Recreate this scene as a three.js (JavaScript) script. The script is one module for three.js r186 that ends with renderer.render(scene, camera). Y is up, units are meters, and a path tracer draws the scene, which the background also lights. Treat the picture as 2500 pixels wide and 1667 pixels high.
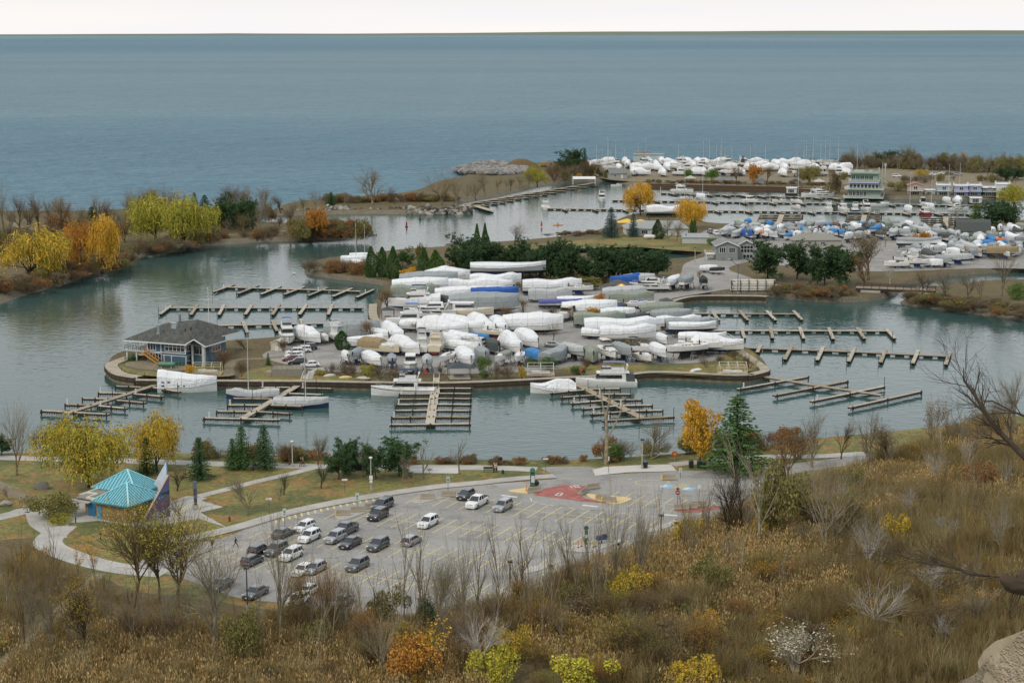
import*as THREE from 'three';
import {mergeGeometries} from 'three/addons/utils/BufferGeometryUtils.js';

// ---------------------------------------------------------------- camera, sky, sun, exposure
const scene=new THREE.Scene();
const camera=new THREE.PerspectiveCamera(21.4531,1024 / 682,0.5,200000);
camera.position.set(0,80,0);
camera.rotation.set(-0.16983,0,-0.0016,'YXZ');
const renderer=new THREE.WebGLRenderer({antialias: true});
renderer.setSize(1024,682);
renderer.toneMapping=THREE.LinearToneMapping;
renderer.toneMappingExposure=1.06;
renderer.shadowMap.enabled=true;
document.body.appendChild(renderer.domElement);

function mulberry(a) {return ()=>{a |= 0;a=(a + 0x6d2b79f5) | 0;let t=Math.imul(a ^ (a >>> 15),1 | a);t=(t + Math.imul(t ^ (t >>> 7),61 | t)) ^ t;return ((t ^ (t >>> 14)) >>> 0) / 4294967296;};}
let R=mulberry(7);
const rr=(a,b)=>a + (b - a)*R(),pick=(a)=>a[Math.floor(R()*a.length)],lerp=(a,b,t)=>a + (b - a)*t;
const clamp01=(t)=>Math.min(1,Math.max(0,t)),smooth=(a,b,t)=>{t=clamp01((t - a) / (b - a));return t*t*(3 - 2*t);};
// periodic value noise: f cells across one period
const hash2=(x,y,s)=>{let h=Math.imul(x,374761393) ^ Math.imul(y,668265263) ^ Math.imul(s,2147483647 - 58);h=Math.imul(h ^ (h >>> 13),1274126177);return ((h ^ (h >>> 16)) >>> 0) / 4294967296;};
function pn(u,v,fx,fy,s) {
  const x=u*fx,y=v*fy,xi=Math.floor(x),yi=Math.floor(y),a=x - xi,b=y - yi,A=a*a*(3 - 2*a),B=b*b*(3 - 2*b);
  const m=(i,n)=>((i % n) + n) % n,x0=m(xi,fx),x1=m(xi + 1,fx),y0=m(yi,fy),y1=m(yi + 1,fy);
  return lerp(lerp(hash2(x0,y0,s),hash2(x1,y0,s),A),lerp(hash2(x0,y1,s),hash2(x1,y1,s),A),B);
}
function fb(u,v,fx,fy,oct,s,gain=0.5) {let a=1,t=0,n=0;for (let i=0;i < oct;i++) {t += a*pn(u,v,fx << i,fy << i,s + i*17);n += a;a *= gain;} return t / n;}

{// the sky: a high even overcast, paler towards the horizon, with soft bands of grey cloud
  const W=2048,H=1024,d=new Float32Array(W*H*4);
  for (let j=0;j < H;j++) for (let i=0;i < W;i++) {
    const el=((j + 0.5) / H - 0.5)*Math.PI,u=i / W,s=Math.max(0,Math.sin(el)),o=(j*W + i)*4;
    const c=fb(u,clamp01(s)*0.98,10,14,4,3),k=smooth(0.35,0.68,c),low=s > 0 && s < 0.12 ? fb(u,s*6,40,14,3,23) - 0.5 : 0;
    const up=smooth(0.0,0.3,s);
    const g=lerp(0.9,0.86,up)*lerp(1.03,0.86,k*smooth(0.004,0.05,s));
    d[o]=g*(lerp(0.985,0.93,up) - low*0.16);d[o + 1]=g*(lerp(0.955,0.975,up) - low*0.08);d[o + 2]=g*(lerp(0.945,1.05,up) + low*0.05);d[o + 3]=1;
 }
  const t=new THREE.DataTexture(d,W,H,THREE.RGBAFormat,THREE.FloatType);
  t.mapping=THREE.EquirectangularReflectionMapping;t.magFilter=THREE.LinearFilter;t.needsUpdate=true;
  scene.background=t;scene.environment=t;
}
const sun=new THREE.DirectionalLight(0xfff0dc,1.5);
sun.position.set(-260,420,-180);sun.target.position.set(0,0,-480);
sun.castShadow=true;sun.shadow.radius=26;sun.shadow.mapSize.set(4096,4096);
Object.assign(sun.shadow.camera,{left: -700,right: 700,top: 700,bottom: -700,near: 1,far: 3000});
scene.add(sun,sun.target);

// ---------------------------------------------------------------- geometry collector
const UP=new THREE.Vector3(0,1,0);
class Geo {
  constructor() {this.p=[];this.i=[];this.c=null;this.n=0;}
  v(x,y,z) {this.p.push(x,y,z);return this.n++;}
  tri(a,b,c) {const k=this.n;this.v(...a);this.v(...b);this.v(...c);this.i.push(k,k + 1,k + 2);return this;}
  quad(a,b,c,d) {const k=this.n;this.v(...a);this.v(...b);this.v(...c);this.v(...d);this.i.push(k,k + 1,k + 2,k,k + 2,k + 3);return this;}
  // a box by its middle, size and turn about y
  box(x,y,z,w,h,d,ry=0) {
    const c=Math.cos(ry),s=Math.sin(ry),q=(a,b,e)=>[x + (a*w*c + e*d*s) / 2,y + b*h / 2,z + (-a*w*s + e*d*c) / 2];
    const A=q(-1,-1,-1),B=q(1,-1,-1),C=q(1,-1,1),D=q(-1,-1,1),E=q(-1,1,-1),F=q(1,1,-1),Gg=q(1,1,1),Hh=q(-1,1,1);
    return this.quad(A,B,C,D).quad(E,Hh,Gg,F).quad(D,C,Gg,Hh).quad(B,A,E,F).quad(C,B,F,Gg).quad(A,D,Hh,E);
 }
  // a beam of width w and height h from a to b (their axis is the beam's middle)
  beam(a,b,w,h) {
    const A=new THREE.Vector3(...a),B=new THREE.Vector3(...b),d=B.clone().sub(A).normalize(),r=new THREE.Vector3().crossVectors(d,Math.abs(d.y) > 0.98 ? new THREE.Vector3(1,0,0) : UP).normalize(),u=new THREE.Vector3().crossVectors(r,d);
    const q=(P,i,j)=>[P.x + r.x*i*w / 2 + u.x*j*h / 2,P.y + r.y*i*w / 2 + u.y*j*h / 2,P.z + r.z*i*w / 2 + u.z*j*h / 2];
    const k=[[-1,-1],[1,-1],[1,1],[-1,1]],a4=k.map((e)=>q(A,...e)),b4=k.map((e)=>q(B,...e));
    for (let n=0;n < 4;n++) {const m=(n + 1) % 4;this.quad(a4[n],a4[m],b4[m],b4[n]);}
    return this.quad(a4[3],a4[2],a4[1],a4[0]).quad(...b4);
 }
  // a smooth tube through points with radii
  tube(pts,rad,sides=5,cap=false) {
    const base=this.n,P=pts.map((q)=>new THREE.Vector3(...q));let r=null;
    P.forEach((p,k)=>{
      const d=(k < P.length - 1 ? P[k + 1] : p).clone().sub(k > 0 ? P[k - 1] : p).normalize();
      if (!r) r=new THREE.Vector3().crossVectors(d,Math.abs(d.y) > 0.9 ? new THREE.Vector3(1,0,0) : UP).normalize();
      else r.addScaledVector(d,-r.dot(d)).normalize();
      const u=new THREE.Vector3().crossVectors(d,r),w=typeof rad === 'number' ? rad : rad[k];
      for (let s=0;s < sides;s++) {const t=s / sides*Math.PI*2,c=Math.cos(t)*w,e=Math.sin(t)*w;this.v(p.x + r.x*c + u.x*e,p.y + r.y*c + u.y*e,p.z + r.z*c + u.z*e);}
   });
    for (let k=0;k < P.length - 1;k++) for (let s=0;s < sides;s++) {const a=base + k*sides + s,b=base + k*sides + (s + 1) % sides;this.i.push(a,b,b + sides,a,b + sides,a + sides);}
    if (cap) for (const k of [0,P.length - 1]) {const c=this.v(P[k].x,P[k].y,P[k].z);for (let s=0;s < sides;s++) {const a=base + k*sides + s,b=base + k*sides + (s + 1) % sides;k ? this.i.push(a,b,c) : this.i.push(b,a,c);}}
    return this;
 }
  // rows of points become one smooth sheet
  grid(rows,closed=false) {
    const base=this.n,m=rows[0].length;rows.forEach((r)=>r.forEach((q)=>this.v(...q)));
    for (let a=0;a < rows.length - 1;a++) for (let b=0;b < (closed ? m : m - 1);b++) {const p=base + a*m + b,q=base + a*m + (b + 1) % m;this.i.push(p,q,q + m,p,q + m,p + m);}
    return this;
 }
  // flat polygon [x, z] at height y
  flat(poly,y,holes=[]) {
    const V=(a)=>a.map((q)=>new THREE.Vector2(q[0],q[1])),tr=THREE.ShapeUtils.triangulateShape(V(poly),holes.map(V)),all=[...poly,...holes.flat()],base=this.n;
    all.forEach((q)=>this.v(q[0],y,q[1]));
    for (const t of tr) {const [a,b,c]=t.map((k)=>all[k]);const up=(b[0] - a[0])*(c[1] - a[1]) - (b[1] - a[1])*(c[0] - a[0]) < 0;this.i.push(base + t[0],base + t[up ? 1 : 2],base + t[up ? 2 : 1]);}
    return this;
 }
  // upright walls round a polygon
  sides(poly,y0,y1) {const ccw=area(poly) < 0;poly.forEach((q,k)=>{const r=poly[(k + 1) % poly.length],[a,b]=ccw ? [q,r] : [r,q];this.quad([a[0],y0,a[1]],[b[0],y0,b[1]],[b[0],y1,b[1]],[a[0],y1,a[1]]);});return this;}
  prism(poly,y0,y1) {return this.sides(poly,y0,y1).flat(poly,y1);}
  add(g,m) {const k=this.n,v=new THREE.Vector3();for (let a=0;a < g.p.length;a += 3) {v.set(g.p[a],g.p[a + 1],g.p[a + 2]);if (m) v.applyMatrix4(m);this.v(v.x,v.y,v.z);} for (const a of g.i) this.i.push(a + k);return this;}
  build(uvScale=1) {
    const g=new THREE.BufferGeometry(),P=new Float32Array(this.p);
    g.setAttribute('position',new THREE.BufferAttribute(P,3));g.setIndex(this.i);g.computeVertexNormals();
    const N=g.attributes.normal.array,uv=new Float32Array(this.n*2);
    for (let k=0;k < this.n;k++) {const x=Math.abs(N[k*3]),y=Math.abs(N[k*3 + 1]),z=Math.abs(N[k*3 + 2]),a=P[k*3],b=P[k*3 + 1],c=P[k*3 + 2];const q=y > x && y > z ? [a,c] : x > z ? [c,b] : [a,b];uv[k*2]=q[0]*uvScale;uv[k*2 + 1]=q[1]*uvScale;}
    g.setAttribute('uv',new THREE.BufferAttribute(uv,2));
    return g;
 }
}
function area(p) {let s=0;p.forEach((q,k)=>{const r=p[(k + 1) % p.length];s += q[0]*r[1] - r[0]*q[1];});return s / 2;}
const M4=(x,y,z,ry=0,s=1)=>new THREE.Matrix4().compose(new THREE.Vector3(x,y,z),new THREE.Quaternion().setFromAxisAngle(UP,ry),typeof s === 'number' ? new THREE.Vector3(s,s,s) : new THREE.Vector3(...s));

// ---------------------------------------------------------------- things, parts, names
const used=new Map();
function numbered(n) {const k=used.get(n) ?? 0;used.set(n,k + 1);return k ? n + '_' + String(k).padStart(3,'0') : n;}
function tag(o,label,category,group,kind) {o.userData={};if (label) o.userData.label=label;if (category) o.userData.category=category;if (group) o.userData.group=group;if (kind) o.userData.kind=kind;return o;}
function thing(name,label,category,x=0,y=0,z=0,turn=0,group) {const o=new THREE.Group();o.name=numbered(name);o.position.set(x,y,z);o.rotation.y=turn;scene.add(o);return tag(o,label,category,group);}
function part(name,geo,m,parent) {const g=geo instanceof Geo ? geo.build() : geo,o=new THREE.Mesh(g,m);o.name=name;o.castShadow=o.receiveShadow=true;parent.add(o);return o;}
function lone(name,geo,m,label,category,group) {const o=part(numbered(name),geo,m,scene);return tag(o,label,category,group);}
function setting(name,geo,m,label) {const o=part(numbered(name),geo,m,scene);return tag(o,label,null,null,'structure');}
// another of a kind that has been built: shares shapes and materials
function again(o,label,x,y,z,turn=0,s=1,group) {const c=o.clone();c.name=numbered(o.name.replace(/_\d{3}$/,''));c.position.set(x,y,z);c.rotation.y=turn;typeof s === 'number' ? c.scale.setScalar(s) : c.scale.set(...s);c.userData={...o.userData,label,...(group ? {group} : {})};scene.add(c);return c;}

// ---------------------------------------------------------------- materials
const texCache={};
function dtex(key,N,fn,srgb=true,rep=1) {
  if (!texCache[key]) {
    const d=new Uint8Array(N*N*4);
    for (let j=0;j < N;j++) for (let i=0;i < N;i++) {const c=fn(i / N,j / N),o=(j*N + i)*4;if (typeof c === 'number') d[o]=d[o + 1]=d[o + 2]=clamp01(c)*255;else for (let k=0;k < 3;k++) d[o + k]=clamp01(c[k])*255;d[o + 3]=255;}
    const t=new THREE.DataTexture(d,N,N,THREE.RGBAFormat);t.wrapS=t.wrapT=THREE.RepeatWrapping;t.magFilter=THREE.LinearFilter;t.minFilter=THREE.LinearMipmapLinearFilter;t.generateMipmaps=true;if (srgb) t.colorSpace=THREE.SRGBColorSpace;t.needsUpdate=true;
    t.repeat.set(rep,rep);texCache[key]=t;
 }
  return texCache[key];
}
const srgb=(h)=>[(h >> 16 & 255) / 255,(h >> 8 & 255) / 255,(h & 255) / 255];
const mixc=(a,b,t)=>[lerp(a[0],b[0],t),lerp(a[1],b[1],t),lerp(a[2],b[2],t)];
const mats={};
function mat(color,rough=0.8,o={}) {const key=color + '|' + rough + '|' + JSON.stringify(o,(k,v)=>(v && v.isTexture ? v.uuid : v));return mats[key] ??= new THREE.MeshPhysicalMaterial({color,roughness: rough,side: THREE.DoubleSide,...o});}
// wear: a faint mottling that all plain paints, plastics and metals share
const mottle=dtex('mottle',256,(u,v)=>{const k=0.88 + 0.12*fb(u,v,6,6,5,41);return [k,k,k];},true,0.35);
const wrinkle=dtex('wrinkle',512,(u,v)=>{const w=fb(u,v,3,3,3,5);return 0.5*fb(u + w*0.12,v,5,22,3,9) + 0.5*fb(u,v + w*0.12,20,6,3,12);},false,0.22);
const grain=dtex('grain',512,(u,v)=>{const k=fb(u,v,48,48,3,21);return k;},false,0.5);
const paint=(c,r=0.45,o={})=>mat(c,r,{map: mottle,...o});
// ---------------------------------------------------------------- the ground, the water
function curve(pts,step=3,jit=0,closed=true) {// a smooth line through [x, z] points, with a little wander
  const c=new THREE.CatmullRomCurve3(pts.map((q)=>new THREE.Vector3(q[0],0,q[1])),closed,'centripetal'),n=Math.max(pts.length*2,Math.round(c.getLength() / step)),o=[];
  for (let k=0;k < (closed ? n : n + 1);k++) {const p=c.getPointAt(k / n);o.push([p.x + jit*(pn(k / n,0.3,97,1,5) - 0.5)*2,p.z + jit*(pn(k / n,0.7,89,1,8) - 0.5)*2]);}
  return o;
}
const pairs=(a)=>{const o=[];for (let k=0;k < a.length;k += 2) o.push([a[k],a[k + 1]]);return o;};
function offset(poly,d) {// moves every corner inwards by d
  const s=area(poly) > 0 ? 1 : -1,n=poly.length;
  return poly.map((p,k)=>{const a=poly[(k + n - 1) % n],b=poly[(k + 1) % n],x=b[0] - a[0],z=b[1] - a[1],l=Math.hypot(x,z) || 1;return [p[0] - z / l*d*s,p[1] + x / l*d*s];});
}
const T={
  grass: dtex('grass',1024,(u,v)=>{const a=fb(u,v,5,5,5,101),b=fb(u,v,60,60,3,111),l=fb(u,v,9,9,6,121,0.7);let c=mixc(srgb(0x585c30),srgb(0x75713d),smooth(0.3,0.7,a));c=mixc(c,srgb(0x8a6c3e),smooth(0.48,0.64,l)*0.85);const k=0.78 + 0.44*b;return [c[0]*k,c[1]*k,c[2]*k];},true,1 / 34),
  scrub: dtex('scrub',1024,(u,v)=>{const a=fb(u,v,7,7,5,131),b=fb(u,v,80,80,3,141);let c=mixc(srgb(0x50452b),srgb(0x6d5f3c),a);c=mixc(c,srgb(0x55562c),smooth(0.55,0.7,fb(u,v,11,11,4,151)));const k=0.7 + 0.55*b;return [c[0]*k,c[1]*k,c[2]*k];},true,1 / 26),
  asphalt: dtex('asphalt',1024,(u,v)=>{const a=fb(u,v,4,4,6,161),b=fb(u,v,128,128,2,171),c=fb(u,v,3,17,4,181),r=fb(u,v,12,12,4,176);const crack=Math.abs(fb(u,v,9,9,5,191) - 0.5) < 0.008 ? -0.07 : 0;const k=0.56 + 0.1*(a - 0.5) + 0.07*(b - 0.5) + 0.06*(c - 0.5) + crack - 0.05*smooth(0.6,0.75,r);return [k*1.0,k*0.99,k*0.955];},true,1 / 40),
  concrete: dtex('concrete',512,(u,v)=>{const k=0.66 + 0.16*(fb(u,v,5,5,6,201) - 0.5) + 0.08*(fb(u,v,90,90,2,205) - 0.5);return [k,k*0.99,k*0.95];},true,1 / 12),
  dirt: dtex('dirt',512,(u,v)=>{const a=fb(u,v,6,6,6,211),k=0.8 + 0.4*(fb(u,v,70,70,2,215) - 0.5);const c=mixc(srgb(0x8a7d62),srgb(0xa79b80),a);return [c[0]*k,c[1]*k,c[2]*k];},true,1 / 14),
  shingle: dtex('shingleground',512,(u,v)=>{const k=0.55 + 0.7*(fb(u,v,60,60,3,225,0.8) - 0.3);const c=mixc(srgb(0x9a917a),srgb(0xb5ac94),fb(u,v,5,5,4,231));return [c[0]*k,c[1]*k,c[2]*k];},true,1 / 8),
  sand: dtex('sand',512,(u,v)=>{const k=0.9 + 0.2*(fb(u,v,50,50,3,241) - 0.5);const c=mixc(srgb(0xb5a388),srgb(0xc9b99c),fb(u,v,3,9,5,245));return [c[0]*k,c[1]*k,c[2]*k];},true,1 / 4),
  wood: dtex('wood',512,(u,v)=>{const n=24,b=Math.floor(v*n),e=(v*n) % 1,g=fb(u,v,8,160,3,251),t=hash2(b,Math.floor(u*3 + hash2(b,9,3)*3),77);let k=0.74 + 0.2*(t - 0.5) + 0.18*(g - 0.5);if (e < 0.07) k *= 0.6;return [k*1.0,k*0.965,k*0.89];},true,1 / 5),
};
const mGrass=new THREE.MeshStandardMaterial({map: T.grass,roughness: 0.95,side: 2}),mScrub=new THREE.MeshStandardMaterial({map: T.scrub,roughness: 0.97,side: 2}),mAsphalt=new THREE.MeshStandardMaterial({map: T.asphalt,roughness: 0.9,side: 2,bumpMap: grain,bumpScale: 0.004}),mConcrete=new THREE.MeshStandardMaterial({map: T.concrete,roughness: 0.88,side: 2});
const mDirt=new THREE.MeshStandardMaterial({map: T.dirt,roughness: 0.95,side: 2}),mShingle=new THREE.MeshStandardMaterial({map: T.shingle,roughness: 0.95,side: 2,bumpMap: grain,bumpScale: 0.12}),mSand=new THREE.MeshStandardMaterial({map: T.sand,roughness: 0.95,side: 2}),mWood=new THREE.MeshStandardMaterial({map: T.wood,roughness: 0.85,side: 2});

// open lake: wind waves; harbour: small ripples
const waveA=dtex('waveA',1024,(u,v)=>{const w=fb(u,v,4,4,3,301)*0.08;return 0.6*fb(u + w,v,30,64,4,311,0.6) + 0.4*fb(u,v + w,13,20,3,321);},false,1 / 300);
const waveR=dtex('waveR',512,(u,v)=>0.72 + 0.28*fb(u,v,30,44,5,326,0.75),false,1 / 1700);
const waveB=dtex('waveB',1024,(u,v)=>{const w=fb(u,v,3,3,3,331)*0.15;return 0.5*fb(u + w,v,40,70,3,341) + 0.5*fb(u,v + w,14,18,4,351);},false,1 / 60);
const mLake=new THREE.MeshPhysicalMaterial({vertexColors: true,roughness: 0.55,roughnessMap: waveR,ior: 1.33,specularIntensity: 0.34,bumpMap: waveA,bumpScale: 14,side: 2});
const mHarbour=new THREE.MeshPhysicalMaterial({color: new THREE.Color(0.042,0.09,0.083),roughness: 0.07,ior: 1.33,specularIntensity: 0.72,bumpMap: waveB,bumpScale: 0.1,side: 2});
{// the lake: one body of grey blue water with drifting patches of siltier and clearer water
  const zs=[300];for (let z=-300,d=60;z > -60000;d *= 1.07) {zs.push(z);z -= d;} zs.push(-60000);
  const g=new Geo(),rows=zs.map((z)=>[...Array(49)].map((_,k)=>{const x=(k - 24) / 24;return [z > -3000 ? x*3000 : x*-z,0,z];}));g.grid(rows);const geo=g.build(),P=geo.attributes.position,c=new Float32Array(P.count*3),A=new THREE.Color(0x6a8690),B=new THREE.Color(0x587c8b),q=new THREE.Color();
  for (let k=0;k < P.count;k++) {const x=P.getX(k),z=P.getZ(k),l=Math.log(Math.max(1,-z)),n=(fb(x / 30000 + 0.5,l / 6,7,9,4,361) - 0.5),b=fb(x / 60000 + 0.5,l / 3,5,40,3,371) - 0.5;q.copy(A).lerp(B,smooth(-0.12,0.12,n));const v=1 + 0.3*b;c.set([q.r*v,q.g*v,q.b*v],k*3);}
  geo.setAttribute('color',new THREE.BufferAttribute(c,3));setting('lake',geo,mLake,'grey green open lake stretching to the horizon');
}
const harbourPoly=pairs([-153.7,-429,-185.4,-520.3,-156,-571.6,-142.9,-657.9,-103.1,-741.1,-108.2,-806,-67.5,-848.1,-30.3,-890.4,11.71,-1018.4,59.6,-1047.6,173,-1015.1,333.3,-1011.8,111.9,-308.8,51.9,-295.4,-107.7,-296.4]);
setting('harbour_water',new Geo().flat(harbourPoly,0.03),mHarbour,'calm dark green water between the docks');
{// the far shore: low wooded hills right across the lake
  const g=new Geo(),z=-52000,rows=[[],[]];for (let k=0;k <= 200;k++) {const x=-24000 + k*240,u=k / 200;rows[0].push([x,0.5,z]);rows[1].push([x,30 + 60*smooth(0.35,0.75,u) + 50*fb(u,0.2,9,1,5,371),z - 300]);}
  g.grid(rows);setting('far_shore',g,mat(0x6a7566,0.95),'low wooded shore on the horizon');
}
function land(name,pts,h,slope,m,label,edge=mShingle,holes=[],jit=0.8) {
  const outer=curve(pts,4,jit),inner=offset(outer,slope),hs=holes.map((q)=>curve(q,4,0.5)),hin=hs.map((q)=>offset(q,-2.5));
  const top=new Geo().flat(inner,h,hin),o=setting(name,top,m,label);
  const ring=(g,a,b,w)=>{for (let k=0;k < a.length;k++) {const n=(k + 1) % a.length;const q=[[a[k][0],-0.7,a[k][1]],[a[n][0],-0.7,a[n][1]],[b[n][0],h,b[n][1]],[b[k][0],h,b[k][1]]];w ? g.quad(...q) : g.quad(q[3],q[2],q[1],q[0]);}};
  const g=new Geo();ring(g,outer,inner,area(outer) < 0);hs.forEach((q,k)=>ring(g,q,hin[k],area(q) > 0));
  const e=part('shore',g,edge,o);return o;
}
const sheet=(name,pts,y,m,label,jit=0,step=2)=>setting(name,new Geo().flat(step ? curve(pts,step,jit) : pts,y),m,label);

land('west_spit',pairs([-163.7,-451.7,-156.8,-504.8,-152.6,-531.2,-149.7,-548,-142.5,-581,-136.8,-622.6,-128.8,-662.8,-113.9,-683.3,-96.4,-692.6,-77.9,-696.5,-64.3,-704.7,-56.5,-717.6,-59.2,-731.2,-66.1,-743.7,-84.1,-753.6,-96.8,-758.7,-106.4,-765.5,-123.8,-811.8,-145.3,-829.4,-172.2,-822.1,-193.9,-811.1,-231,-811.7,-291.9,-816.4]),1.6,5,mScrub,'wooded spit across the bay');
land('breakwater_land',pairs([-109.7,-806,-99.8,-796.7,-82.1,-801.9,-54.8,-803.3,-34.5,-799.3,-22.8,-802.8,-18.4,-813.9,-23.2,-837.3,-25,-847.4,0.12,-908.3,33.5,-978.4,51.4,-980.7,63.2,-956.5,80.1,-951,116.4,-930.2,153.3,-910.2,159.5,-876,188.4,-871.1,248.2,-872.2,305.9,-866.9,368.6,-1047.4,297.7,-1048.9,233.5,-1082.6,200.4,-1103.7,139.7,-1119,64.1,-1127.9,25.4,-1114.5,10.16,-1101,-12.2,-1087.9,-31.3,-1049.5,-27.5,-1013.3,-43.4,-958.6,-55.1,-900,-77.6,-875.8,-102.8,-852.8]),1.6,3,mScrub,'far spit and breakwater');
const central=pairs([-99.1,-432.3,-95.9,-422.1,-91.9,-414.4,-81.2,-412.8,-65.6,-410.6,-47.3,-408.5,-32.9,-405.5,-18.7,-404.4,-1.9,-406.2,14.3,-412,29.8,-415.9,39.4,-415.8,52.7,-414.1,56.6,-414.6,61.4,-422.8,62.3,-428.2,61.3,-442.7,58.1,-458.2,54.2,-480.1,50.9,-502.7,47.6,-524.2,49.6,-532.3,56.2,-543.1,63.9,-545.6,78.8,-544.6,87.7,-537.7,99.4,-534.2,109.9,-537.4,118.4,-548.5,125.8,-568.3,141.4,-587.5,160.8,-599.5,172.9,-603.6,215.7,-607.3,271.5,-768.1,216.9,-760.5,185,-736.9,159.2,-734.1,126.8,-740.9,102,-744.4,84,-751.1,80.1,-779.7,72.8,-797.6,56.1,-792.4,43.6,-763.2,36.8,-731.3,24.3,-706.3,7.97,-692.5,-7.73,-681.9,-21.7,-679.4,-26.4,-674.2,-25.2,-669,-37.8,-661.6,-57.3,-642.3,-68.9,-627.3,-70.3,-602.3,-60.8,-589.9,-46.4,-577.9,-40.4,-568.4,-41.9,-550.3,-41.7,-530.8,-40.2,-503.6,-40.3,-485.8,-49.2,-474.4,-61.4,-466.8,-71.4,-461.9,-84.4,-457,-94,-452.3,-99,-444.1]);
const lagoon=pairs([15.1,-658.3,36.7,-641.1,50.6,-631.5,62.6,-636,66.7,-647.8,60.2,-657.7,47.4,-668,30.5,-665.7]);
land('marina_peninsula',central,1.6,1.2,mScrub,'marina peninsula with the boat yard',mShingle,[lagoon],0.4);
land('east_bank',pairs([115.8,-534.9,118.4,-525,125.2,-518.6,131.4,-512.4,138.2,-504.7,143.1,-497.4,167,-467.2,205.1,-576.9,165.5,-577.4,151.4,-573.7,133.2,-563.6,122.4,-548.5]),1.6,3,mScrub,'brushy bank beyond the footbridge');
// the park and the foot of the bluffs
const HILL=[-5.697,-238.253,0.764,0.645,0.645,-0.764,47.714,-341.541,-0.473];
function terrain(x,z) {const d=Math.max(0,(x - HILL[0])*HILL[2] + (z - HILL[1])*HILL[3] - 1.5),a=smooth(-30,60,(x - HILL[0])*HILL[4] + (z - HILL[1])*HILL[5]);return 1.6 + a*0.16*d*smooth(6,70,z - HILL[7] - HILL[8]*(x - HILL[6]));}
land('park_ground',pairs([-137.5,-337,-97.9,-335.7,-74.5,-336.2,-50.8,-334.7,-27.1,-331.9,-3.88,-329.8,15.4,-330.9,24.1,-333.5,35.2,-336.1,47.7,-341.5,60.7,-347.8,73.9,-352.9,88,-360.3,107.3,-369.7,147.4,-385.1,190,-60,-190,-60]),1.6,3,mGrass,'park lawn strewn with fallen leaves');
{// rough ground that climbs from the car park towards the bluffs
  const g=new Geo(),rows=[];for (let z=-392;z <= -60;z += 3) {const r=[];for (let x=-70;x <= 190;x += 3) {const h=terrain(x,z);r.push([x,h > 1.63 ? h + 0.4*smooth(1.63,2.4,h)*(fb(x / 260 + 0.4,z / 340 + 2,20,26,4,381) - 0.5) : -3,z]);} rows.push(r);}
  setting('hillside',g.grid(rows),mScrub,'brushy slope at the foot of the bluffs');
}
// ---------------------------------------------------------------- paved surfaces
function ribbon(name,pts,w,y,m,label,jit=0) {
  const c=curve(pts,1.5,jit,false),L=[],Rr=[];c.forEach((p,k)=>{const a=c[Math.max(0,k - 1)],b=c[Math.min(c.length - 1,k + 1)],x=b[0] - a[0],z=b[1] - a[1],l=Math.hypot(x,z) || 1;L.push([p[0] - z / l*w / 2,y,p[1] + x / l*w / 2]);Rr.push([p[0] + z / l*w / 2,y,p[1] - x / l*w / 2]);});
  return setting(name,new Geo().grid([L,Rr]),m,label);
}
const lotPoly=pairs([-44.7,-275.8,-42.4,-280.8,-37.7,-287,-30.9,-292.9,-21.1,-300.1,-10.79,-306.5,-3.65,-308.8,2.94,-310.5,6.89,-312,15,-314.6,28.9,-317.6,39.8,-319.1,48.8,-322.2,57,-326,66.9,-329.9,68.5,-326.6,58.3,-320.2,50,-315.3,43.8,-307.3,37.2,-289.1,28,-277.5,19.4,-267.2,8.95,-254.5,2.33,-246.1,-5.13,-238.2,-14.1,-236.5,-25.4,-238,-31.2,-241.3,-35,-242.4,-38.1,-243.5,-42.8,-247.7,-49.9,-254.6,-56.2,-258.8,-53.5,-267.4]);
const lotLine=curve(lotPoly,1.5);
const lot=setting('parking_lot',new Geo().flat(lotLine,1.63),mAsphalt,'grey asphalt car park with yellow stall lines');
const inside=(x,z,poly)=>{let c=false;for (let i=0,j=poly.length - 1;i < poly.length;j=i++) {const [xi,zi]=poly[i],[xj,zj]=poly[j];if ((zi > z) !== (zj > z) && x < (xj - xi)*(z - zi) / (zj - zi) + xi) c=!c;} return c;};
const toEdge=(x,z,poly)=>Math.min(...poly.map((q)=>Math.hypot(q[0] - x,q[1] - z)));
const mYellow=mat(0xd6c888,0.8,{map: mottle}),mWhiteLine=mat(0xd9d9d2,0.8,{map: mottle}),mRed=mat(0xa8655c,0.85,{map: dtex('redpaint',256,(u,v)=>{const k=0.72 + 0.4*fb(u,v,8,8,5,401);return [k,k,k];},true,0.12)}),mCream=mat(0xd9c391,0.85,{map: mottle}),mBlueLine=mat(0x8fb6cf,0.8,{map: mottle});
const SD=[0.418,-0.908],RD=[0.908,0.418],rs=(r,s)=>[r*RD[0] + s*SD[0],r*RD[1] + s*SD[1]],RA=Math.atan2(-RD[1],RD[0]);
function stripe(parent,name,a,b,w,y,m) {const x=b[0] - a[0],z=b[1] - a[1],l=Math.hypot(x,z),nx=-z / l*w / 2,nz=x / l*w / 2;return part(name,new Geo().quad([a[0] + nx,y,a[1] + nz],[b[0] + nx,y,b[1] + nz],[b[0] - nx,y,b[1] - nz],[a[0] - nx,y,a[1] - nz]),m,parent);}
const redPoly=pairs([3.65,-300.7,5.64,-305.3,8.9,-307.8,13.6,-307.1,11.11,-302.2,12.6,-298.4,17.1,-294.8,11.69,-296.7]),redTwo=pairs([27,-290.1,29.6,-291.6,35.3,-293.4,34.6,-291.5,30.8,-289.1,28.5,-289.1]);
part('red_bus_lane',new Geo().flat(redPoly,1.65),mRed,lot);part('red_bus_lane',new Geo().flat(redTwo,1.65),mRed,lot);
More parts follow.
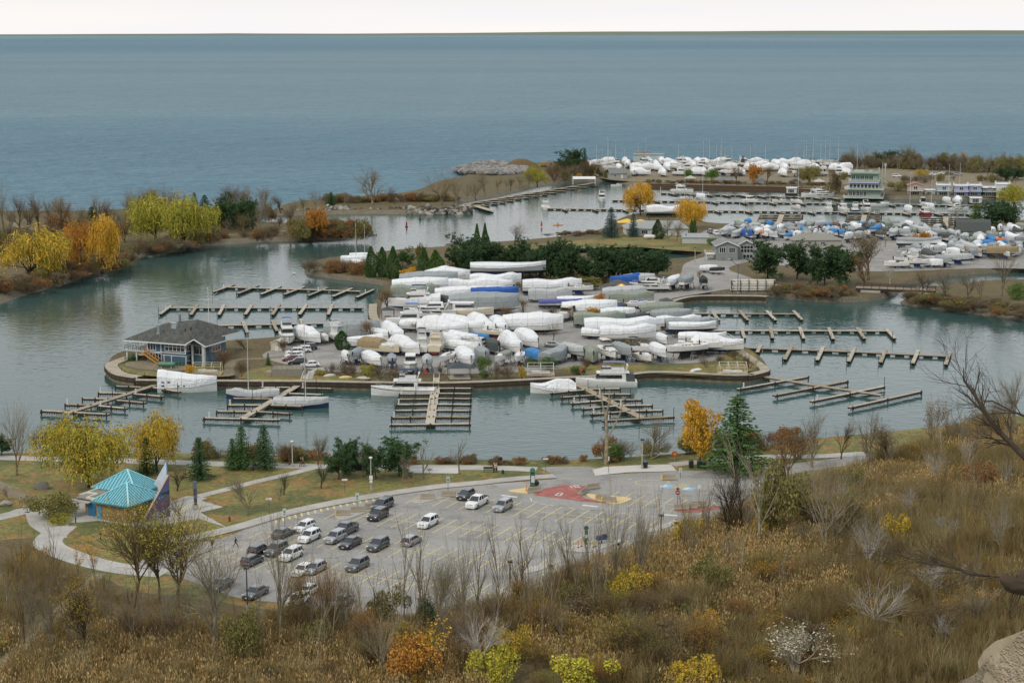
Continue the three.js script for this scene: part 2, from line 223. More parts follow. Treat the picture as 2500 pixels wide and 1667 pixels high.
for (const s0 of [278.7,265.4,250.9,236.2,221.9,207.8]) {
  const rows=[];for (let r=-175;r < -75;r += 2.5) {
    const bits=[[0.12,4.4],[-4.4,-0.12]];
    for (const [a,b] of bits) {const p=rs(r,s0 + a),q=rs(r,s0 + b);if ([p,q].every((t)=>inside(t[0],t[1],lotLine) && !inside(t[0],t[1],redPoly)) && toEdge(...q,lotLine) > 3.2 && toEdge(...p,lotLine) > 3.2 && !(s0 > 270 && r < -112)) {stripe(lot,'stall_line',p,q,0.18,1.642,mYellow);rows.push(r);}}
 }
  if (rows.length) stripe(lot,'row_line',rs(Math.min(...rows),s0),rs(Math.max(...rows),s0),0.18,1.646,mYellow);
}
// markings by the entrance: dashes along the kerb, lane dashes, arrows, wheelchair bays
for (const q of pairs([-38.5,-283.8,-37.6,-285.3,-36.7,-286.4,-35.8,-287.3,-34.9,-288.3,-33.9,-289.2,-32.9,-290.2,-32,-291.2,-31,-292.1,-30,-292.9,-29,-293.9,-28,-294.8,-26.9,-295.7,-25.9,-296.5,-24.9,-297.2,-23.8,-297.9,-22.6,-298.7])) stripe(lot,'kerb_dash',[q[0] - 0.1,q[1] - 1],[q[0] + 0.3,q[1] + 1],0.35,1.645,mYellow);
for (const [a,b,c,d] of [[-1.85,-300.7,0.84,-299.4],[11.81,-294.1,14.4,-293],[25.1,-287.9,27.3,-287.2]]) stripe(lot,'lane_arrow',[a,b],[c,d],0.7,1.645,mWhiteLine);
for (const [a,b,c,d] of [[3.12,-298.9,3.32,-296.7],[3.6,-296.3,4.14,-295.7],[4.8,-295.2,5.67,-294.6],[6.21,-294.2,6.97,-293.9],[9.45,-292.4,10.31,-292.1],[11.5,-291.7,12.1,-291.5],[17.9,-288.9,19.6,-288.2],[20.8,-287.6,22.1,-287.1],[22.7,-286.8,23.7,-286.4],[16.5,-308.6,17.1,-308.8],[20.6,-311.6,21.3,-311.9]]) stripe(lot,'lane_dash',[a,b],[c,d],0.18,1.645,mWhiteLine);
for (const [a,b,c,d] of [[7.35,-300.6,8.07,-302.2],[8.07,-302.2,8.74,-302.1],[8.74,-302.1,8.2,-300.3],[8.2,-300.3,7.35,-300.6],[10.13,-306.8,10.55,-305.8],[10.82,-306.9,11.24,-305.8],[11.39,-306.8,11.81,-305.7],[10.38,-307.3,11.75,-307.3]]) stripe(lot,'bus_lane_mark',[a,b],[c,d],0.25,1.656,mWhiteLine);
for (const [x,z] of pairs([26.8,-306.7,30.5,-304.9])) {const b=part('wheelchair_bay',new Geo().flat([rs(0,0),rs(2,0),rs(2,2.6),rs(0,2.6)].map((q)=>[q[0] + x - 1.2,q[1] + z + 0.8]),1.648),mBlueLine,lot);stripe(b,'wheelchair_mark',[x - 0.7,z + 0.4],[x + 0.4,z - 0.7],0.8,1.654,mWhiteLine);}
{const a=pairs([27.7,-305.5,30.1,-308.5,31.2,-307.7,29,-304.8]);for (let k=0;k < 4;k++) stripe(lot,'hatch_line',a[k],a[(k + 1) % 4],0.18,1.645,mYellow);for (let k=1;k < 5;k++) stripe(lot,'hatch_line',[lerp(a[0][0],a[1][0],k / 5),lerp(a[0][1],a[1][1],k / 5)],[lerp(a[3][0],a[2][0],k / 5),lerp(a[3][1],a[2][1],k / 5)],0.3,1.645,mYellow);}
{const o=curve(pairs([21.7,-309.5,22.6,-310.8,27.1,-310.9,27.9,-310.1,25.8,-307,22.5,-308]),1);for (let k=0;k < o.length;k++) stripe(lot,'island_outline',o[k],o[(k + 1) % o.length],0.16,1.645,mYellow);}
// raised concrete islands
const isl=(pts,m,h=0.13)=>{const c=curve(pts,0.8);const o=part('traffic_island',new Geo().prism(c,1.6,1.63 + h),m,lot);return o;};
isl(pairs([-0.77,-303.4,0.18,-304.3,2,-305.2,4.75,-306.2,4.25,-303.3,3.1,-301.6]),mCream);isl(pairs([12.8,-301.3,15,-300.4,20.4,-298.1,19.2,-295.8,17.9,-294.5,14.6,-296.7,13.1,-299.3]),mCream);
isl(pairs([-29.1,-286.3,-28.2,-288.6,-22.8,-291.6,-24.3,-289.3,-27.7,-284.8]),mConcrete,0.1);isl(pairs([-17.2,-296,-16,-298,-9.86,-300,-11.9,-298.6,-15.9,-295.2]),mConcrete,0.1);
isl(pairs([7.87,-267.5,9.87,-270.2,12.7,-270.2,16.9,-273.2,17.1,-272.4,11.52,-266.1]),mConcrete,0.1);isl(pairs([20.9,-277.2,22.8,-280.2,27.4,-284.4,27.5,-283.7,22.2,-277.2]),mConcrete,0.1);isl(pairs([0.51,-254.6,2.46,-257.8,7.42,-262.2,7.6,-261.5,3.21,-255.8]),mConcrete,0.1);
// walks
ribbon('shore_path',pairs([-108.1,-331.1,-96,-329.3,-85.8,-327.9,-70,-326.2,-55.6,-324.2,-39,-322.1,-18.3,-321.1,-3.78,-320.6,4.44,-319.3]),3.6,1.625,mConcrete,'pale path along the shore');
ribbon('park_path',pairs([-54,-300.3,-49.4,-305.7,-45.2,-310.9,-41.2,-315.1,-36.2,-321]),2.1,1.63,mConcrete,'narrow path crossing the lawn');
ribbon('sidewalk',pairs([-53.7,-272.1,-48.7,-275.9,-43.6,-281.1,-39.3,-286.8,-35,-291.3,-28.2,-297,-21.5,-301.5,-13.3,-306.3,-3.66,-310,-3.98,-310,2.05,-312.4,7.67,-314]),3,1.74,mConcrete,'pale sidewalk along the car park kerb');
{const k=curve(pairs([-53.4,-270.1,-48.3,-274,-43.4,-279.4,-39,-285,-34.8,-289.7,-28,-295.4,-21.4,-300,-13.2,-304.8,-3.65,-308.6,-3.96,-308.7,2.04,-311,7.64,-312.6]),2,0,false),g=new Geo();for (let i=0;i < k.length - 1;i++) g.beam([k[i][0],1.68,k[i][1]],[k[i + 1][0],1.68,k[i + 1][1]],0.18,0.16);setting('kerb',g,mat(0x8d7f70,0.9),'kerb of the car park');}
sheet('forecourt',pairs([5.2,-320.6,10.24,-321.4,14.8,-320.9,15.3,-314.3,11.12,-312.4,7.15,-311.8,7.06,-316]),1.634,mAsphalt,'paved link between path and road');
const mPad=mat(0xc9c7bf,0.9,{map: mottle});
sheet('bus_pad',pairs([14.6,-318.9,14.9,-314.3,20.7,-316.8,29.8,-317.7,29.3,-322.9,22.2,-322.1,16.9,-321]),1.68,mPad,'white concrete bus stop pad',0,0);
sheet('concrete_pad',pairs([-19,-316.8,-9.75,-316.3,-9.83,-320.4,-18.5,-320.3]),1.64,mPad,'white concrete pad by the path',0,0);
ribbon('shore_path_east',pairs([29.3,-322.9,33.3,-324.5,39.4,-325.7,44.8,-328.4,58.6,-329.5,67,-331.7]),3,1.625,mConcrete,'path running on past the bus pad');
sheet('plaza',pairs([-75.8,-298.8,-72.8,-293.1,-72.8,-286.2,-76.1,-278.9,-72.8,-275.4,-70.3,-274.7,-72,-283.2,-67.6,-284.7,-63.2,-282.5,-58.8,-280.2,-51.6,-286.1,-45.9,-280.5,-50.4,-287.6,-51.8,-289.9,-48.5,-293.3,-52.9,-297.4,-52.2,-299.3,-55.8,-300.7,-59.6,-294.6,-66.6,-298.7]),1.632,mConcrete,'pale paved court round the pavilion',0,0);
ribbon('garden_path',pairs([-92.5,-310.7,-87.8,-304.7,-84.2,-300.5,-81.6,-298.8]),3.2,1.628,mDirt,'pale path curving past the boulders');ribbon('garden_path',pairs([-85.2,-286.3,-82.4,-289.3,-80.6,-292.4,-76.4,-282.5,-73,-277.5]),3.4,1.629,mConcrete,'path joining the pavilion court');
ribbon('drive',pairs([-72.5,-281.6,-72.5,-271.6,-66.3,-263.9,-58.4,-258.2,-51.2,-255.8]),4.5,1.631,mConcrete,'pale drive behind the willows');
ribbon('dirt_trail',pairs([-65.3,-215.4,-63.8,-221.2,-62.8,-229.1,-62.7,-236.3,-61.9,-241.8,-61.1,-249.8,-60.7,-255.9]),1.9,1.627,mDirt,'worn dirt trail through the scrub',0.3);
sheet('brush_ground',pairs([-82.3,-271.7,-75.9,-275.2,-65.1,-260.6,-55.5,-249,-45.8,-244.6,-38.5,-240.3,-29.5,-237.5,-18.6,-236.1,-5.61,-229.5,-4.94,-199.4,-61.6,-199.7]),1.62,mScrub,'brown scrubby ground below the car park',1.2);
// marina peninsula: yard asphalt, lawns
sheet('boatyard_asphalt',pairs([-61.6,-437.2,-54,-424.9,-44.3,-416.8,-23.9,-413.1,-6.7,-412.9,10.62,-417.9,22.5,-424.2,44.3,-426.2,53.1,-433.9,47.6,-458.9,46.5,-492.6,43.7,-513.7,47.6,-531.5,61.5,-546.8,78,-566.8,73.1,-602.1,86.8,-632.2,74.6,-639.5,60.9,-618.8,51.6,-576.8,32.3,-562.6,6.43,-558.3,-13.2,-577.6,-32.5,-568.1,-37.9,-532.4,-38.6,-479.5,-52,-459.9,-58.2,-450.7]),1.63,mAsphalt,'grey boat yard paving');
sheet('yard_lawn',pairs([11.78,-420,18.9,-423.3,27.4,-424.6,37.5,-425.2,45.5,-425.2,54.2,-439.4,58.7,-443.8,58,-419.6,49.5,-409.8,36.3,-411.8,28.7,-413.2,16.9,-412]),1.64,mGrass,'mown lawn along the seawall');
sheet('yard_lawn',pairs([-95,-425.3,-94.3,-430.2,-90.7,-432.6,-76.6,-423.5,-64.5,-411,-74,-408.9,-85.7,-411.2,-91.9,-417.4]),1.64,mGrass,'grass below the clubhouse');
sheet('yard_lawn',pairs([-63.3,-411,-61.3,-418.7,-57.1,-421.8,-46.6,-410.9,-33.3,-410.8,-32.9,-405.5,-62.5,-407.3]),1.64,mGrass,'grass strip behind the seawall');
sheet('point_lawn',pairs([-21.1,-660.7,7.73,-672,26.7,-686.6,43.8,-709.1,59.3,-701.6,76.2,-680.4,72.7,-648.1,61.2,-652,47,-662.3,28.7,-660,7.49,-650.2,-14.7,-645.6]),1.64,mGrass,'lawn on the point');
sheet('far_yard',pairs([81,-723.6,122.3,-713.9,168.9,-704.4,203.8,-714.2,238.7,-721.3,199.5,-600.6,158.3,-601.1,129.3,-594.1,109.3,-596.4,85,-618.5,76,-651.8]),1.64,mAsphalt,'packed far boat yard');
sheet('spit_yard',pairs([46.6,-1078.2,110.1,-1076.8,195.2,-1061.7,286.7,-1009.9,332.2,-1009,297.1,-901,196.6,-910.1,173.2,-940.4,97.5,-952.2,55.2,-969.1]),1.64,mDirt,'yard on the far spit');
ribbon('club_path',pairs([-65.9,-411,-67.5,-425.1,-66.7,-431.6,-60.4,-433.2,-54.8,-436.5]),2.6,1.645,mDirt,'sandy path by the clubhouse');
ribbon('club_path',pairs([-47,-406.4,-47,-413.9,-45.3,-420.1]),2,1.646,mConcrete,'ramp path down to the pier');
ribbon('spit_path',pairs([-121,-697.3,-109.2,-708.1,-97.6,-713.6,-90.5,-722.1]),3,1.62,mDirt,'trail on the wooded spit');ribbon('spit_path',pairs([-211.8,-757.5,-202.8,-738.7,-192.5,-726.6]),3,1.62,mDirt,'pale trail among the spit trees');
// ---------------------------------------------------------------- docks and seawalls
const mPile=mat(0x3c3228,0.9,{map: mottle}),mUnder=mat(0x2c2a25,0.9,{map: mottle}),mFloat=mat(0x191b1a,0.7),mSteel=mat(0x5a564e,0.6,{metalness: 0.3}),mWhitePost=paint(0xdcdcd8,0.5);
const mDeck=['b','c','d'].map((k,n)=>new THREE.MeshStandardMaterial({map: T.wood,color: [0xe6e2da,0xcfc7b8,0xf2efe8][n],roughness: 0.88,side: 2}));
function plankRun(g,a,b,w,y,t) {g.beam([a[0],y,a[1]],[b[0],y,b[1]],w,t);}
// main walk a..b with side fingers; each finger [x, z, x, z]
function dock(label,group,pts,w,fingers,o={}) {
  const {y=0.75,fw=0.9,fixed=false,posts=0.4,pedestals=true,floats=true,tall=2.4}=o,[ax,az]=pts[0],d=thing(o.name ?? 'dock',label,'dock',ax,0,az,0,group),L=(p)=>[p[0] - ax,p[1] - az];
  const P=pts.map(L);
  const walk=new Geo(),sub=new Geo();
  for (let k=0;k < P.length - 1;k++) {plankRun(walk,P[k],P[k + 1],w,y - 0.06,0.12);for (const s of [-1,1]) {const x=P[k + 1][0] - P[k][0],z=P[k + 1][1] - P[k][1],l=Math.hypot(x,z),nx=-z / l*w*0.45*s,nz=x / l*w*0.45*s;sub.beam([P[k][0] + nx,y - 0.23,P[k][1] + nz],[P[k + 1][0] + nx,y - 0.23,P[k + 1][1] + nz],0.14,0.22);}}
  const wk=part('walkway',walk,mDeck[Math.floor(R()*3)],d);part('stringer',sub,mUnder,wk);
    const floatRun=(a,b,ww)=>{const x=b[0] - a[0],z=b[1] - a[1],l=Math.hypot(x,z),n=Math.max(1,Math.floor(l / 3.4));for (let k=0;k < n;k++) {const t=(k + 0.5) / n;part('float',new Geo().box(a[0] + x*t,0.2,a[1] + z*t,Math.min(2.2,l / n*0.7),0.42,ww*0.8,Math.atan2(-z,x)),mFloat,d);}};
  if (floats && !fixed) for (let k=0;k < P.length - 1;k++) floatRun(P[k],P[k + 1],w);
  fingers.forEach((f,n)=>{
    const a=L([f[0],f[1]]),b=L([f[2],f[3]]),g=new Geo();plankRun(g,a,b,fw,y - 0.02,0.12);const fg=part('finger',g,mDeck[n % 3],d);
    const u=new Geo(),x=b[0] - a[0],z=b[1] - a[1],l=Math.hypot(x,z),nx=-z / l*fw*0.44,nz=x / l*fw*0.44;
    for (const s of [-1,1]) u.beam([a[0] + nx*s,y - 0.26,a[1] + nz*s],[b[0] + nx*s,y - 0.26,b[1] + nz*s],0.12,0.34);
    if (fixed) for (let k=0;k < l;k += 0.55) u.box(a[0] + x*k / l + nx,y - 0.52,a[1] + z*k / l + nz,0.16,0.3,0.12);
    part('fender_beam',u,mUnder,fg);
    if (!fixed) floatRun(a,b,fw);
    const ends=fixed ? [0.02,0.5,0.98] : [0.98];
    for (const t of ends) {const top=y + (R() < posts ? tall*rr(0.5,1) : fixed ? 0.25 : 0.35),r=top > y + 0.6 ? 0.07 : 0.15;part('pile',new Geo().tube([[a[0] + x*t + nx*1.4,-1,a[1] + z*t + nz*1.4],[a[0] + x*t + nx*1.4,top,a[1] + z*t + nz*1.4]],r,6,true),mPile,fg);}
    if (pedestals && n % 2 === 0) {const t=fixed ? 0.08 : 0.5;part('power_post',new Geo().box(a[0] + x*t,y + 0.5,a[1] + z*t,0.28,1.05,0.28).box(a[0] + x*t,y + 1.05,a[1] + z*t,0.36,0.12,0.36),mWhitePost,d);}
 });
  return d;
}
const west='floating docks in the west bay',east='floating docks in the east basin',near='piers off the seawall',farg='docks of the far marina';
dock('outermost of the three west bay docks, with seven slanted fingers',west,pairs([-90.6,-565.5,-47.1,-555.5]),1.3,[[-89,-570.9,-92.9,-555],[-80.9,-569,-84.7,-550.8],[-73.5,-567.1,-77.3,-549.7],[-65.9,-565.9,-70.1,-549],[-58.2,-564,-62.4,-546.2],[-50.4,-562.2,-54.7,-544.4],[-43.3,-559.6,-47.3,-542.7]]);
dock('middle of the three west bay docks, straight with short fingers',west,pairs([-101.3,-522.1,-43.4,-521.4]),1.3,[1072,1240,1415,1590,1765,1935,2110].map((_,n)=>[[-100.7,-526.4,-100.8,-509.8],[-93.2,-527.2,-91.8,-508.6],[-85.3,-528.1,-83.8,-508.5],[-77.1,-527.7,-76.3,-509],[-69,-528.5,-68.5,-508.3],[-60.9,-527.8,-60.8,-508.8],[-53.2,-528.3,-52.6,-508.7]][n]));
dock('west bay dock closest to the clubhouse roof',west,pairs([-81.3,-489.5,-54.9,-492.5,-40.4,-495]),1.3,[[-75.4,-497.6,-71.2,-477.5],[-67.3,-498.9,-63.5,-480],[-59.5,-500.3,-56.2,-482.6]]);
dock('short east basin dock under the curved wall',east,pairs([49.6,-509.6,82.3,-508.4]),1.3,[[57.7,-514,57.9,-497.3],[65.9,-514.5,65.9,-497.2],[73.6,-514.4,73.7,-497.1],[81.4,-514.3,81.2,-497.9]]);
dock('middle dock of the east basin',east,pairs([54.1,-479.8,101.9,-478.6]),1.3,[[62.5,-483.7,61.2,-467.1],[70.5,-484.9,68.6,-467.1],[78.5,-484.9,76.7,-466.5],[86.3,-484,84.3,-465.7],[94,-483.9,92.6,-466.1],[101.5,-482,100.6,-466.3]]);
dock('longest east basin dock, reaching out past the seawall corner',east,pairs([59.5,-452.8,85.4,-446.8,108.6,-439.9]),1.3,[[64,-456.3,61.7,-445.9],[71.8,-455,67.1,-435.9],[79.7,-453.8,74.9,-434.8],[87.4,-452.1,82.3,-433],[94.8,-449.7,89.8,-431.5],[102.9,-448.9,97.4,-430.4],[110.3,-446.6,105,-428.6]]);
const fx={fixed: true,fw: 0.85,y: 0.95,posts: 0.3,name: 'pier',tall: 2.6};
dock('pier beside the tall wrapped cruiser, slanting left',near,pairs([-80.7,-405.3,-94.2,-372.4]),1.5,[[-87,-407.6,-81.8,-407.1],[-90.2,-402.1,-83.6,-400.6],[-92.4,-394.4,-85.8,-394],[-94.5,-388.3,-88.5,-387.6],[-96.7,-381.7,-90.7,-381],[-81.4,-400.6,-74.4,-395.6],[-84.3,-393.2,-77.2,-390.2],[-86.6,-386.2,-79.7,-383.3],[-89.2,-380.2,-82.5,-377.4],[-100.3,-375.4,-85,-371.4]],fx);
dock('pier between the two masted sailboats',near,pairs([-47.8,-407.6,-56.2,-367.3]),1.6,[[-57.1,-400.4,-49.9,-400.3],[-61.5,-388,-52.3,-387.3],[-61.5,-380.8,-53.9,-380.7],[-62.8,-374.4,-55,-373.8],[-47.9,-399.6,-40.4,-398.8],[-49.9,-393.3,-42,-391.9],[-52.3,-380.7,-44.9,-379.4],[-54.2,-374,-46.6,-371.8],[-64.5,-367.7,-48.2,-365.8]],fx);
dock('broad straight pier with eleven rungs like a ladder',near,pairs([-17.3,-406.8,-17.2,-383.1,-16.9,-361.9]),1.9,[[-25.2,-392.3,-17.5,-392.6],[-25.1,-386.6,-17.4,-387],[-25.1,-380.9,-17.4,-381.3],[-25,-374.7,-17.3,-375],[-25.3,-367.8,-17.2,-368.3],[-17,-399.1,-8.94,-398.9],[-16.9,-393.2,-8.9,-392.8],[-16.9,-387.6,-8.84,-387.1],[-16.8,-381.3,-8.79,-380.8],[-16.7,-374.9,-8.78,-374.5],[-16.6,-368.4,-8.72,-367.9],[-25.1,-360.9,-8.43,-361.5]],fx);
dock('pier running down right from the motor yacht',near,pairs([14.6,-404.1,27,-367.2]),1.7,[[8.54,-393.3,16.3,-397],[10.74,-388.6,18.8,-391],[12.8,-382.1,20.8,-385.3],[14.9,-376.2,22.8,-379.4],[16.5,-370.5,24.5,-373.7],[16.9,-397.8,24.5,-398.3],[18.9,-392,26.4,-391.9],[20.8,-385.5,28.5,-385.7],[22.8,-379.5,30.3,-380],[24.8,-374,32.1,-374.6],[18.7,-364.3,33.9,-368.3]],fx);
dock('pier off the seawall corner with four slanted arms',near,pairs([56.4,-415,69,-401.9,81.8,-390.5]),1.5,[[50.8,-397.6,69,-412.2],[57.9,-390.3,77.2,-406.9],[65.1,-383.9,84.3,-400.5],[72.2,-377.3,91.4,-394.8]],fx);
// far marina
const fo={fw: 1.1,posts: 0.1};
const rowf=(x0,z0,x1,z1,n,dx,dz)=>{const o=[];for (let k=0;k < n;k++) {const t=(k + 0.5) / n,x=lerp(x0,x1,t),z=lerp(z0,z1,t);o.push([x,z,x + dx,z + dz]);} return o;};
const farRow=(label,a,b,c,d,n,dx,dz)=>dock(label,farg,[[a,b],[c,d]],1.6,rowf(a,b,c,d,n,dx,dz),fo);
farRow('front dock row of the far marina, empty at its west end',16.2,-822.4,207.8,-794.7,14,2,9);
farRow('second dock row of the far marina behind the yellow willow',48,-863.7,222.4,-832.5,13,2,9);
farRow('third dock row of the far marina below the gazebos',74.5,-902.2,159.4,-872.1,10,3,9);
dock('boardwalk along the far spit with comb of finger docks',farg,pairs([-23.8,-839.3,5.45,-895.3,44.6,-964.4]),2,[[-21,-844.1,-10.44,-834.9],[-17.2,-851,-6.62,-843.1],[-13.4,-858.1,-2.73,-850.8],[-9.47,-865.3,0.91,-860],[-5.49,-872.6,4.61,-868],[-1.45,-880,8.71,-875.3],[2.66,-888.3,13.6,-883.5],[7.55,-897.6,17.9,-892.7],[12.5,-907,22.3,-902.9],[18.3,-916.7,27.5,-913.2],[24.3,-927.3,33.5,-924.7],[30.4,-938.3,39.7,-935.5],[35.8,-948.6,45.2,-945.8]],{fw: 1.1,posts: 0.05,pedestals: false});
dock('bare landing stage at the breakwater tip',farg,pairs([-16.8,-830.2,-9.16,-807.1]),3.2,[],{y: 1.3});
const comb=(label,x0,z0,x1,z1,half,n)=>dock(label,farg,[[x0,z0],[x1,z1]],2.2,[...Array(n)].flatMap((_,k)=>{const t=(k + 0.4) / n,x=lerp(x0,x1,t),z=lerp(z0,z1,t);return [[x,z,x - half,z],[x,z,x + half,z]];}),{fw: 0.9,posts: 0.05,pedestals: false});
comb('comb pier behind the far yard, closest to the grey house',119.3,-793.2,110,-743,9.5,7);comb('comb pier behind the far yard, below the green building',155.2,-790,143.2,-734.5,7.6,7);comb('comb pier behind the grey barn',188.4,-779,172,-711.7,10.5,8);
// terraced timber edge of the far spit
{const d=thing('timber_terrace','brown stepped timber bank below the far gazebos','terrace');for (let k=0;k < 3;k++) {const g=new Geo(),a=[71.1,-948.4],b=[109.4,-934.8],c=[169.8,-917.8],dz=k*5;g.beam([a[0],0.9 + k*0.5 - 0.5,a[1] + 14 - dz],[b[0],0.9 + k*0.5 - 0.5,b[1] + 14 - dz],1.6,0.9).beam([b[0],0.88 + k*0.5 - 0.5,b[1] + 14 - dz],[c[0],0.88 + k*0.5 - 0.5,c[1] + 14 - dz],1.6,0.9);part('step_timber',g,mat(0x6d5844,0.9,{map: T.wood}),d);}}
// seawalls: timber cap, walers and sheet piling
const mSheet=mat(0x8d7f66,0.9,{map: mottle}),mWaler=mat(0x3a352d,0.9,{map: mottle}),mCap=new THREE.MeshStandardMaterial({map: T.wood,color: 0xdedad0,roughness: 0.9,side: 2});
function seawall(label,pts,o={}) {
  const {top=1.9,w=1.6,inward=1}=o,c=curve(pts,1.2,0,false),[ax,az]=c[0],d=thing('seawall',label,'seawall',ax,0,az,0,'timber seawalls of the marina'),cap=new Geo(),sh=new Geo(),wa=new Geo(),L=[],Rr=[],rows=[[],[]];
  c.forEach((p,k)=>{const a=c[Math.max(0,k - 1)],b=c[Math.min(c.length - 1,k + 1)],x=b[0] - a[0],z=b[1] - a[1],l=Math.hypot(x,z),nx=-z / l*inward,nz=x / l*inward,e=[p[0] - ax,p[1] - az];L.push([e[0],top,e[1]]);Rr.push([e[0] + nx*w,top,e[1] + nz*w]);
    const i=(k % 2)*0.22 + 0.12;rows[0].push([e[0] + nx*i,-0.6,e[1] + nz*i]);rows[1].push([e[0] + nx*i,top - 0.15,e[1] + nz*i]);
    if (k) {const q=[c[k - 1][0] - ax,c[k - 1][1] - az];for (const y of [top - 0.28,top - 0.95]) wa.beam([q[0] - nx*0.05,y,q[1] - nz*0.05],[e[0] - nx*0.05,y,e[1] - nz*0.05],0.24,0.3);}});
  cap.grid([L,Rr]);cap.grid([L.map((q)=>[q[0],q[1] - 0.22,q[2]]),L]);cap.grid([Rr,Rr.map((q)=>[q[0],q[1] - 0.5,q[2]])]);
  for (let k=0;k < c.length - 1;k++) sh.quad(rows[0][k],rows[0][k + 1],rows[1][k + 1],rows[1][k]);
  part('cap_boardwalk',cap,mCap,d);part('sheet_piling',sh,mSheet,d);part('waler',wa,mWaler,d);return d;
}
seawall('long timber seawall facing the park with ribbed sheet piling',pairs([-86,-404,-77.5,-403.4,-64.3,-402.8,-46.6,-402.2,-35.3,-401.1,-23.2,-400.1,-12.1,-400.4,-1.88,-402.3,14.1,-406.6,27.5,-410,32.4,-412.5,39.1,-412,51.1,-408.8,56.3,-409.3]),{inward: -1,w: 1.7});
seawall('curved boardwalk ringing the clubhouse point',pairs([-91.8,-438.6,-94.1,-436.6,-96.4,-430.2,-97.4,-424,-96.1,-418.9,-92.2,-410.9,-87.1,-407]),{inward: -1,w: 3});
seawall('pale concrete walk bending round the seawall corner',pairs([57.4,-444.4,59,-432.6,60.6,-418.6,60.3,-414.6,56.8,-410.1,54.9,-408.6]),{inward: 1,w: 2.2});
seawall('curved wooden wall at the head of the east basin',pairs([45.1,-514.2,47.3,-523,51.2,-530.8,56.4,-535.7,65.8,-536,75.7,-534.8,76.2,-534.1]),{inward: -1,w: 1.7});
seawall('short walled landing behind the west bay docks',pairs([-41.8,-520.9,-40.5,-502.7,-38.8,-490.7,-35.6,-479.1]),{inward: -1,w: 2.4});
// ---------------------------------------------------------------- boats
const mWrap=new THREE.MeshPhysicalMaterial({color: 0xe0e4e6,roughness: 0.38,flatShading: true,side: 2,bumpMap: wrinkle,bumpScale: 0.22});
const canvas=(c)=>mat(c,0.85,{flatShading: true,bumpMap: wrinkle,bumpScale: 0.12,map: mottle});
const COVER={white: mWrap,grey: canvas(0x9aa2a4),pale: canvas(0xb9bfbf),dark: canvas(0x4a5152),black: canvas(0x2b3132),blue: canvas(0x2f5fae),sky: canvas(0x3f86c4),tan: canvas(0x9b8a68),green: canvas(0x8f998b),purple: canvas(0x5a5fa0),orange: canvas(0xd8702e),brown: canvas(0x6e5b4a)};
const mGel=paint(0xe4e5e1,0.3,{clearcoat: 0.4}),mHullCream=paint(0xd9d0b6,0.4),mNavy=paint(0x26375a,0.35),mRedHull=paint(0x8e2b2e,0.4),mGlassDark=mat(0x1c2326,0.12,{clearcoat: 0.5}),mTeak=mat(0x8c6a45,0.8),mCanvasDark=mat(0x22303e,0.85),mRail=mat(0xb7babb,0.3,{metalness: 0.7}),mGrayHull=paint(0xa6aaa6,0.5),mTan=paint(0xb39a70,0.6);
const HULL={white: mGel,cream: mHullCream,navy: mNavy,red: mRedHull,grey: mGrayHull,tan: mTan},BOTTOM={blue: paint(0x2d4a78,0.8),black: paint(0x24272a,0.8),red: paint(0x7d3a34,0.8),green: paint(0x2f5d55,0.8),white: mGel};
const mStand=mat(0x4b4744,0.7,{metalness: 0.3}),mBlock=mat(0x6d5c48,0.9),mTyre=mat(0x1b1b1b,0.9);

function hullLines(L,B,fb,dr,sail) {
  const n=13,st=[];
  for (let k=0;k < n;k++) {
    const t=k / (n - 1),x=(t - 0.5)*L;
    const b=sail ? B / 2*Math.pow(Math.max(0,Math.sin(Math.PI*(0.16 + 0.84*Math.min(1,t*0.985 + 0.015)))),0.72)*(t > 0.999 ? 0.05 : 1) : B / 2*(t < 0.5 ? 0.93 + 0.14*t : Math.max(0.03,1 - Math.pow((t - 0.5) / 0.5,2.4)));
    const s=fb*(sail ? 0.94 + 0.5*Math.pow(t - 0.35,2)*2 : 0.88 + 0.42*t*t),w=b*(sail ? 0.86 : 0.84 - 0.4*Math.max(0,t - 0.6)),ky=-dr*(t < 0.62 ? 1 : 1 - Math.pow((t - 0.62) / 0.38,2)*0.96),rake=sail ? 0 : 0;
    st.push({x,t,b,s,w,ky});
 }
  return st;
}
function frustum(g,x0,x1,w,y0,y1,f0,f1,tw,cut=[0,1],out=0) {// a cabin block: slopes f0 at the back and f1 at the front, narrower on top
  const [c0,c1]=cut,at=(c)=>{const y=lerp(y0,y1,c),a=x0 + f0*c - out,b=x1 - f1*c + out,h=lerp(w,tw,c) / 2 + out;return [[a,y,-h],[b,y,-h],[b,y,h],[a,y,h]];},p=at(c0),q=at(c1);
  for (let k=0;k < 4;k++) {const m=(k + 1) % 4;g.quad(p[m],p[k],q[k],q[m]);} g.quad(q[3],q[2],q[1],q[0]);return g;
}
const ridge={tent: (t)=>0.62 + 0.38*Math.sin(Math.PI*clamp01(t*0.9 + 0.1)),flat: (t)=>0.78 + 0.2*Math.sin(9*t)*(t < 0.85) - 0.25*smooth(0.75,1,t),cabin: (t)=>0.3 + 0.7*smooth(-0.1,0.1,t)*(1 - smooth(0.45,0.78,t)),fly: (t)=>0.25 + 0.75*smooth(-0.08,0.16,t)*(1 - smooth(0.36,0.8,t)),low: (t)=>0.5 + 0.2*Math.sin(6*t),wedge: (t)=>1 - 0.75*t,peak: (t)=>0.25 + 0.75*Math.max(0,1 - Math.abs(t - 0.4) / 0.5)};
const protoBoat={};
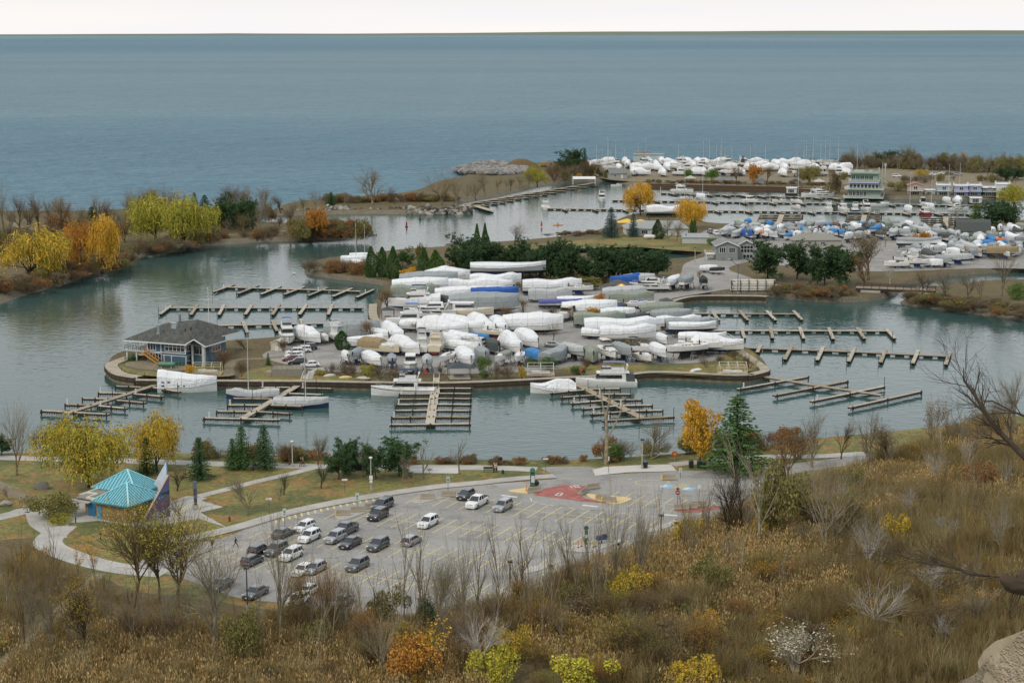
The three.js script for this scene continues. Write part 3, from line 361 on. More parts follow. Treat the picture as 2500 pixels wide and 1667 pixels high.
function buildBoat(sp) {
  const {L,cover,shape='tent',top=null,hull='white',bottom='blue',sail=false,afloat=false,mast=0,seed=0,ch=null,detail=1,trailer=false,wrapDown=0.35}=sp;
  const rnd=mulberry(seed*977 + Math.round(L*31) + 5),B=sp.B ?? (sail ? L*0.3 : L > 11 ? L*0.3 : L*0.34),fb=sp.fb ?? (sail ? 0.55 + L*0.055 : 0.55 + L*0.085),dr=sail ? L*0.055 : L*0.06,st=hullLines(L,B,fb,dr,sail),o=new THREE.Group();
  const top2=new Geo(),bot=new Geo();
  for (const s of [1,-1]) {const r=st.map((q)=>[[q.x,q.s,q.b*s],[q.x,q.s*0.5,(q.b*0.96 + q.w*0.04)*s],[q.x,0.02,q.w*s]]);const cols=[0,1,2].map((c)=>r.map((e)=>e[c]));s > 0 ? top2.grid(cols) : top2.grid(cols.reverse());}
  {const q=st[0];top2.quad([q.x,0.02,-q.w],[q.x,0.02,q.w],[q.x,q.s,q.b],[q.x,q.s,-q.b]);}
  bot.grid([st.map((q)=>[q.x,0.02,q.w]),st.map((q)=>[q.x,q.ky*0.45,q.w*0.72]),st.map((q)=>[q.x,q.ky,0]),st.map((q)=>[q.x,q.ky*0.45,-q.w*0.72]),st.map((q)=>[q.x,0.02,-q.w])]);
  {const q=st[0];bot.quad([q.x,0.02,-q.w],[q.x,q.ky*0.45,-q.w*0.72],[q.x,q.ky*0.45,q.w*0.72],[q.x,0.02,q.w]);bot.tri([q.x,q.ky*0.45,-q.w*0.72],[q.x,q.ky,0],[q.x,q.ky*0.45,q.w*0.72]);}
  const hu=part('hull',top2,HULL[hull],o);if (!afloat) part('hull_bottom',bot,BOTTOM[bottom],hu);
  if (hull === 'white' && detail > 1) {const g=new Geo();for (const s of [1,-1]) g.grid([st.map((q)=>[q.x,q.s*0.86,(q.b + 0.012)*s]),st.map((q)=>[q.x,q.s*0.78,(q.b + 0.012)*s])]);part('sheer_stripe',g,seed % 2 ? mNavy : mCanvasDark,hu);}
  const sy=(t)=>fb*(sail ? 0.94 + Math.pow(t - 0.35,2) : 0.88 + 0.42*t*t),X=(t)=>(t - 0.5)*L;
  if (!cover || sp.partial) part('deck',new Geo().grid([st.map((q)=>[q.x,q.s - 0.03,q.b*0.98]),st.map((q)=>[q.x,q.s + 0.05,0]),st.map((q)=>[q.x,q.s - 0.03,-q.b*0.98])]),top === 'open' ? mHullCream : mGel,hu);
  if (cover) {
    const h=ch ?? (sail ? L*0.15 : L*0.16),t0=sp.partial ? 0.0 : 0,prof=ridge[shape],sec=st.filter((q)=>!sp.partial || q.t < 0.6).map((q)=>{
      const w=(k)=>1 + (rnd() - 0.5)*k,y=q.s + Math.max(0.12,h*prof(q.t))*w(0.1),sh=lerp(q.s,y,shape === 'flat' ? 0.68 : 0.55)*w(0.05),bb=Math.max(q.b,0.1) + 0.05,flat=shape === 'flat' ? 0.6 : shape === 'cabin' || shape === 'fly' ? 0.66 : 0.5;
      const nb=bb*(shape === 'fly' && q.t < 0.6 ? 0.78 : 0.92);
      return [[q.x,q.s - fb*wrapDown*w(0.3),bb*0.99],[q.x,q.s + 0.05,bb],[q.x,sh,nb*w(0.06)],[q.x,lerp(sh,y,0.75),nb*flat*w(0.12)],[q.x,y,0],[q.x,lerp(sh,y,0.75),-nb*flat*w(0.12)],[q.x,sh,-nb*w(0.06)],[q.x,q.s + 0.05,-bb],[q.x,q.s - fb*wrapDown*w(0.3),-bb*0.99]];
   });
    if (detail) {const b=new Geo();for (const i of [0,8]) b.tube(sec.map((q)=>[q[i][0],q[i][1] - 0.02,q[i][2]*1.02]),0.05,4);for (const k of [2,5,8]) if (sec[k]) b.tube([0,1,2,3,4,5,6,7,8].map((i)=>[sec[k][i][0],sec[k][i][1] + 0.01,sec[k][i][2]*1.01]),0.028,3);part('wrap_strap',b,cover === 'white' ? mat(0xa9b2b8,0.6) : mat(0x6c7272,0.8),o);}
    const g=new Geo().grid(sec);const a=sec[0],z=sec[sec.length - 1];for (let k=1;k < 4;k++) {g.quad(a[k],a[8 - k],a[7 - k],a[k + 1]);if (sp.partial) g.quad(z[k + 1],z[7 - k],z[8 - k],z[k]);} g.quad(a[0],a[8],a[7],a[1]);
    part(cover === 'white' ? 'shrink_wrap' : 'canvas_cover',g,COVER[cover],o);
    if (sp.ports) for (const [a,b,w] of sp.ports) part('vent_window',new Geo().box(X(a),b,B / 2 + 0.03,w,0.28,0.08),mGlassDark,o);
    if (sp.port) {const q=sec[0];part('vent_window',new Geo().box(X(0) - 0.06,fb*0.95 + h*0.3,0,0.04,0.9,0.7),mGlassDark,o);}
 }
  const cab=(x0,x1,w,y0,y1,f0,f1,tw,win=[0.38,0.82])=>{const c=part('cabin',frustum(new Geo(),x0,x1,w,y0,y1,f0,f1,tw),HULL[sp.cab ?? (hull === 'navy' ? 'white' : hull)],o);part('window',frustum(new Geo(),x0 + (x1 - x0)*0.12,x1,w,y0,y1,f0,f1,tw,win,0.02),mGlassDark,c);return c;};
  const bimini=(x0,x1,w,y0,y1,m)=>{const b=part('bimini',new Geo().grid([0,1,2,3,4].map((k)=>[[x0,y1 - 0.1 + Math.sin(k / 4*Math.PI)*0.12,(k / 4 - 0.5)*w],[(x0 + x1) / 2,y1 + Math.sin(k / 4*Math.PI)*0.16,(k / 4 - 0.5)*w],[x1,y1 - 0.06 + Math.sin(k / 4*Math.PI)*0.12,(k / 4 - 0.5)*w]])),m,o);const g=new Geo();for (const s of [-1,1]) for (const x of [x0,x1]) g.tube([[lerp(x,(x0 + x1) / 2,0.5),y0,s*w / 2],[x,y1 - 0.08,s*w / 2]],0.03,4);part('bimini_frame',g,mRail,b);};
  const rails=()=>{const g=new Geo(),p=[],q=[];for (let t=0.5;t <= 0.99;t += 0.07) {const k=st[Math.min(12,Math.round(t*12))];p.push([X(t),sy(t) + 0.65,(t > 0.94 ? 0.05 : 1)*k.b*0.93]);} for (const s of [1,-1]) {g.tube(p.map((e)=>[e[0],e[1],e[2]*s]),0.03,4);for (const e of p) g.tube([[e[0],e[1] - 0.65,e[2]*s],[e[0],e[1],e[2]*s]],0.02,3);} part('bow_rail',g,mRail,o);};
  if (top === 'sedan' || top === 'fly' || top === 'trawler') {
    const x0=X(top === 'trawler' ? 0.18 : 0.26),x1=X(top === 'trawler' ? 0.72 : 0.7),y0=fb*0.85,ch2=1.5 + L*0.03,w=B*0.78;
    cab(x0,x1,w,y0,y0 + ch2,0.1,ch2*0.9,w*0.86);rails();
    part('roof',new Geo().box((x0 + x1 - ch2*0.5) / 2 - 0.3,y0 + ch2 + 0.06,0,(x1 - x0) - ch2*0.5 + 0.9,0.12,w*0.95),HULL[sp.cab ?? 'white'],o);
    if (top === 'fly' || top === 'trawler') {const f=part('flybridge',frustum(new Geo(),x0 + 0.3,x1 - ch2*0.9,w*0.85,y0 + ch2 + 0.12,y0 + ch2 + 0.95,0.1,0.5,w*0.8),HULL[sp.cab ?? 'white'],o);part('windscreen',frustum(new Geo(),x0 + (x1 - x0)*0.45,x1 - ch2*0.95,w*0.8,y0 + ch2 + 0.95,y0 + ch2 + 1.35,0.1,0.3,w*0.7),mGlassDark,f);if (sp.bim) bimini(x0 + 0.2,x1 - ch2*1.2,w*0.8,y0 + ch2 + 0.9,y0 + ch2 + 2.5,mat(sp.bim,0.85));const a=new Geo();for (const s of [-1,1]) a.beam([x0 + 0.2,y0 + ch2 + 0.1,s*w*0.42],[x0 - 0.3,y0 + ch2 + 1.7,s*w*0.36],0.3,0.1);a.beam([x0 - 0.3,y0 + ch2 + 1.7,-w*0.38],[x0 - 0.3,y0 + ch2 + 1.7,w*0.38],0.35,0.1);part('radar_arch',a,mGel,o);}
    if (sp.well) part('cockpit_canvas',frustum(new Geo(),X(0.03),x0,w*0.95,y0,y0 + 1.7,0.3,0,w*0.8),mat(sp.well,0.85),o);
 } else if (top === 'express') {
    cab(X(0.3),X(0.86),B*0.72,fb*0.95,fb*0.95 + 0.9,0,2.6,B*0.5,[0.2,0.75]);cab(X(0.22),X(0.6),B*0.74,fb*0.95 + 0.6,fb*0.95 + 1.9,0.4,1.6,B*0.6);rails();
    const a=new Geo();for (const s of [-1,1]) a.beam([X(0.22),fb,s*B*0.42],[X(0.13),fb + 2.2,s*B*0.36],0.5,0.12);a.beam([X(0.13),fb + 2.2,-B*0.38],[X(0.13),fb + 2.2,B*0.38],0.55,0.12);part('radar_arch',a,mGel,o);
    if (sp.bim) bimini(X(0.08),X(0.34),B*0.75,fb + 0.6,fb + 2.5,mat(sp.bim,0.85));
    const v=new Geo();for (const s of [-1,1]) for (const [p,q] of [[0.28,0.46],[0.5,0.66]]) v.beam([X(p),fb*0.62,s*(B / 2 + 0.0)],[X(q),fb*0.72,s*(B / 2 - 0.02)],0.06,0.28);part('hull_window',v,mGlassDark,hu);
 } else if (top === 'cuddy') {
    part('cabin',frustum(new Geo(),X(0.45),X(0.9),B*0.66,fb*0.98,fb*0.98 + 0.55,0,1.6,B*0.46),mGel,o);const w=part('windscreen',frustum(new Geo(),X(0.42),X(0.58),B*0.7,fb*1.05,fb*1.05 + 0.75,0.1,0.7,B*0.58),mGlassDark,o);
    part('cockpit',new Geo().box(X(0.22),fb*0.93,0,L*0.34,0.12,B*0.72),sp.bim ? mat(sp.bim,0.85) : mHullCream,o);rails();if (L < 9) part('outboard_motor',new Geo().box(X(0) - 0.25,fb*0.75,0,0.45,0.9,0.4).box(X(0) - 0.2,fb*0.1,0,0.16,0.9,0.12),mat(0x25282b,0.4),o);
    if (sp.bim) bimini(X(0.1),X(0.45),B*0.75,fb,fb + 2,mat(sp.bim,0.85));
 } else if (top === 'sailopen') {
    const c=part('cabin',frustum(new Geo(),X(0.38),X(0.78),B*0.52,fb*0.95,fb*0.95 + 0.45,0.1,0.9,B*0.4),mGel,o);const g=new Geo();for (const s of [-1,1]) for (const t of [0.44,0.52,0.6]) g.box(X(t),fb*0.95 + 0.24,s*B*0.247,0.5,0.15,0.05);part('porthole',g,mGlassDark,c);
    part('cockpit',new Geo().box(X(0.2),fb*0.97,0,L*0.26,0.1,B*0.4),mTeak,o);rails();part('wheel_pedestal',new Geo().box(X(0.17),fb + 0.5,0,0.25,1,0.25),mCanvasDark,o);
 }
  if (sail && !afloat) {part('keel',new Geo().add(frustum(new Geo(),X(0.4),X(0.66),0.5,-dr*0.8 - L*0.12,-dr*0.8,-L*0.04,L*0.05,0.3)),BOTTOM[bottom],hu);part('rudder',new Geo().box(X(0.05),-dr - L*0.03,0,0.5,L*0.09,0.08),BOTTOM[bottom],hu);}
  if (mast) {const mx=X(0.58),g=new Geo().tube([[mx,fb,0],[mx,fb + mast,0]],[0.1,0.07],6,true);part('mast',g,paint(0xd6d8d6,0.4),o);const sp2=new Geo();for (const k of [0.45,0.72]) sp2.beam([mx,fb + mast*k,-B*0.3],[mx,fb + mast*k,B*0.3],0.08,0.05);part('spreader',sp2,mRail,o);const r=new Geo();for (const e of [[X(0.99),fb*1.2,0],[X(0.02),fb,0],[mx,fb,B*0.45],[mx,fb,-B*0.45]]) r.tube([e,[mx,fb + mast*0.97,0]],0.022,3);part('rigging',r,mSteel,o);if (!cover) part('boom',new Geo().tube([[mx,fb + 1.3,0],[X(0.12),fb + 1.35,0]],0.1,5),mCanvasDark,o);}
  if (!afloat) {// stands or a trailer under the hull
    const base=-(sail ? dr*0.8 + L*0.12 : dr) - (trailer ? 0.45 : 0.35);o.userData.lift=-base;
    if (trailer) {const g=new Geo();for (const s of [-1,1]) {g.beam([X(0.0),base + 0.4,s*B*0.3],[X(0.85),base + 0.4,s*B*0.3],0.1,0.12);} g.beam([X(0.85),base + 0.4,0],[X(1.15),base + 0.4,0],0.1,0.1).beam([X(0.85),base + 0.4,-B*0.3],[X(0.85),base + 0.4,B*0.3],0.1,0.1);const f=part('trailer',g,mStand,o);for (const s of [-1,1]) part('wheel',new THREE.CylinderGeometry(0.34,0.34,0.2,12).rotateX(Math.PI / 2).translate(X(0.3),base + 0.34,s*B*0.42),mTyre,f);}
    else {if (detail) for (const t of L > 9 ? [0.14,0.42,0.7] : [0.2,0.65]) for (const s of [-1,1]) {const g=new Geo(),y=-dr*0.15,px=X(t),pz=s*B*0.44;for (const [a,b] of [[-0.4,0.35],[0.4,0.35],[0,-0.2]]) g.beam([px + a,base,pz + b*s],[px,base + (y - base)*0.6,pz],0.07,0.07);g.beam([px,base + (y - base)*0.6,pz],[px,y,pz - s*B*0.06],0.09,0.09).box(px,y,pz - s*B*0.05,0.4,0.08,0.35);part('jack_stand',g,mStand,o);} for (const t of [0.25,0.55]) part('keel_block',new Geo().box(X(t),(base - (sail ? dr*0.8 + L*0.12 : dr)) / 2,0,0.5,Math.max(0.1,-base - (sail ? dr*0.8 + L*0.12 : dr)),0.9),mBlock,o);}
 }
  return o;
}
function boat(x,z,head,sp,label,group,name,ground) {
  const key=JSON.stringify(sp),ry=(head - 90)*Math.PI / 180,c=sp.sail ? 'sailboat' : 'motorboat';let o;
  const nm=name ?? (sp.cover ? (sp.cover === 'white' ? 'wrapped_' + c : 'covered_' + c) : c);
  if (protoBoat[key]) {o=protoBoat[key].clone();} else {o=protoBoat[key]=buildBoat(sp);o=o.clone();}
  o.name=numbered(nm);o.position.set(x,sp.afloat ? 0.0 : (ground ?? 1.64) + (protoBoat[key].userData.lift ?? 0),z);o.rotation.y=ry;tag(o,label,'boat',group);scene.add(o);return o;
}
// ---------------------------------------------------------------- the boats in the central yard
const Gy='boats stored in the central yard';
const W=(L,shape,o={})=>({L,cover: 'white',shape,...o}),C=(L,cover,shape,o={})=>({L,cover,shape,...o});
for (const [x,z,h,sp,label] of [
  // front row by the shrubs
  [-37.4,-425.3,-8,C(8,'grey','tent',{sail: true,hull: 'grey',seed: 1}),'dark grey tarped sailboat at the west end of the front row'],
  [-33.1,-422.1,28,W(9,'cabin',{seed: 1}),'white wrapped boat between the grey tarp and the navy sailboat'],
  [-28.4,-419,5,C(7.5,'grey','low',{sail: true,hull: 'navy',bottom: 'blue'}),'small navy hulled sailboat with grey deck cover'],
  [-23.8,-414.7,2,{L: 9.5,top: 'sedan',bim: 0xe4e4de,bottom: 'green',detail: 2,fb: 1.5},'white cabin cruiser with blue green bottom facing the shrubs'],
  [-19.9,-414.7,2,C(8.5,'pale','tent',{sail: true,hull: 'grey',bottom: 'black'}),'pale grey covered sailboat high on a black cradle'],
  [-15.6,-422.6,-20,{L: 8.5,sail: true,top: 'sailopen',bottom: 'white',seed: 2},'uncovered white sailboat with life ring on its rail'],
  [-11,-423.2,14,W(11,'cabin',{seed: 2}),'big white wrapped boat behind the dark roofed gazebo'],
  [-7.08,-428.2,10,C(9,'grey','tent',{seed: 2,wrapDown: 0.8}),'grey wrapped boat beside the round green bush'],
  [-2.26,-423.1,-25,{L: 8,sail: true,top: 'sailopen',cover: 'green',shape: 'low',partial: true,bottom: 'white'},'small white sailboat with green cockpit cover'],
  [1.69,-423.1,-8,{L: 8,sail: true,top: 'sailopen',bottom: 'red',seed: 3},'white day sailer with dark stripe beside the bright blue tarp'],
  [5.49,-428.8,20,C(8,'sky','tent',{ch: 1.6,fb: 0.8,wrapDown: 0.9}),'boat under a bright blue tarp above the frame shelter'],
  [10.46,-426.2,150,C(11.5,'grey','flat',{ch: 1.2,wrapDown: 1,fb: 1.6}),'long grey tarped boat with round blunt stern by the silver sedan'],
  [15,-429.6,30,C(9,'pale','tent',{sail: true,hull: 'grey',bottom: 'black',seed: 4}),'pale covered sailboat just east of the blunt grey tarp'],
  [19,-426.8,5,C(9.5,'green','tent',{wrapDown: 1,ch: 1.7,seed: 2}),'creased grey green tarp boat reaching almost to the ground'],
  [23.1,-426.8,18,{L: 10,top: 'cuddy',bim: 0xcfcabd,sail: true,bottom: 'blue',detail: 2,fb: 1.4},'white motorsailer with deep blue bottom in the front row'],
  [26.9,-428.1,20,C(10,'grey','tent',{sail: true,hull: 'grey',bottom: 'blue',seed: 5,wrapDown: 0.9}),'tall grey covered sailboat with blue keel'],
  [31.6,-426.7,30,{L: 7,top: 'cuddy',bottom: 'white',trailer: true},'small white cuddy motorboat with windscreen in the front row'],
  [31.7,-438.8,60,{L: 7.5,top: 'cuddy',bim: 0x2a2e30,bottom: 'white',trailer: true},'small motorboat with black canopy behind the cuddy'],
  [35.5,-427.3,16,W(9.5,'tent',{sail: true,seed: 6,ch: 1.6}),'white wrapped sailboat with blue keel at the lawn edge'],
  [38,-447,12,W(7.5,'tent',{seed: 7,sail: true}),'small white wrapped boat behind the hedge'],
  [42.1,-430.8,-65,{L: 12,sail: true,top: 'sailopen',bottom: 'black',B: 3.4},'long uncovered white racing sailboat beside the seawall lawn'],
  [46.4,-436.5,75,{L: 11,sail: true,top: 'sailopen',hull: 'white',bottom: 'black',seed: 4},'bare decked grey white sailboat behind the racing sailboat'],
  [50.9,-439.4,82,W(13,'fly',{seed: 8,ch: 2.2}),'white wrap with sharp peak pointing at the east walkway'],
  [48.4,-451.5,80,W(12,'low',{seed: 9,ch: 1.2}),'low white wrapped cruiser near the gangway'],
  // second row
  [-37.6,-446.6,-75,W(10,'wedge',{seed: 3}),'white wrap sloping down at the west side of the yard'],
  [-32.7,-438.3,60,{L: 11.5,cover: 'tan',shape: 'cabin',partial: true,top: 'cuddy',hull: 'cream',seed: 1},'cream cruiser under tan canvas'],
  [-26.2,-437.6,38,W(12,'fly',{seed: 4,ch: 2.3}),'tall white wrap right beside the tan canvas cruiser'],
  [-22.4,-440.9,182,{L: 9.5,top: 'fly',bim: 0x23282b,bottom: 'black',seed: 1},'cruiser with black bimini, stern towards the water'],
  [-18.5,-441.6,172,{L: 11,top: 'trawler',hull: 'cream',cab: 'cream',bottom: 'red',fb: 1.7},'cream flybridge trawler with brown cabin door'],
  [-15.2,-450.6,40,W(8,'cabin',{seed: 5}),'small white wrap hugging the cream trawler'],
  [-12.4,-440.8,62,W(9.5,'low',{seed: 5,ch: 1.5}),'white wrap with stepped top behind the front row'],
  [-12.1,-452.7,52,W(9,'wedge',{seed: 6}),'white wrap tilted to the west next to the sky blue tarp'],
  [-9.08,-454.1,70,C(7,'sky','tent',{ch: 1.2,wrapDown: 0.8,fb: 0.8}),'small sky blue tarp boat amid the white wraps'],
  [-7.39,-440.8,150,{L: 9,top: 'express',bottom: 'black'},'open express cruiser with arch beside the wrinkled grey tarp'],
  [-4.88,-439.4,22,C(9,'dark','tent',{wrapDown: 1,ch: 1.7}),'wrinkled dark grey tarp boat in the second row'],
  [0.03,-439.4,20,W(12.5,'fly',{seed: 7,ch: 2.8}),'tall narrow white wrap beside the one with a window'],
  [4.2,-446.9,22,W(12.5,'cabin',{seed: 8,port: true,ch: 2.2}),'rounded white wrap with a small zipped window'],
  [-3.97,-458.4,60,{L: 8,sail: true,top: 'sailopen',hull: 'cream',bottom: 'red',seed: 6},'cream sailboat with varnished trim squeezed between wraps'],
  // third row of big wraps
  [-17.8,-464.5,68,W(14,'fly',{seed: 9,ch: 2.8}),'huge white wrap at the west end of the tall row'],
  [-13.1,-466.7,58,W(14,'cabin',{seed: 10,ch: 2.6}),'huge white wrap second in the tall row'],
  [-7.81,-466.7,32,W(13.5,'fly',{seed: 11,ch: 3}),'huge white wrap third in the tall row, steepest peak'],
  [-3.28,-466.6,15,W(12,'cabin',{seed: 12,ch: 2.4}),'rounded white wrap behind the autumn saplings'],
  [5.55,-468.8,86,W(16,'tent',{seed: 13,ch: 2.6,bottom: 'black'}),'longest white wrap of the tall row, bow towards the lane'],
  [-34.4,-456.5,40,W(9,'tent',{seed: 14}),'white wrap half hidden by the rusty brown tree'],
  [-30.5,-457.2,32,W(11.5,'fly',{seed: 15,ch: 2.6}),'white wrap with tall peak behind the bare sapling'],
  [-24.2,-472.2,80,W(11,'low',{seed: 16}),'low white wrap under the rusty leaved sapling'],
  [-41.4,-459.5,92,C(14.5,'grey','tent',{ch: 2.6,wrapDown: 0.9,seed: 3}),'large grey wrap near the west bay docks'],
  // fourth row
  [-28,-510.8,-88,{L: 15,cover: 'white',shape: 'wedge',partial: true,top: 'fly',bim: 0x2a3a5a,ch: 2},'white cruiser half wrapped with navy bimini'],
  [-22.8,-492.4,-86,{L: 14.5,top: 'express',detail: 2,bottom: 'black',fb: 1.9},'sleek white express cruiser with dark side windows'],
  [-28.5,-479.3,-82,{L: 11,top: 'trawler',bottom: 'blue',bim: 0x2a64ad},'white trawler with bright blue box on its roof'],
  [-12.8,-494,88,{L: 15.5,top: 'sedan',hull: 'cream',cab: 'white',well: 0x8a8d88,fb: 1.6},'long cream sedan cruiser with grey cockpit canvas'],
  [-7.87,-504.3,90,C(20,'grey','tent',{ch: 2.8,wrapDown: 1,seed: 6,fb: 1.9}),'very long slate grey wrap in the middle of the yard'],
  [-17.1,-513.4,90,C(10.5,'dark','flat',{ch: 1.8,wrapDown: 0.9}),'dark charcoal wrap beside the long slate one'],
  [-5.03,-520.7,94,C(14,'blue','tent',{ch: 1.4,sail: true,wrapDown: 0.9}),'royal blue tarp with pale grey top along the lane'],
  [-15.2,-525.5,90,W(15,'tent',{seed: 17,ch: 1.8}),'long low white wrap west of the royal blue tarp'],
  [-7.27,-531.2,90,W(11,'tent',{seed: 18,ch: 1.6}),'white wrap just behind the royal blue tarp'],
  [-28.8,-530.5,92,C(14.5,'green','flat',{ch: 2,wrapDown: 0.9,seed: 7}),'olive grey flat topped cover by the brown tree'],
  [-27.8,-540.4,92,W(17,'tent',{seed: 19,ch: 2.2}),'long white wrap above the olive grey cover'],
  [-25.7,-551.7,90,C(18,'grey','tent',{seed: 8,ch: 2.4,wrapDown: 0.9}),'long grey cover in the back corner of the yard'],
  [-13.6,-546.3,88,W(14,'flat',{seed: 20,ch: 1.6}),'white wrap with flat top in the back row'],
  [-6.43,-545.2,84,W(13.5,'peak',{seed: 21,ch: 2.8}),'white wrap with sharp crease in the back row'],
  [-5.05,-554.6,90,W(16,'flat',{seed: 22,ch: 1.8}),'white wrap with red bottom beside the yard lamp'],
  [-19.7,-566.7,86,W(16,'peak',{seed: 23,ch: 2.6}),'white wrap peaking in front of the pines'],
  [-13.6,-565.5,60,C(8,'pale','tent',{seed: 9,ch: 2}),'small pale wrap tucked below the pines'],
  [-1.2,-565.4,92,C(24,'white','low',{sail: true,hull: 'grey',seed: 24,ch: 1.2}),'very long grey hulled yacht in front of the pines'],
  [12.2,-540.9,90,W(18,'flat',{seed: 25,ch: 1.6}),'long flat white wrap beside the orange fence'],
  [11.31,-526.2,90,C(13,'pale','flat',{seed: 10,ch: 1.6,wrapDown: 1}),'pale grey box shaped cover below the long flat wrap'],
  // east half
  [13.9,-513.5,92,C(12.5,'purple','low',{ch: 0.9,fb: 1.1}),'boat under a purple blue cover'],
  [19,-516.5,92,W(12,'low',{seed: 26,ch: 1}),'low white wrap just east of the purple cover'],
  [21.6,-496.1,92,W(15.5,'tent',{seed: 27,ch: 2}),'white wrap behind the two golden saplings'],
  [14.8,-490.6,-28,{L: 9,top: 'sedan',hull: 'white',cab: 'cream',bottom: 'blue',well: 0x2b2f31,trailer: true},'small cabin boat on a trailer at the lane bend'],
  [28.4,-502.6,80,C(5.5,'blue','tent',{ch: 0.9}),'little blue tarp at the end of the golden saplings'],
  [29.2,-491.4,90,W(9.5,'tent',{seed: 28,ch: 1.5}),'white wrap behind the grey green tent'],
  [23.6,-479.8,90,C(14,'green','flat',{ch: 1.6,wrapDown: 1,seed: 11,fb: 1.6}),'grey green tent boat beside the round orange tree'],
  [32,-481.5,90,C(11,'dark','flat',{ch: 1.3,wrapDown: 1,fb: 1.5}),'charcoal tent boat next to the grey green one'],
  [28.9,-465.3,90,W(20,'flat',{seed: 29,ch: 1.8,fb: 1.8}),'very long white wrap in the east yard'],
  [29.8,-456.4,91,W(14.5,'flat',{seed: 30,ch: 1.5,fb: 1.9,bottom: 'white'}),'broad white wrap in front of the very long one'],
  [21.6,-460.5,70,W(7,'wedge',{seed: 31,trailer: true}),'small white wrap on a trailer at the lane'],
  [41.7,-495,90,C(12,'green','tent',{ch: 2,wrapDown: 1,seed: 12}),'grey green tarp boat near the basin gazebo'],
  [43.6,-486.7,90,C(11,'grey','tent',{ch: 1.6,wrapDown: 0.9,seed: 13}),'slate tarp boat behind the white box wrap'],
  [44.6,-475.3,90,W(12,'flat',{seed: 32,ch: 1.4,bottom: 'red'}),'white box shaped wrap with red bottom'],
  [47.5,-469.3,90,C(14,'grey','flat',{ch: 1.5,wrapDown: 0.8,seed: 14}),'grey flat topped cover beside the first gangway'],
  [47,-462.7,94,W(12.5,'low',{sail: true,seed: 33,ch: 0.9}),'white wrapped hull with raised bow near the basin'],
  [35.3,-560,-78,C(9.5,'blue','wedge',{ch: 2,wrapDown: 0.9}),'royal blue tarp boat at the pine fence'],
  [40,-561.1,85,C(10,'pale','tent',{seed: 15,ch: 1.6}),'silver covered boat east of the blue tarp'],
  [45.3,-558.7,80,C(7,'pale','cabin',{seed: 16}),'small pale wrap at the end of the pine row'],
  [41.9,-546.1,-88,{L: 12,top: 'express',detail: 2,bottom: 'black',bim: 0x2b2f31},'white express cruiser with black stripe beside the grey shed'],
  [49.8,-550.5,155,W(10.5,'tent',{sail: true,seed: 34,ch: 1.4,bottom: 'black'}),'white wrapped sailboat on a cradle, first of the upright three'],
  [54.2,-551.6,155,C(10.5,'grey','tent',{sail: true,seed: 17,ch: 1.4,bottom: 'black'}),'grey tarped sailboat on a cradle, second of the upright three'],
  [59.2,-552,178,C(8.5,'black','tent',{sail: true,seed: 18,ch: 1.4,bottom: 'black',hull: 'grey'}),'black tarped sailboat on a cradle, last of the upright three'],
  [33.2,-526.6,92,C(13,'pale','tent',{ch: 2,wrapDown: 1,seed: 19}),'silver wrapped boat in front of the lit shed gable'],
  [34.9,-519.4,90,C(13,'green','flat',{ch: 1.5,wrapDown: 1,seed: 20}),'drab box shaped cover with a blue tent behind'],
  [36.2,-526.6,90,C(6,'blue','tent',{ch: 1.1,wrapDown: 0.6}),'small blue domed tarp amid grey covers'],
  [31.3,-505.5,20,C(6,'dark','tent',{ch: 1.2,wrapDown: 1}),'dark covered dinghy beside the lane'],
  [34.4,-507.4,95,{L: 8,sail: true,top: 'sailopen',bottom: 'white',seed: 7},'white sailboat with furled gear behind the grey green tarp'],
  [35.2,-497.8,95,{L: 8.5,top: 'cuddy',bottom: 'white',seed: 3,trailer: true},'low white motorboat nosing at the grey green tarp'],
  [37.5,-509.3,85,{L: 7,cover: 'blue',shape: 'low',partial: true,sail: true,top: 'sailopen',bottom: 'white'},'white sailboat with blue cockpit tarp'],
  [20.1,-538.6,90,{L: 9,sail: true,top: 'sailopen',bottom: 'blue',seed: 8},'open white sailboat behind the purple cover'],
  [37,-489.5,60,{L: 7,top: 'cuddy',bottom: 'red',seed: 5,trailer: true},'red bottomed runabout in the east yard'],
  [65.2,-590.8,70,W(6,'tent',{seed: 35}),'small white wrap beside the grey house drive'],[67.5,-586.9,70,C(5,'black','tent',{seed: 21}),'small black cover beside the grey house drive'],
  [-51,-598.6,85,W(9,'low',{sail: true,seed: 36}),'white wrapped sailboat on the wooded tip, in front'],[-53.5,-606.2,85,W(9,'tent',{sail: true,mast: 12,seed: 37}),'white sailboat with bare mast on the wooded tip'],[-51.2,-613.8,85,W(9,'tent',{sail: true,mast: 11,seed: 38}),'white sailboat with tallest mast on the wooded tip'],
]) boat(x,z,h,sp,label,Gy);
// behind the clubhouse car park
boat(-57.5,-454.2,12,{L: 11,top: 'fly',bim: 0x2f5f9e,bottom: 'blue',detail: 2},'white flybridge cruiser with blue bimini behind the brown shrub',Gy);
boat(-52,-454.1,40,W(11,'cabin',{seed: 40,ch: 2.2}),'white wrap with small window behind the clubhouse cars',Gy);
boat(-49.1,-455.9,40,{L: 7,top: 'cuddy',bottom: 'white',trailer: true,seed: 9},'small white runabout beside the wrap with window',Gy);
boat(-46.1,-459.6,200,{L: 11,top: 'fly',bottom: 'black',seed: 6},'white sport fisher with swept radar arch',Gy);
boat(-39.8,-424.8,12,W(6.5,'tent',{seed: 41,sail: true}),'small white wrap leaning at the shrub hedge',Gy);
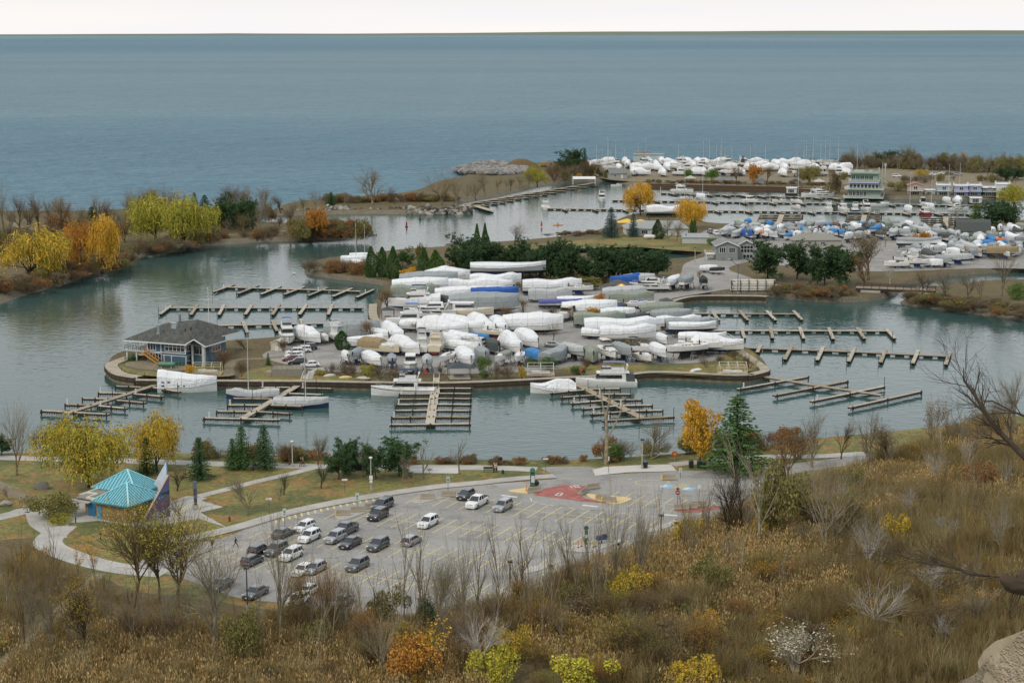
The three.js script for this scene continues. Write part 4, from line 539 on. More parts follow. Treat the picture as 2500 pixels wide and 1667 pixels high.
// afloat along the seawall
const Ga='boats afloat at the seawall piers';
boat(-73.5,-400.4,92,W(13.2,'wedge',{afloat: true,ch: 3.4,seed: 42,fb: 2.1,ports: [[0.1,2.5,0.5],[0.2,2.5,0.6],[0.1,1.7,0.6],[0.36,1.6,0.4],[0.46,1.6,0.4]]}),'tall wrapped white cruiser afloat beside the clubhouse pier',Ga);
boat(-57.6,-392.2,-88,{L: 11.8,sail: true,afloat: true,cover: 'pale',shape: 'flat',ch: 1.3,hull: 'navy',mast: 15.5,fb: 1.1},'masted sailboat afloat with navy hull and cloudy plastic tent',Ga);
boat(-45.7,-382.4,88,{L: 12,sail: true,afloat: true,cover: 'pale',shape: 'tent',ch: 1.3,hull: 'navy',mast: 17,fb: 1.2,seed: 2},'masted sailboat afloat with white plastic tent, bow to the east',Ga);
boat(-24.5,-395.8,-90,{L: 14.2,top: 'fly',afloat: true,bim: 0x2c3d55,detail: 2,fb: 1.7},'white flybridge yacht afloat with navy bimini and bicycle on its bow',Ga);
boat(9.27,-398,-91,W(10.3,'fly',{afloat: true,seed: 43,ch: 2}),'white wrapped cruiser afloat at the head of the slanting pier',Ga);
boat(21.6,-405.5,-90,{L: 14,top: 'trawler',afloat: true,bim: 0x6d7476,well: 0x4a4f50,fb: 1.6,seed: 5},'white motor yacht afloat with grey flybridge tent and black bow cover',Ga);
// ---------------------------------------------------------------- boats of the far yards and the far marina
{
  const rnd=mulberry(91),farY=curve(pairs([78.2,-686.8,84.5,-718.7,94.6,-727,118.4,-718.2,129.4,-729.1,145.9,-726.9,168.5,-714.9,171.5,-692.6,203.9,-714.4,179.5,-621.4,156,-621.7,134.9,-624.9,154.3,-661.9,148.3,-678.8,128,-675.7,106.9,-679.4,89.4,-686.7]),3),Gfy='boats packed in the far yard';
  const looks=[['white','white'],['white','white'],['grey','grey'],['pale','silver'],['pale','silver'],['grey','grey'],['dark','charcoal'],['green','drab green'],[null,'uncovered white'],[null,'uncovered white'],['sky','blue covered'],['pale','silver']];
  const spots=[];for (let z=-745;z < -575;z += 7.6) for (let x=40;x < 210;x += 4.6) {const a=x + (rnd() - 0.5)*2.4,b=z + (rnd() - 0.5)*2.6;if (inside(a,b,farY) && rnd() < 0.9) spots.push([a,b]);}
  const clear=pairs([149.8,-660.3,177.4,-689,113.4,-664.1,123.3,-619.2,82.7,-640.4,111.8,-634]),zone=(x)=>(x < 95 ? 'beside the grey house' : x < 125 ? 'below the comb piers' : x < 150 ? 'near the burnt orange tree' : 'beyond the grey barn');
  for (const [x,z] of spots) {if (clear.some((q,k)=>Math.hypot(q[0] - x,q[1] - z) < (k === 1 || k === 2 ? 9 : 4))) continue;const [c,n]=looks[Math.floor(rnd()*looks.length)],s=rnd() < 0.55,sp=c ? {L: [6.5,8,9.5][Math.floor(rnd()*3)],cover: c,shape: pick2(rnd,['tent','wedge','tent','peak','flat']),sail: s,seed: Math.floor(rnd()*2) + 60,detail: 0,ch: 1.5} : {L: 7.5,sail: true,top: 'sailopen',detail: 0,seed: Math.floor(rnd()*2)};boat(x,z,(rnd() < 0.5 ? 10 : -25) + (rnd() - 0.5)*30,sp,n + (s ? ' sailboat packed in the far yard ' : ' motorboat packed in the far yard ') + zone(x),Gfy + ' ' + n + (s ? ' s' : ' m') + zone(x));}
  for (const [x,z,h,sp,l] of [[181,-664.9,70,{L: 7,cover: 'orange',shape: 'tent',detail: 0,ch: 1.2},'bright orange covered boat in the far yard'],[184,-661.5,70,{L: 7,cover: 'sky',shape: 'tent',detail: 0,ch: 1.2},'bright blue covered boat next to the orange one'],[91,-690.5,15,{L: 9,cover: 'blue',shape: 'tent',detail: 0,ch: 1.8,wrapDown: 0.9},'royal blue wrapped boat behind the grey house'],[129.5,-717.4,10,{L: 8,cover: 'brown',shape: 'tent',detail: 0,ch: 1.6},'brown wrapped boat below the comb pier'],[121.6,-715.6,10,{L: 8,sail: true,hull: 'red',top: 'sailopen',detail: 0},'red hulled sailboat at the edge of the far yard'],[125,-696.9,15,{L: 8,cover: 'sky',shape: 'tent',detail: 0,ch: 1.3},'blue covered boat near the yard office'],[96.8,-688.5,20,{L: 7,cover: 'orange',shape: 'low',detail: 0,partial: true,sail: true,top: 'sailopen'},'white sailboat with orange cockpit cover'],[171.7,-625.9,85,{L: 11,cover: 'tan',shape: 'tent',detail: 0,ch: 1.4,wrapDown: 0.9,sail: true},'brown tan covered boat at the front of the far yard'],[164.1,-629,85,{L: 9,cover: 'tan',shape: 'low',detail: 0,hull: 'grey',sail: true},'sandy covered boat with green hull in the front line'],[157.1,-621.7,85,{L: 7,cover: 'blue',shape: 'low',detail: 0,ch: 0.8},'low blue covered boat in the front line'],[147.6,-649.1,88,{L: 16,cover: 'grey',shape: 'low',detail: 0,sail: true,ch: 1.2},'longest grey covered yacht in the front line'],[129.4,-601.5,-85,{L: 8.5,top: 'cuddy',detail: 1,seed: 2},'white runabout at the grassy edge of the far yard'],[136.3,-601.4,88,{L: 8.5,sail: true,top: 'sailopen',seed: 9,bottom: 'blue'},'open white sailboat with blue keel at the grassy edge'],[142.2,-603.4,60,{L: 7,cover: 'white',shape: 'tent',detail: 1,seed: 61,wrapDown: 0.9},'crumpled white wrap at the grassy edge'],[145.9,-603.3,20,{L: 9,cover: 'grey',shape: 'tent',sail: true,seed: 62,wrapDown: 0.8},'grey wrapped sailboat on its keel at the grassy edge'],[135.7,-616,80,{L: 8,top: 'cuddy',bim: 0x9aa09c,detail: 1,seed: 4},'motorboat with silver hood behind the grassy edge'],[151.9,-609.5,80,{L: 9,cover: 'pale',shape: 'tent',sail: true,seed: 63,wrapDown: 0.8,hull: 'navy'},'silver covered boat with blue waterline at the grassy edge']]) boat(x,z,h,sp,l,Gfy);
  // far spit
  const Gsp='boats ashore on the far spit';let n=0;
  for (let row=0;row < 4;row++) for (let k=0;k < 26;k++) {const t=(k + 0.5 + (rnd() - 0.5)*0.5) / 26,x0=lerp(47.1,-1081.8,0),a=[47.2,-1054.5],b=[192.6,-1049.3],x=lerp(a[0],b[0],t),z=lerp(a[1],b[1],t) + (row - 1)*24*(row > 2 ? 1.2 : 1) + (rnd() - 0.5)*8;const w=rnd(),where=t < 0.33 ? 'behind the white canopy' : t < 0.66 ? 'behind the blue grey gazebos' : 'behind the olive willow';if (rnd() < 0.12) continue;const sp=w < 0.45 ? {L: [10,12][k % 2],cover: 'white',shape: ['fly','cabin','peak'][k % 3],detail: 0,seed: 70 + k % 2,ch: 2.6} : w < 0.72 ? {L: 11,top: 'fly',detail: 0,seed: 1,fb: 1.5} : {L: 10,sail: true,top: 'sailopen',mast: [12,15][k % 2],detail: 0,seed: 3};boat(x,z,[75,-80,20,0][k % 4] + (rnd() - 0.5)*30,sp,(w < 0.45 ? 'white wrapped cruiser' : w < 0.72 ? 'white flybridge cruiser' : 'white sailboat with bare mast') + ' ashore on the far spit ' + where,Gsp + ' ' + (w < 0.45 ? 'wrapped ' : w < 0.72 ? 'fly ' : 'mast ') + where);n++;}
  // afloat in the far marina
  const Gm='boats afloat in the far marina',fly=(s,b)=>({L: 12,top: 'fly',afloat: true,detail: 1,fb: 1.5,seed: s,bim: b}),sl=(m,s,o={})=>({L: 10,sail: true,afloat: true,top: 'sailopen',mast: m,seed: s,...o});
  for (const [x,z,h,sp,l] of [[15.3,-828.3,185,fly(1),'white cruiser afloat alone at the west end, stern to us'],[43.5,-866.9,0,fly(2),'white cruiser afloat beside the gold willow'],[86.6,-913.2,60,fly(3),'white cruiser with radar mast on the third dock row'],[92.7,-876.6,10,sl(27,1,{L: 13,cover: 'white',shape: 'tent',ch: 1.4}),'sailboat with the tallest dark mast in the far marina'],[83.1,-872.5,100,sl(13,2),'small sailboat west of the tall dark mast'],[114.1,-858.4,40,{L: 9,top: 'sedan',afloat: true,detail: 1},'white cabin boat on the second dock row'],[127.6,-858.2,90,{L: 7,top: 'cuddy',afloat: true,detail: 0},'open runabout on the second dock row'],[136,-856.9,20,sl(18,3),'sailboat with white mast on the second dock row'],[131.4,-828.9,20,{L: 7,top: 'cuddy',afloat: true,detail: 0,seed: 1},'little boat below the masted sailboat'],[149,-886.6,-85,{L: 13,top: 'fly',afloat: true,seed: 5,fb: 1.6},'white motor yacht near the restaurant, upper one'],[153.3,-886.7,90,{L: 15,top: 'express',afloat: true,fb: 1.8},'sleek white motor yacht west of the restaurant'],[143.9,-817.1,180,{L: 9,top: 'trawler',afloat: true,seed: 2,fb: 1.7},'white trawler on the front dock, first of the cluster'],[150,-814.6,190,{L: 10,top: 'sedan',afloat: true,seed: 4,fb: 1.7},'white houseboat with dark lettered stern'],[155,-812.1,175,{L: 10,top: 'trawler',hull: 'navy',afloat: true,seed: 3},'navy hulled trawler in the cluster'],[160.9,-814.4,0,fly(6),'white flybridge boat facing us in the cluster'],[170.6,-836.7,100,{L: 11,top: 'cuddy',afloat: true,seed: 6},'long low white boat behind the cluster'],[179.5,-811.7,5,sl(17,4,{cover: 'white',shape: 'tent',ch: 2}),'sailboat under a white domed wrap'],[183.1,-797.5,190,{L: 9,top: 'trawler',hull: 'red',cab: 'white',afloat: true,fb: 1.6},'dark red fishing boat with white wheelhouse'],[192.5,-826.2,8,sl(16,5,{cover: 'white',shape: 'tent'}),'wrapped sailboat behind the red fishing boat'],[194.6,-851.9,175,{L: 8,top: 'sedan',afloat: true,well: 0x20262a},'white cabin boat with black hood by the cream home'],[207.7,-857,5,sl(17,6,{cover: 'white',shape: 'tent'}),'wrapped sailboat with mast by the pale blue home'],[211.4,-851.6,0,{L: 10,cover: 'white',shape: 'peak',afloat: true,detail: 0,ch: 2.4,seed: 72},'white peaked wrap beside the lilac home'],[203,-816.2,90,{L: 9,top: 'express',afloat: true},'small express boat behind the bare trees'],[218.3,-878.7,5,sl(16,7),'sailboat with mast in front of the lilac home'],[55,-947.9,90,{L: 6,top: 'cuddy',afloat: true,detail: 0,seed: 3},'little workboat by the far ramp']]) boat(x,z,h,sp,l,Gm);
  function pick2(r,a) {return a[Math.floor(r()*a.length)];}
}
// ---------------------------------------------------------------- buildings
const mTrim=paint(0xdfe2e2,0.6),mPane=mat(0x1d2529,0.1,{clearcoat: 0.6}),mShingleRoof=new THREE.MeshStandardMaterial({color: 0x62645e,roughness: 0.95,side: 2,map: dtex('roof',512,(u,v)=>{const row=Math.floor(v*36),k=0.78 + 0.3*(hash2(Math.floor(u*24 + (row % 2)*0.5) % 24,row,5) - 0.5) + 0.35*(fb(u,v,6,6,4,501) - 0.5);return [k,k,k];},true,1 / 7)});
const siding=(c)=>new THREE.MeshStandardMaterial({color: c,roughness: 0.75,side: 2,map: dtex('siding',256,(u,v)=>{const e=(v*16) % 1,k=(e < 0.12 ? 0.8 : 0.95) + 0.08*(fb(u,v,4,8,4,511) - 0.5);return [k,k,k];},true,1 / 2.6)});
const mBrick=new THREE.MeshStandardMaterial({color: 0xffffff,roughness: 0.9,side: 2,map: dtex('brick',512,(u,v)=>{const r=Math.floor(v*20),e=(v*20) % 1,f=(u*8 + (r % 2)*0.5) % 1,c=hash2(Math.floor(u*8 + (r % 2)*0.5) % 8,r,9);if (e < 0.1 || f < 0.04) return srgb(0x8a7d68);const q=mixc(srgb(0x8b6f4a),srgb(0xa2855a),c),k=0.9 + 0.2*(fb(u,v,40,40,3,521) - 0.5);return [q[0]*k,q[1]*k,q[2]*k];},true,1 / 3.6)});
const wall=(p,x0,x1,z0,z1,y0,y1,m,name='wall')=>part(name,new Geo().box((x0 + x1) / 2,(y0 + y1) / 2,(z0 + z1) / 2,Math.abs(x1 - x0),y1 - y0,Math.abs(z1 - z0)),m,p);
// a framed window on a wall face: dir 'z' looks along +z, 'x' along +x, 'X' along -x
function win(p,x,y,z,w,h,dir='z',n=2,rows=1,frame=mTrim,pane=mPane) {
  const bx=(a,b,c,ww,hh,t)=>dir === 'z' ? new Geo().box(x + a,y + b,z + c,ww,hh,t) : new Geo().box(x + (dir === 'x' ? c : -c),y + b,z + a,t,hh,ww);
  const f=part('window',bx(0,0,0.02,w,h,0.1),frame,p),pw=(w - 0.12*(n + 1)) / n,ph=(h - 0.12*(rows + 1)) / rows;
  for (let k=0;k < n;k++) for (let r=0;r < rows;r++) part('pane',bx(-w / 2 + 0.12 + pw / 2 + k*(pw + 0.12),-h / 2 + 0.12 + ph / 2 + r*(ph + 0.12),0.065,pw,ph,0.03),pane,f);
  return f;
}
function gable(p,x0,x1,z0,z1,y,top,m,along='z',over=0.5,name='roof') {// two sloping slabs with thickness
  const g=new Geo(),t=0.18;
  if (along === 'z') {const c=(x0 + x1) / 2;for (const [a,s] of [[x0 - over,-1],[x1 + over,1]]) {const e=y - over*(top - y) / ((x1 - x0) / 2);const q=[[a,e,z1 + over],[a,e,z0 - over],[c,top,z0 - over],[c,top,z1 + over]],r=q.map((v)=>[v[0],v[1] + t,v[2]]);g.quad(...r).quad(...q.slice().reverse());for (let k=0;k < 4;k++) g.quad(q[k],q[(k + 1) % 4],r[(k + 1) % 4],r[k]);}}
  else {const c=(z0 + z1) / 2;for (const a of [z0 - over,z1 + over]) {const e=y - over*(top - y) / (Math.abs(z1 - z0) / 2);const q=[[x0 - over,e,a],[x1 + over,e,a],[x1 + over,top,c],[x0 - over,top,c]],r=q.map((v)=>[v[0],v[1] + t,v[2]]);g.quad(...r).quad(...q.slice().reverse());for (let k=0;k < 4;k++) g.quad(q[k],q[(k + 1) % 4],r[(k + 1) % 4],r[k]);}}
  const r=part(name,g,m,p),w=new Geo();// the gable ends
  if (along === 'z') for (const z of [z1 - 0.02]) w.tri([x0,y,z],[x1,y,z],[(x0 + x1) / 2,top - 0.02,z]);else for (const x of [x1 - 0.02]) w.tri([x,y,z0],[x,y,z1],[x,top - 0.02,(z0 + z1) / 2]);
  return [r,w];
}
function railing(p,pts,y,h,m,step=1.2,name='railing') {const g=new Geo();for (let k=0;k < pts.length - 1;k++) {const [a,b]=[pts[k],pts[k + 1]],l=Math.hypot(b[0] - a[0],b[1] - a[1]),n=Math.max(1,Math.round(l / step));g.beam([a[0],y + h,a[1]],[b[0],y + h,b[1]],0.08,0.08).beam([a[0],y + h*0.5,a[1]],[b[0],y + h*0.5,b[1]],0.05,0.05);for (let i=0;i <= n;i++) g.beam([lerp(a[0],b[0],i / n),y,lerp(a[1],b[1],i / n)],[lerp(a[0],b[0],i / n),y + h,lerp(a[1],b[1],i / n)],0.07,0.07);} return part(name,g,m,p);}
function hip(p,c,r1,r2,m,name='roof') {// c: four eave corners SW SE NE NW, r1 r2: ridge ends
  const [a,b,d,e]=c,g=new Geo().quad(a,b,r2,r1).tri(b,d,r2).quad(d,e,r1,r2).tri(e,a,r1),lo=c.map((q)=>[q[0],q[1] - 0.3,q[2]]);const o=part(name,g,m,p),f=new Geo();for (let k=0;k < 4;k++) f.quad(lo[k],lo[(k + 1) % 4],c[(k + 1) % 4],c[k]);f.quad(lo[3],lo[2],lo[1],lo[0]);part('fascia',f,mTrim,o);return o;
}
{// clubhouse
  const b=thing('clubhouse','blue two storey clubhouse with broad grey hip roof and deck','clubhouse',-78.1,1.62,-424.6,-0.389),blue=siding(0x3f5f72);
  wall(b,-11,0,-18,0,0,5.2,blue);wall(b,0.02,5,-10,-2.2,0,5,blue);
  wall(b,-11.05,0.05,-0.02,0.05,2.55,2.75,mTrim,'trim_board');wall(b,-6.6,0.05,-0.02,0.05,1.95,2.1,mTrim,'trim_board');
  for (const x of [-6.3,-4.2,-0.15]) wall(b,x,x + 0.18,0,0.06,0,2,mTrim,'trim_board');for (const x of [-11,-7.1,-0.2]) wall(b,x,x + 0.2,-0.01,0.07,2.76,5.1,mTrim,'trim_board');
  win(b,-9.6,4,0.02,2.4,2,'z',3,1);win(b,-3.1,4.1,0.03,5.6,2.1,'z',5,2);win(b,-8.6,1.3,0.02,3.4,2.2,'z',4,1);
  win(b,0.03,4.1,-1.05,1.8,2,'x',2,2);win(b,0.03,1.5,-1.05,1.8,1.5,'x',2,1);win(b,2.4,3.4,-2.17,3.2,2.3,'z',2,1);win(b,5.03,3.7,-5.5,4,1.8,'x',3,1);
  wall(b,0.5,0.9,-2,-1.6,0,5,mTrim,'porch_post');wall(b,4.4,5.1,-0.6,0,0,4.9,paint(0xbfc0b8),'porch_post');
  hip(b,[[-17,5.2,1.2],[0.9,5.2,1.2],[3,5.2,-20.5],[-17,5.2,-19.5]],[-11.2,8.2,-9],[-3.2,9.2,-10.8],mShingleRoof);
  {const g=new Geo().quad([0.3,5.15,1.0],[2.7,6.55,0.6],[2.7,7.3,-7],[-0.5,5.9,-4]).quad([2.7,6.55,0.6],[5.8,4.95,0.6],[5.8,4.95,-9],[2.7,7.3,-9]).tri([2.7,7.3,-9],[5.8,4.95,-9],[2.2,5,-9.5]);const w=part('wing_roof',g,mShingleRoof,b);part('bargeboard',new Geo().beam([0.3,5.02,1.05],[2.7,6.42,0.65],0.1,0.26).beam([2.7,6.42,0.65],[5.85,4.82,0.65],0.1,0.26).beam([5.85,4.84,0.65],[5.85,4.84,-9],0.1,0.24),mTrim,w);part('gable_wall',new Geo().tri([0.4,5,-0.6],[5.2,5,-0.6],[2.7,6.4,-0.6]),blue,w);}
  wall(b,-17,-11,-14,0.8,2.5,2.75,paint(0xbfc4c2),'deck');for (const [x,z] of [[-16.5,0.3],[-13.8,0.3],[-16.5,-7]]) part('deck_post',new Geo().box(x,1.2,z,0.3,2.5,0.3).box(x + 0.3,4,z,0.14,2.5,0.14),mTrim,b);
  railing(b,[[-11.2,0.7],[-16.9,0.7],[-16.9,-13.5]],2.75,1.05,mat(0x3d4a48,0.5));
  {const s=new Geo();for (const z of [0.9,2.1]) s.beam([-11.2,2.7,z],[-6.6,0.1,z],0.12,0.35).beam([-11.2,3.7,z],[-6.6,1.1,z],0.1,0.14);const st=part('stair',s,mat(0xb3843f,0.8),b);for (let k=0;k < 10;k++) part('tread',new Geo().box(-11 + k*0.46,2.5 - k*0.26,1.5,0.36,0.06,1.2),mat(0x8d6038,0.85),st);}
  const v=(n,g,m)=>part(n,g,m,b);v('roof_vent',new Geo().box(-9.4,6.6,-3,1.1,0.5,1.1).box(-9.4,7.4,-3,0.7,1.4,0.7).box(-9.4,8.4,-3,0.9,0.7,0.9),mat(0x9aa3a5,0.4,{metalness: 0.6}));v('air_unit',new Geo().box(-6.8,8,-6,1.3,1,1.1).box(-7.2,8.8,-6.3,1.6,0.25,0.9),mat(0xb4bcbf,0.4,{metalness: 0.5}));v('flue',new Geo().tube([[-7.6,7.6,-9.6],[-7.6,10.4,-9.6]],0.3,8,true),mat(0x6d7476,0.5));for (const [x,z,y] of [[-3.2,-5,7.4],[-2,-5.6,7.7]]) v('vent_pipe',new Geo().tube([[x,y - 0.4,z],[x,y + 0.5,z]],0.17,7,true),mat(0x222426,0.6));
}
{const t=thing('patio','round tan patio with low stone edge in front of the clubhouse','patio',-88,0,-424),c=curve(pairs([-92.6,-423.1,-92.5,-427.2,-88.7,-428.8,-80.5,-423,-75.9,-419.8,-77.9,-415.1,-85.1,-416.7,-90.4,-419.9]),1).map((q)=>[q[0] + 88,q[1] + 424]);part('paving',new Geo().flat(c,1.9),mDirt,t);part('edge_stones',new Geo().sides(c,1.6,1.98),mat(0x77776c,0.95,{map: mottle}),t);}
{const t=thing('propane_tank','long green propane tank beside the clubhouse stair','tank',-81.8,-419.1,0);t.position.y=t.position.y;const [px,pz]=[-81.8,-419.3];t.position.set(px,1.9,pz);t.rotation.y=-0.1;part('shell',new THREE.CapsuleGeometry(0.62,3.2,6,14).rotateZ(Math.PI / 2).translate(0,0.85,0),paint(0x4d7a63,0.45),t);for (const x of [-1.2,1.2]) part('foot',new Geo().box(x,0.2,0,0.3,0.4,0.9),mConcrete,t);part('valve_dome',new Geo().box(0,1.5,0,0.4,0.2,0.4),mat(0x3f5f50,0.5),t);}
for (let k=0;k < 3;k++) {const t=thing('green_barrel',['green barrel touching the propane tank end','middle green barrel of three at the blue wall','green barrel nearest the clubhouse corner'][k],'barrel',...[-80,-421.7],0,0,'green barrels at the clubhouse');t.position.set([-80.1,-422.4][0] + k*0.75,1.66,[-80.1,-422.4][1] + 0.3);part('drum',new THREE.CylinderGeometry(0.33,0.33,1.15,14).translate(0,0.58,0),paint(0x3d6b50,0.5),t);part('rim',new THREE.TorusGeometry(0.33,0.03,5,14).rotateX(Math.PI / 2).translate(0,1.15,0),paint(0x355f47,0.5),t);}
// open greenhouse-like frames
function frameHouse(label,x,z,ry,L,Wd,n,m,arch) {const t=thing('shelter_frame',label,'frame',x,1.64,z,ry,'bare shelter frames along the seawall');for (let k=0;k < n;k++) {const xx=-L / 2 + k*L / (n - 1),g=new Geo(),p=arch ? [[-Wd / 2,0],[-Wd / 2,1.7],[-Wd*0.3,2.4],[0,2.65],[Wd*0.3,2.4],[Wd / 2,1.7],[Wd / 2,0]] : [[-Wd / 2,0],[-Wd / 2,2],[0,2.9],[Wd / 2,2],[Wd / 2,0]];for (let i=0;i < p.length - 1;i++) g.beam([xx,p[i][1],p[i][0]],[xx,p[i + 1][1],p[i + 1][0]],0.1,0.1);part('frame_hoop',g,m,t);} for (const [y,zz] of [[1.9,-Wd / 2],[1.9,Wd / 2],[arch ? 2.65 : 2.9,0],[0.9,Wd / 2]]) part('purlin',new Geo().beam([-L / 2,y,zz],[L / 2,y,zz],0.09,0.09),m,t);part('platform',new Geo().box(0,0.12,0,L + 0.6,0.3,Wd + 0.6),mDeck[1],t);part('stored_gear',new Geo().box(0,0.6,0,L*0.7,0.5,0.8).box(-L*0.2,0.9,0.2,L*0.3,0.3,0.5),mGel,t);return t;}
const mFrame=paint(0xd8d6c8,0.5);
frameHouse('cream hooped frame beside the tall wrapped cruiser',-71.1,-413.4,0,6.4,3,4,paint(0xcfc8a2,0.6),true);frameHouse('white gabled frame over stored kayaks by the middle seawall',6.64,-410.9,0,6,2.6,3,mFrame,false);frameHouse('white gabled frame with tables on the east lawn',51.3,-411.7,0,6.3,4,4,mFrame,false);
{// park pavilion
  const b=thing('pavilion','tan brick pavilion with two turquoise pyramid roofs','pavilion',-62.1,-282.5,0,0);const [px,pz]=[-62,-282.1];b.position.set(px,1.6,pz);b.rotation.y=-0.489;
  const teal=mat(0x7cc2d0,0.4,{metalness: 0.15,map: mottle}),tealDark=mat(0x3f8088,0.5),cols=[[-7.8,0,-8.8,0,2.6],[-13.8,-4.2,-14.2,-7,2.9]];
  wall(b,-7.2,-0.6,-8.2,-0.6,0,3,mBrick);wall(b,-13,-4.8,-13.6,-7.6,0,3,mBrick);wall(b,-10.4,-7.22,-4.2,-1.5,0,2.6,mBrick);
  cols.forEach(([x0,x1,z0,z1,rise],n)=>{const ap=[(x0 + x1) / 2,3.05 + rise,(z0 + z1) / 2],c=[[x0,3.05,z1],[x1,3.05,z1],[x1,3.05,z0],[x0,3.05,z0]];
    for (let f=0;f < 4;f++) {const a=c[f],d=c[(f + 1) % 4],pl=part('roof_slope',new Geo().tri(a,d,ap),teal,b),N=15,up=[(ap[0]),ap[1],ap[2]];
      const mid=[(a[0] + d[0]) / 2,a[1],(a[2] + d[2]) / 2],run=[ap[0] - mid[0],ap[1] - mid[1],ap[2] - mid[2]];
      for (let k=1;k < N;k++) {const t=k / N,s=1 - Math.abs(t*2 - 1),q=[lerp(a[0],d[0],t),a[1],lerp(a[2],d[2],t)],e=[q[0] + run[0]*s,q[1] + run[1]*s,q[2] + run[2]*s];part('seam',new Geo().beam([q[0],q[1] + 0.035,q[2]],[e[0],e[1] + 0.035,e[2]],0.1,0.09),tealDark,pl);}
      part('hip_cap',new Geo().beam([a[0],a[1] + 0.06,a[2]],[ap[0],ap[1] + 0.06,ap[2]],0.28,0.1),mat(0x97d3d8,0.45),pl);part('gutter',new Geo().beam([a[0],a[1] - 0.12,a[2]],[d[0],d[1] - 0.12,d[2]],0.16,0.24),tealDark,pl);}});
  {const f=part('flat_roof',new Geo().box(-9.8,2.78,-4.4,5,0.2,6),mat(0x8b877b,0.95,{map: mottle}),b);part('parapet',new Geo().beam([-12.3,3,-7.4],[-12.3,3,-4.2],0.3,0.3).beam([-12.3,3,-4.2],[-10,3,-4.2],0.3,0.3).beam([-10,3,-4.2],[-10,3,-1.5],0.3,0.3).beam([-10,3,-1.5],[-7.6,3,-1.5],0.3,0.3),paint(0xd5d3c6,0.7),f);part('canopy_slab',new Geo().box(-12.6,2.45,-5.6,3,0.16,3).box(-10.6,2.4,-2.2,3.4,0.16,3.2),mConcrete,f);}
  part('door',new Geo().box(-6.6,1.1,-0.57,0.9,2.2,0.1),paint(0x3d8fb0,0.5),b);const dd=part('entry_door',new Geo().box(-9,1.1,-1.47,1.6,2.2,0.1),paint(0x2d6f96,0.5),b);part('handle',new Geo().box(-8.4,1.1,-1.4,0.08,0.25,0.06),mRail,dd);part('vent_grille',new Geo().box(-3.6,2.5,-0.57,2.8,0.5,0.08),mat(0x6d6a5c,0.8),b);part('notice',new Geo().box(-0.56,1.4,-2.2,0.05,0.7,0.5),mGel,b);
}
{// painted fins beside the pavilion
  const mural=new THREE.MeshStandardMaterial({roughness: 0.8,side: 2,map: dtex('mural',256,(u,v)=>{const a=fb(u,v,3,3,4,531),b=fb(u,v,6,5,3,541);let c=mixc(srgb(0x4d6f93),srgb(0x6d5570),smooth(0.35,0.65,a));c=mixc(c,srgb(0x9aa6b0),smooth(0.6,0.75,b));return mixc(c,srgb(0x39414f),smooth(0.62,0.7,fb(u,v,4,7,4,551)));},true,0.14)});
  const fin=(label,x0,z0,x1,z1,h,m,edge,base)=>{const t=thing('sail_fin',label,'sculpture',x1,base,z1,0,'painted sail fins by the pavilion'),a=[x0 - x1,z0 - z1],l=Math.hypot(...a),n=[-a[1] / l*0.22,a[0] / l*0.22],P=(x,y,z,s)=>[x + n[0]*s,y,z + n[1]*s];const g=new Geo();for (const s of [-1,1]) {const q=[P(a[0],0,a[1],s),P(0,0,0,s),P(0,h,0,s)];s > 0 ? g.tri(...q) : g.tri(q[2],q[1],q[0]);} part('face',g,m,t);part('sloping_edge',new Geo().quad(P(a[0],0,a[1],-1.04),P(a[0],0,a[1],1.04),P(0,h + 0.02,0,1.04),P(0,h + 0.02,0,-1.04)),paint(0xb59f90,0.7),t);part('upright_edge',new Geo().quad(P(0,0,0,1.04),P(0,0,0,-1.04),P(0,h,0,-1.04),P(0,h,0,1.04)),edge,t);};
  fin('tall triangular fin with a blue purple mural',-60.2,-283.2,-56.5,-287.6,7,mural,paint(0x6a83a8,0.6),1.6);const [fx2,fz2]=[-58,-294.6];fin('white triangular fin with bright blue edge behind the turquoise roof',fx2 - 4.5,fz2 - 1.5,fx2,fz2,7.6,paint(0xcfd9e2,0.6),paint(0x4d8fc4,0.5),1.6);
  const t=thing('totem','dark carved totem post at the edge of the paved court','totem',-52.9,-291.8,0,0);t.position.set(t.position.x,1.6,[-52.9,-291.8][1]);part('post',new Geo().box(0,2.4,0,0.5,4.8,0.4),paint(0x47505c,0.7),t);part('carving',new Geo().box(0,4.2,0.18,0.62,1.3,0.3).box(0.05,2.2,0.18,0.6,0.5,0.25),paint(0x5f6c7c,0.7),t);part('plinth',new Geo().box(0,0.4,0,0.8,0.8,0.7),mConcrete,t);
}
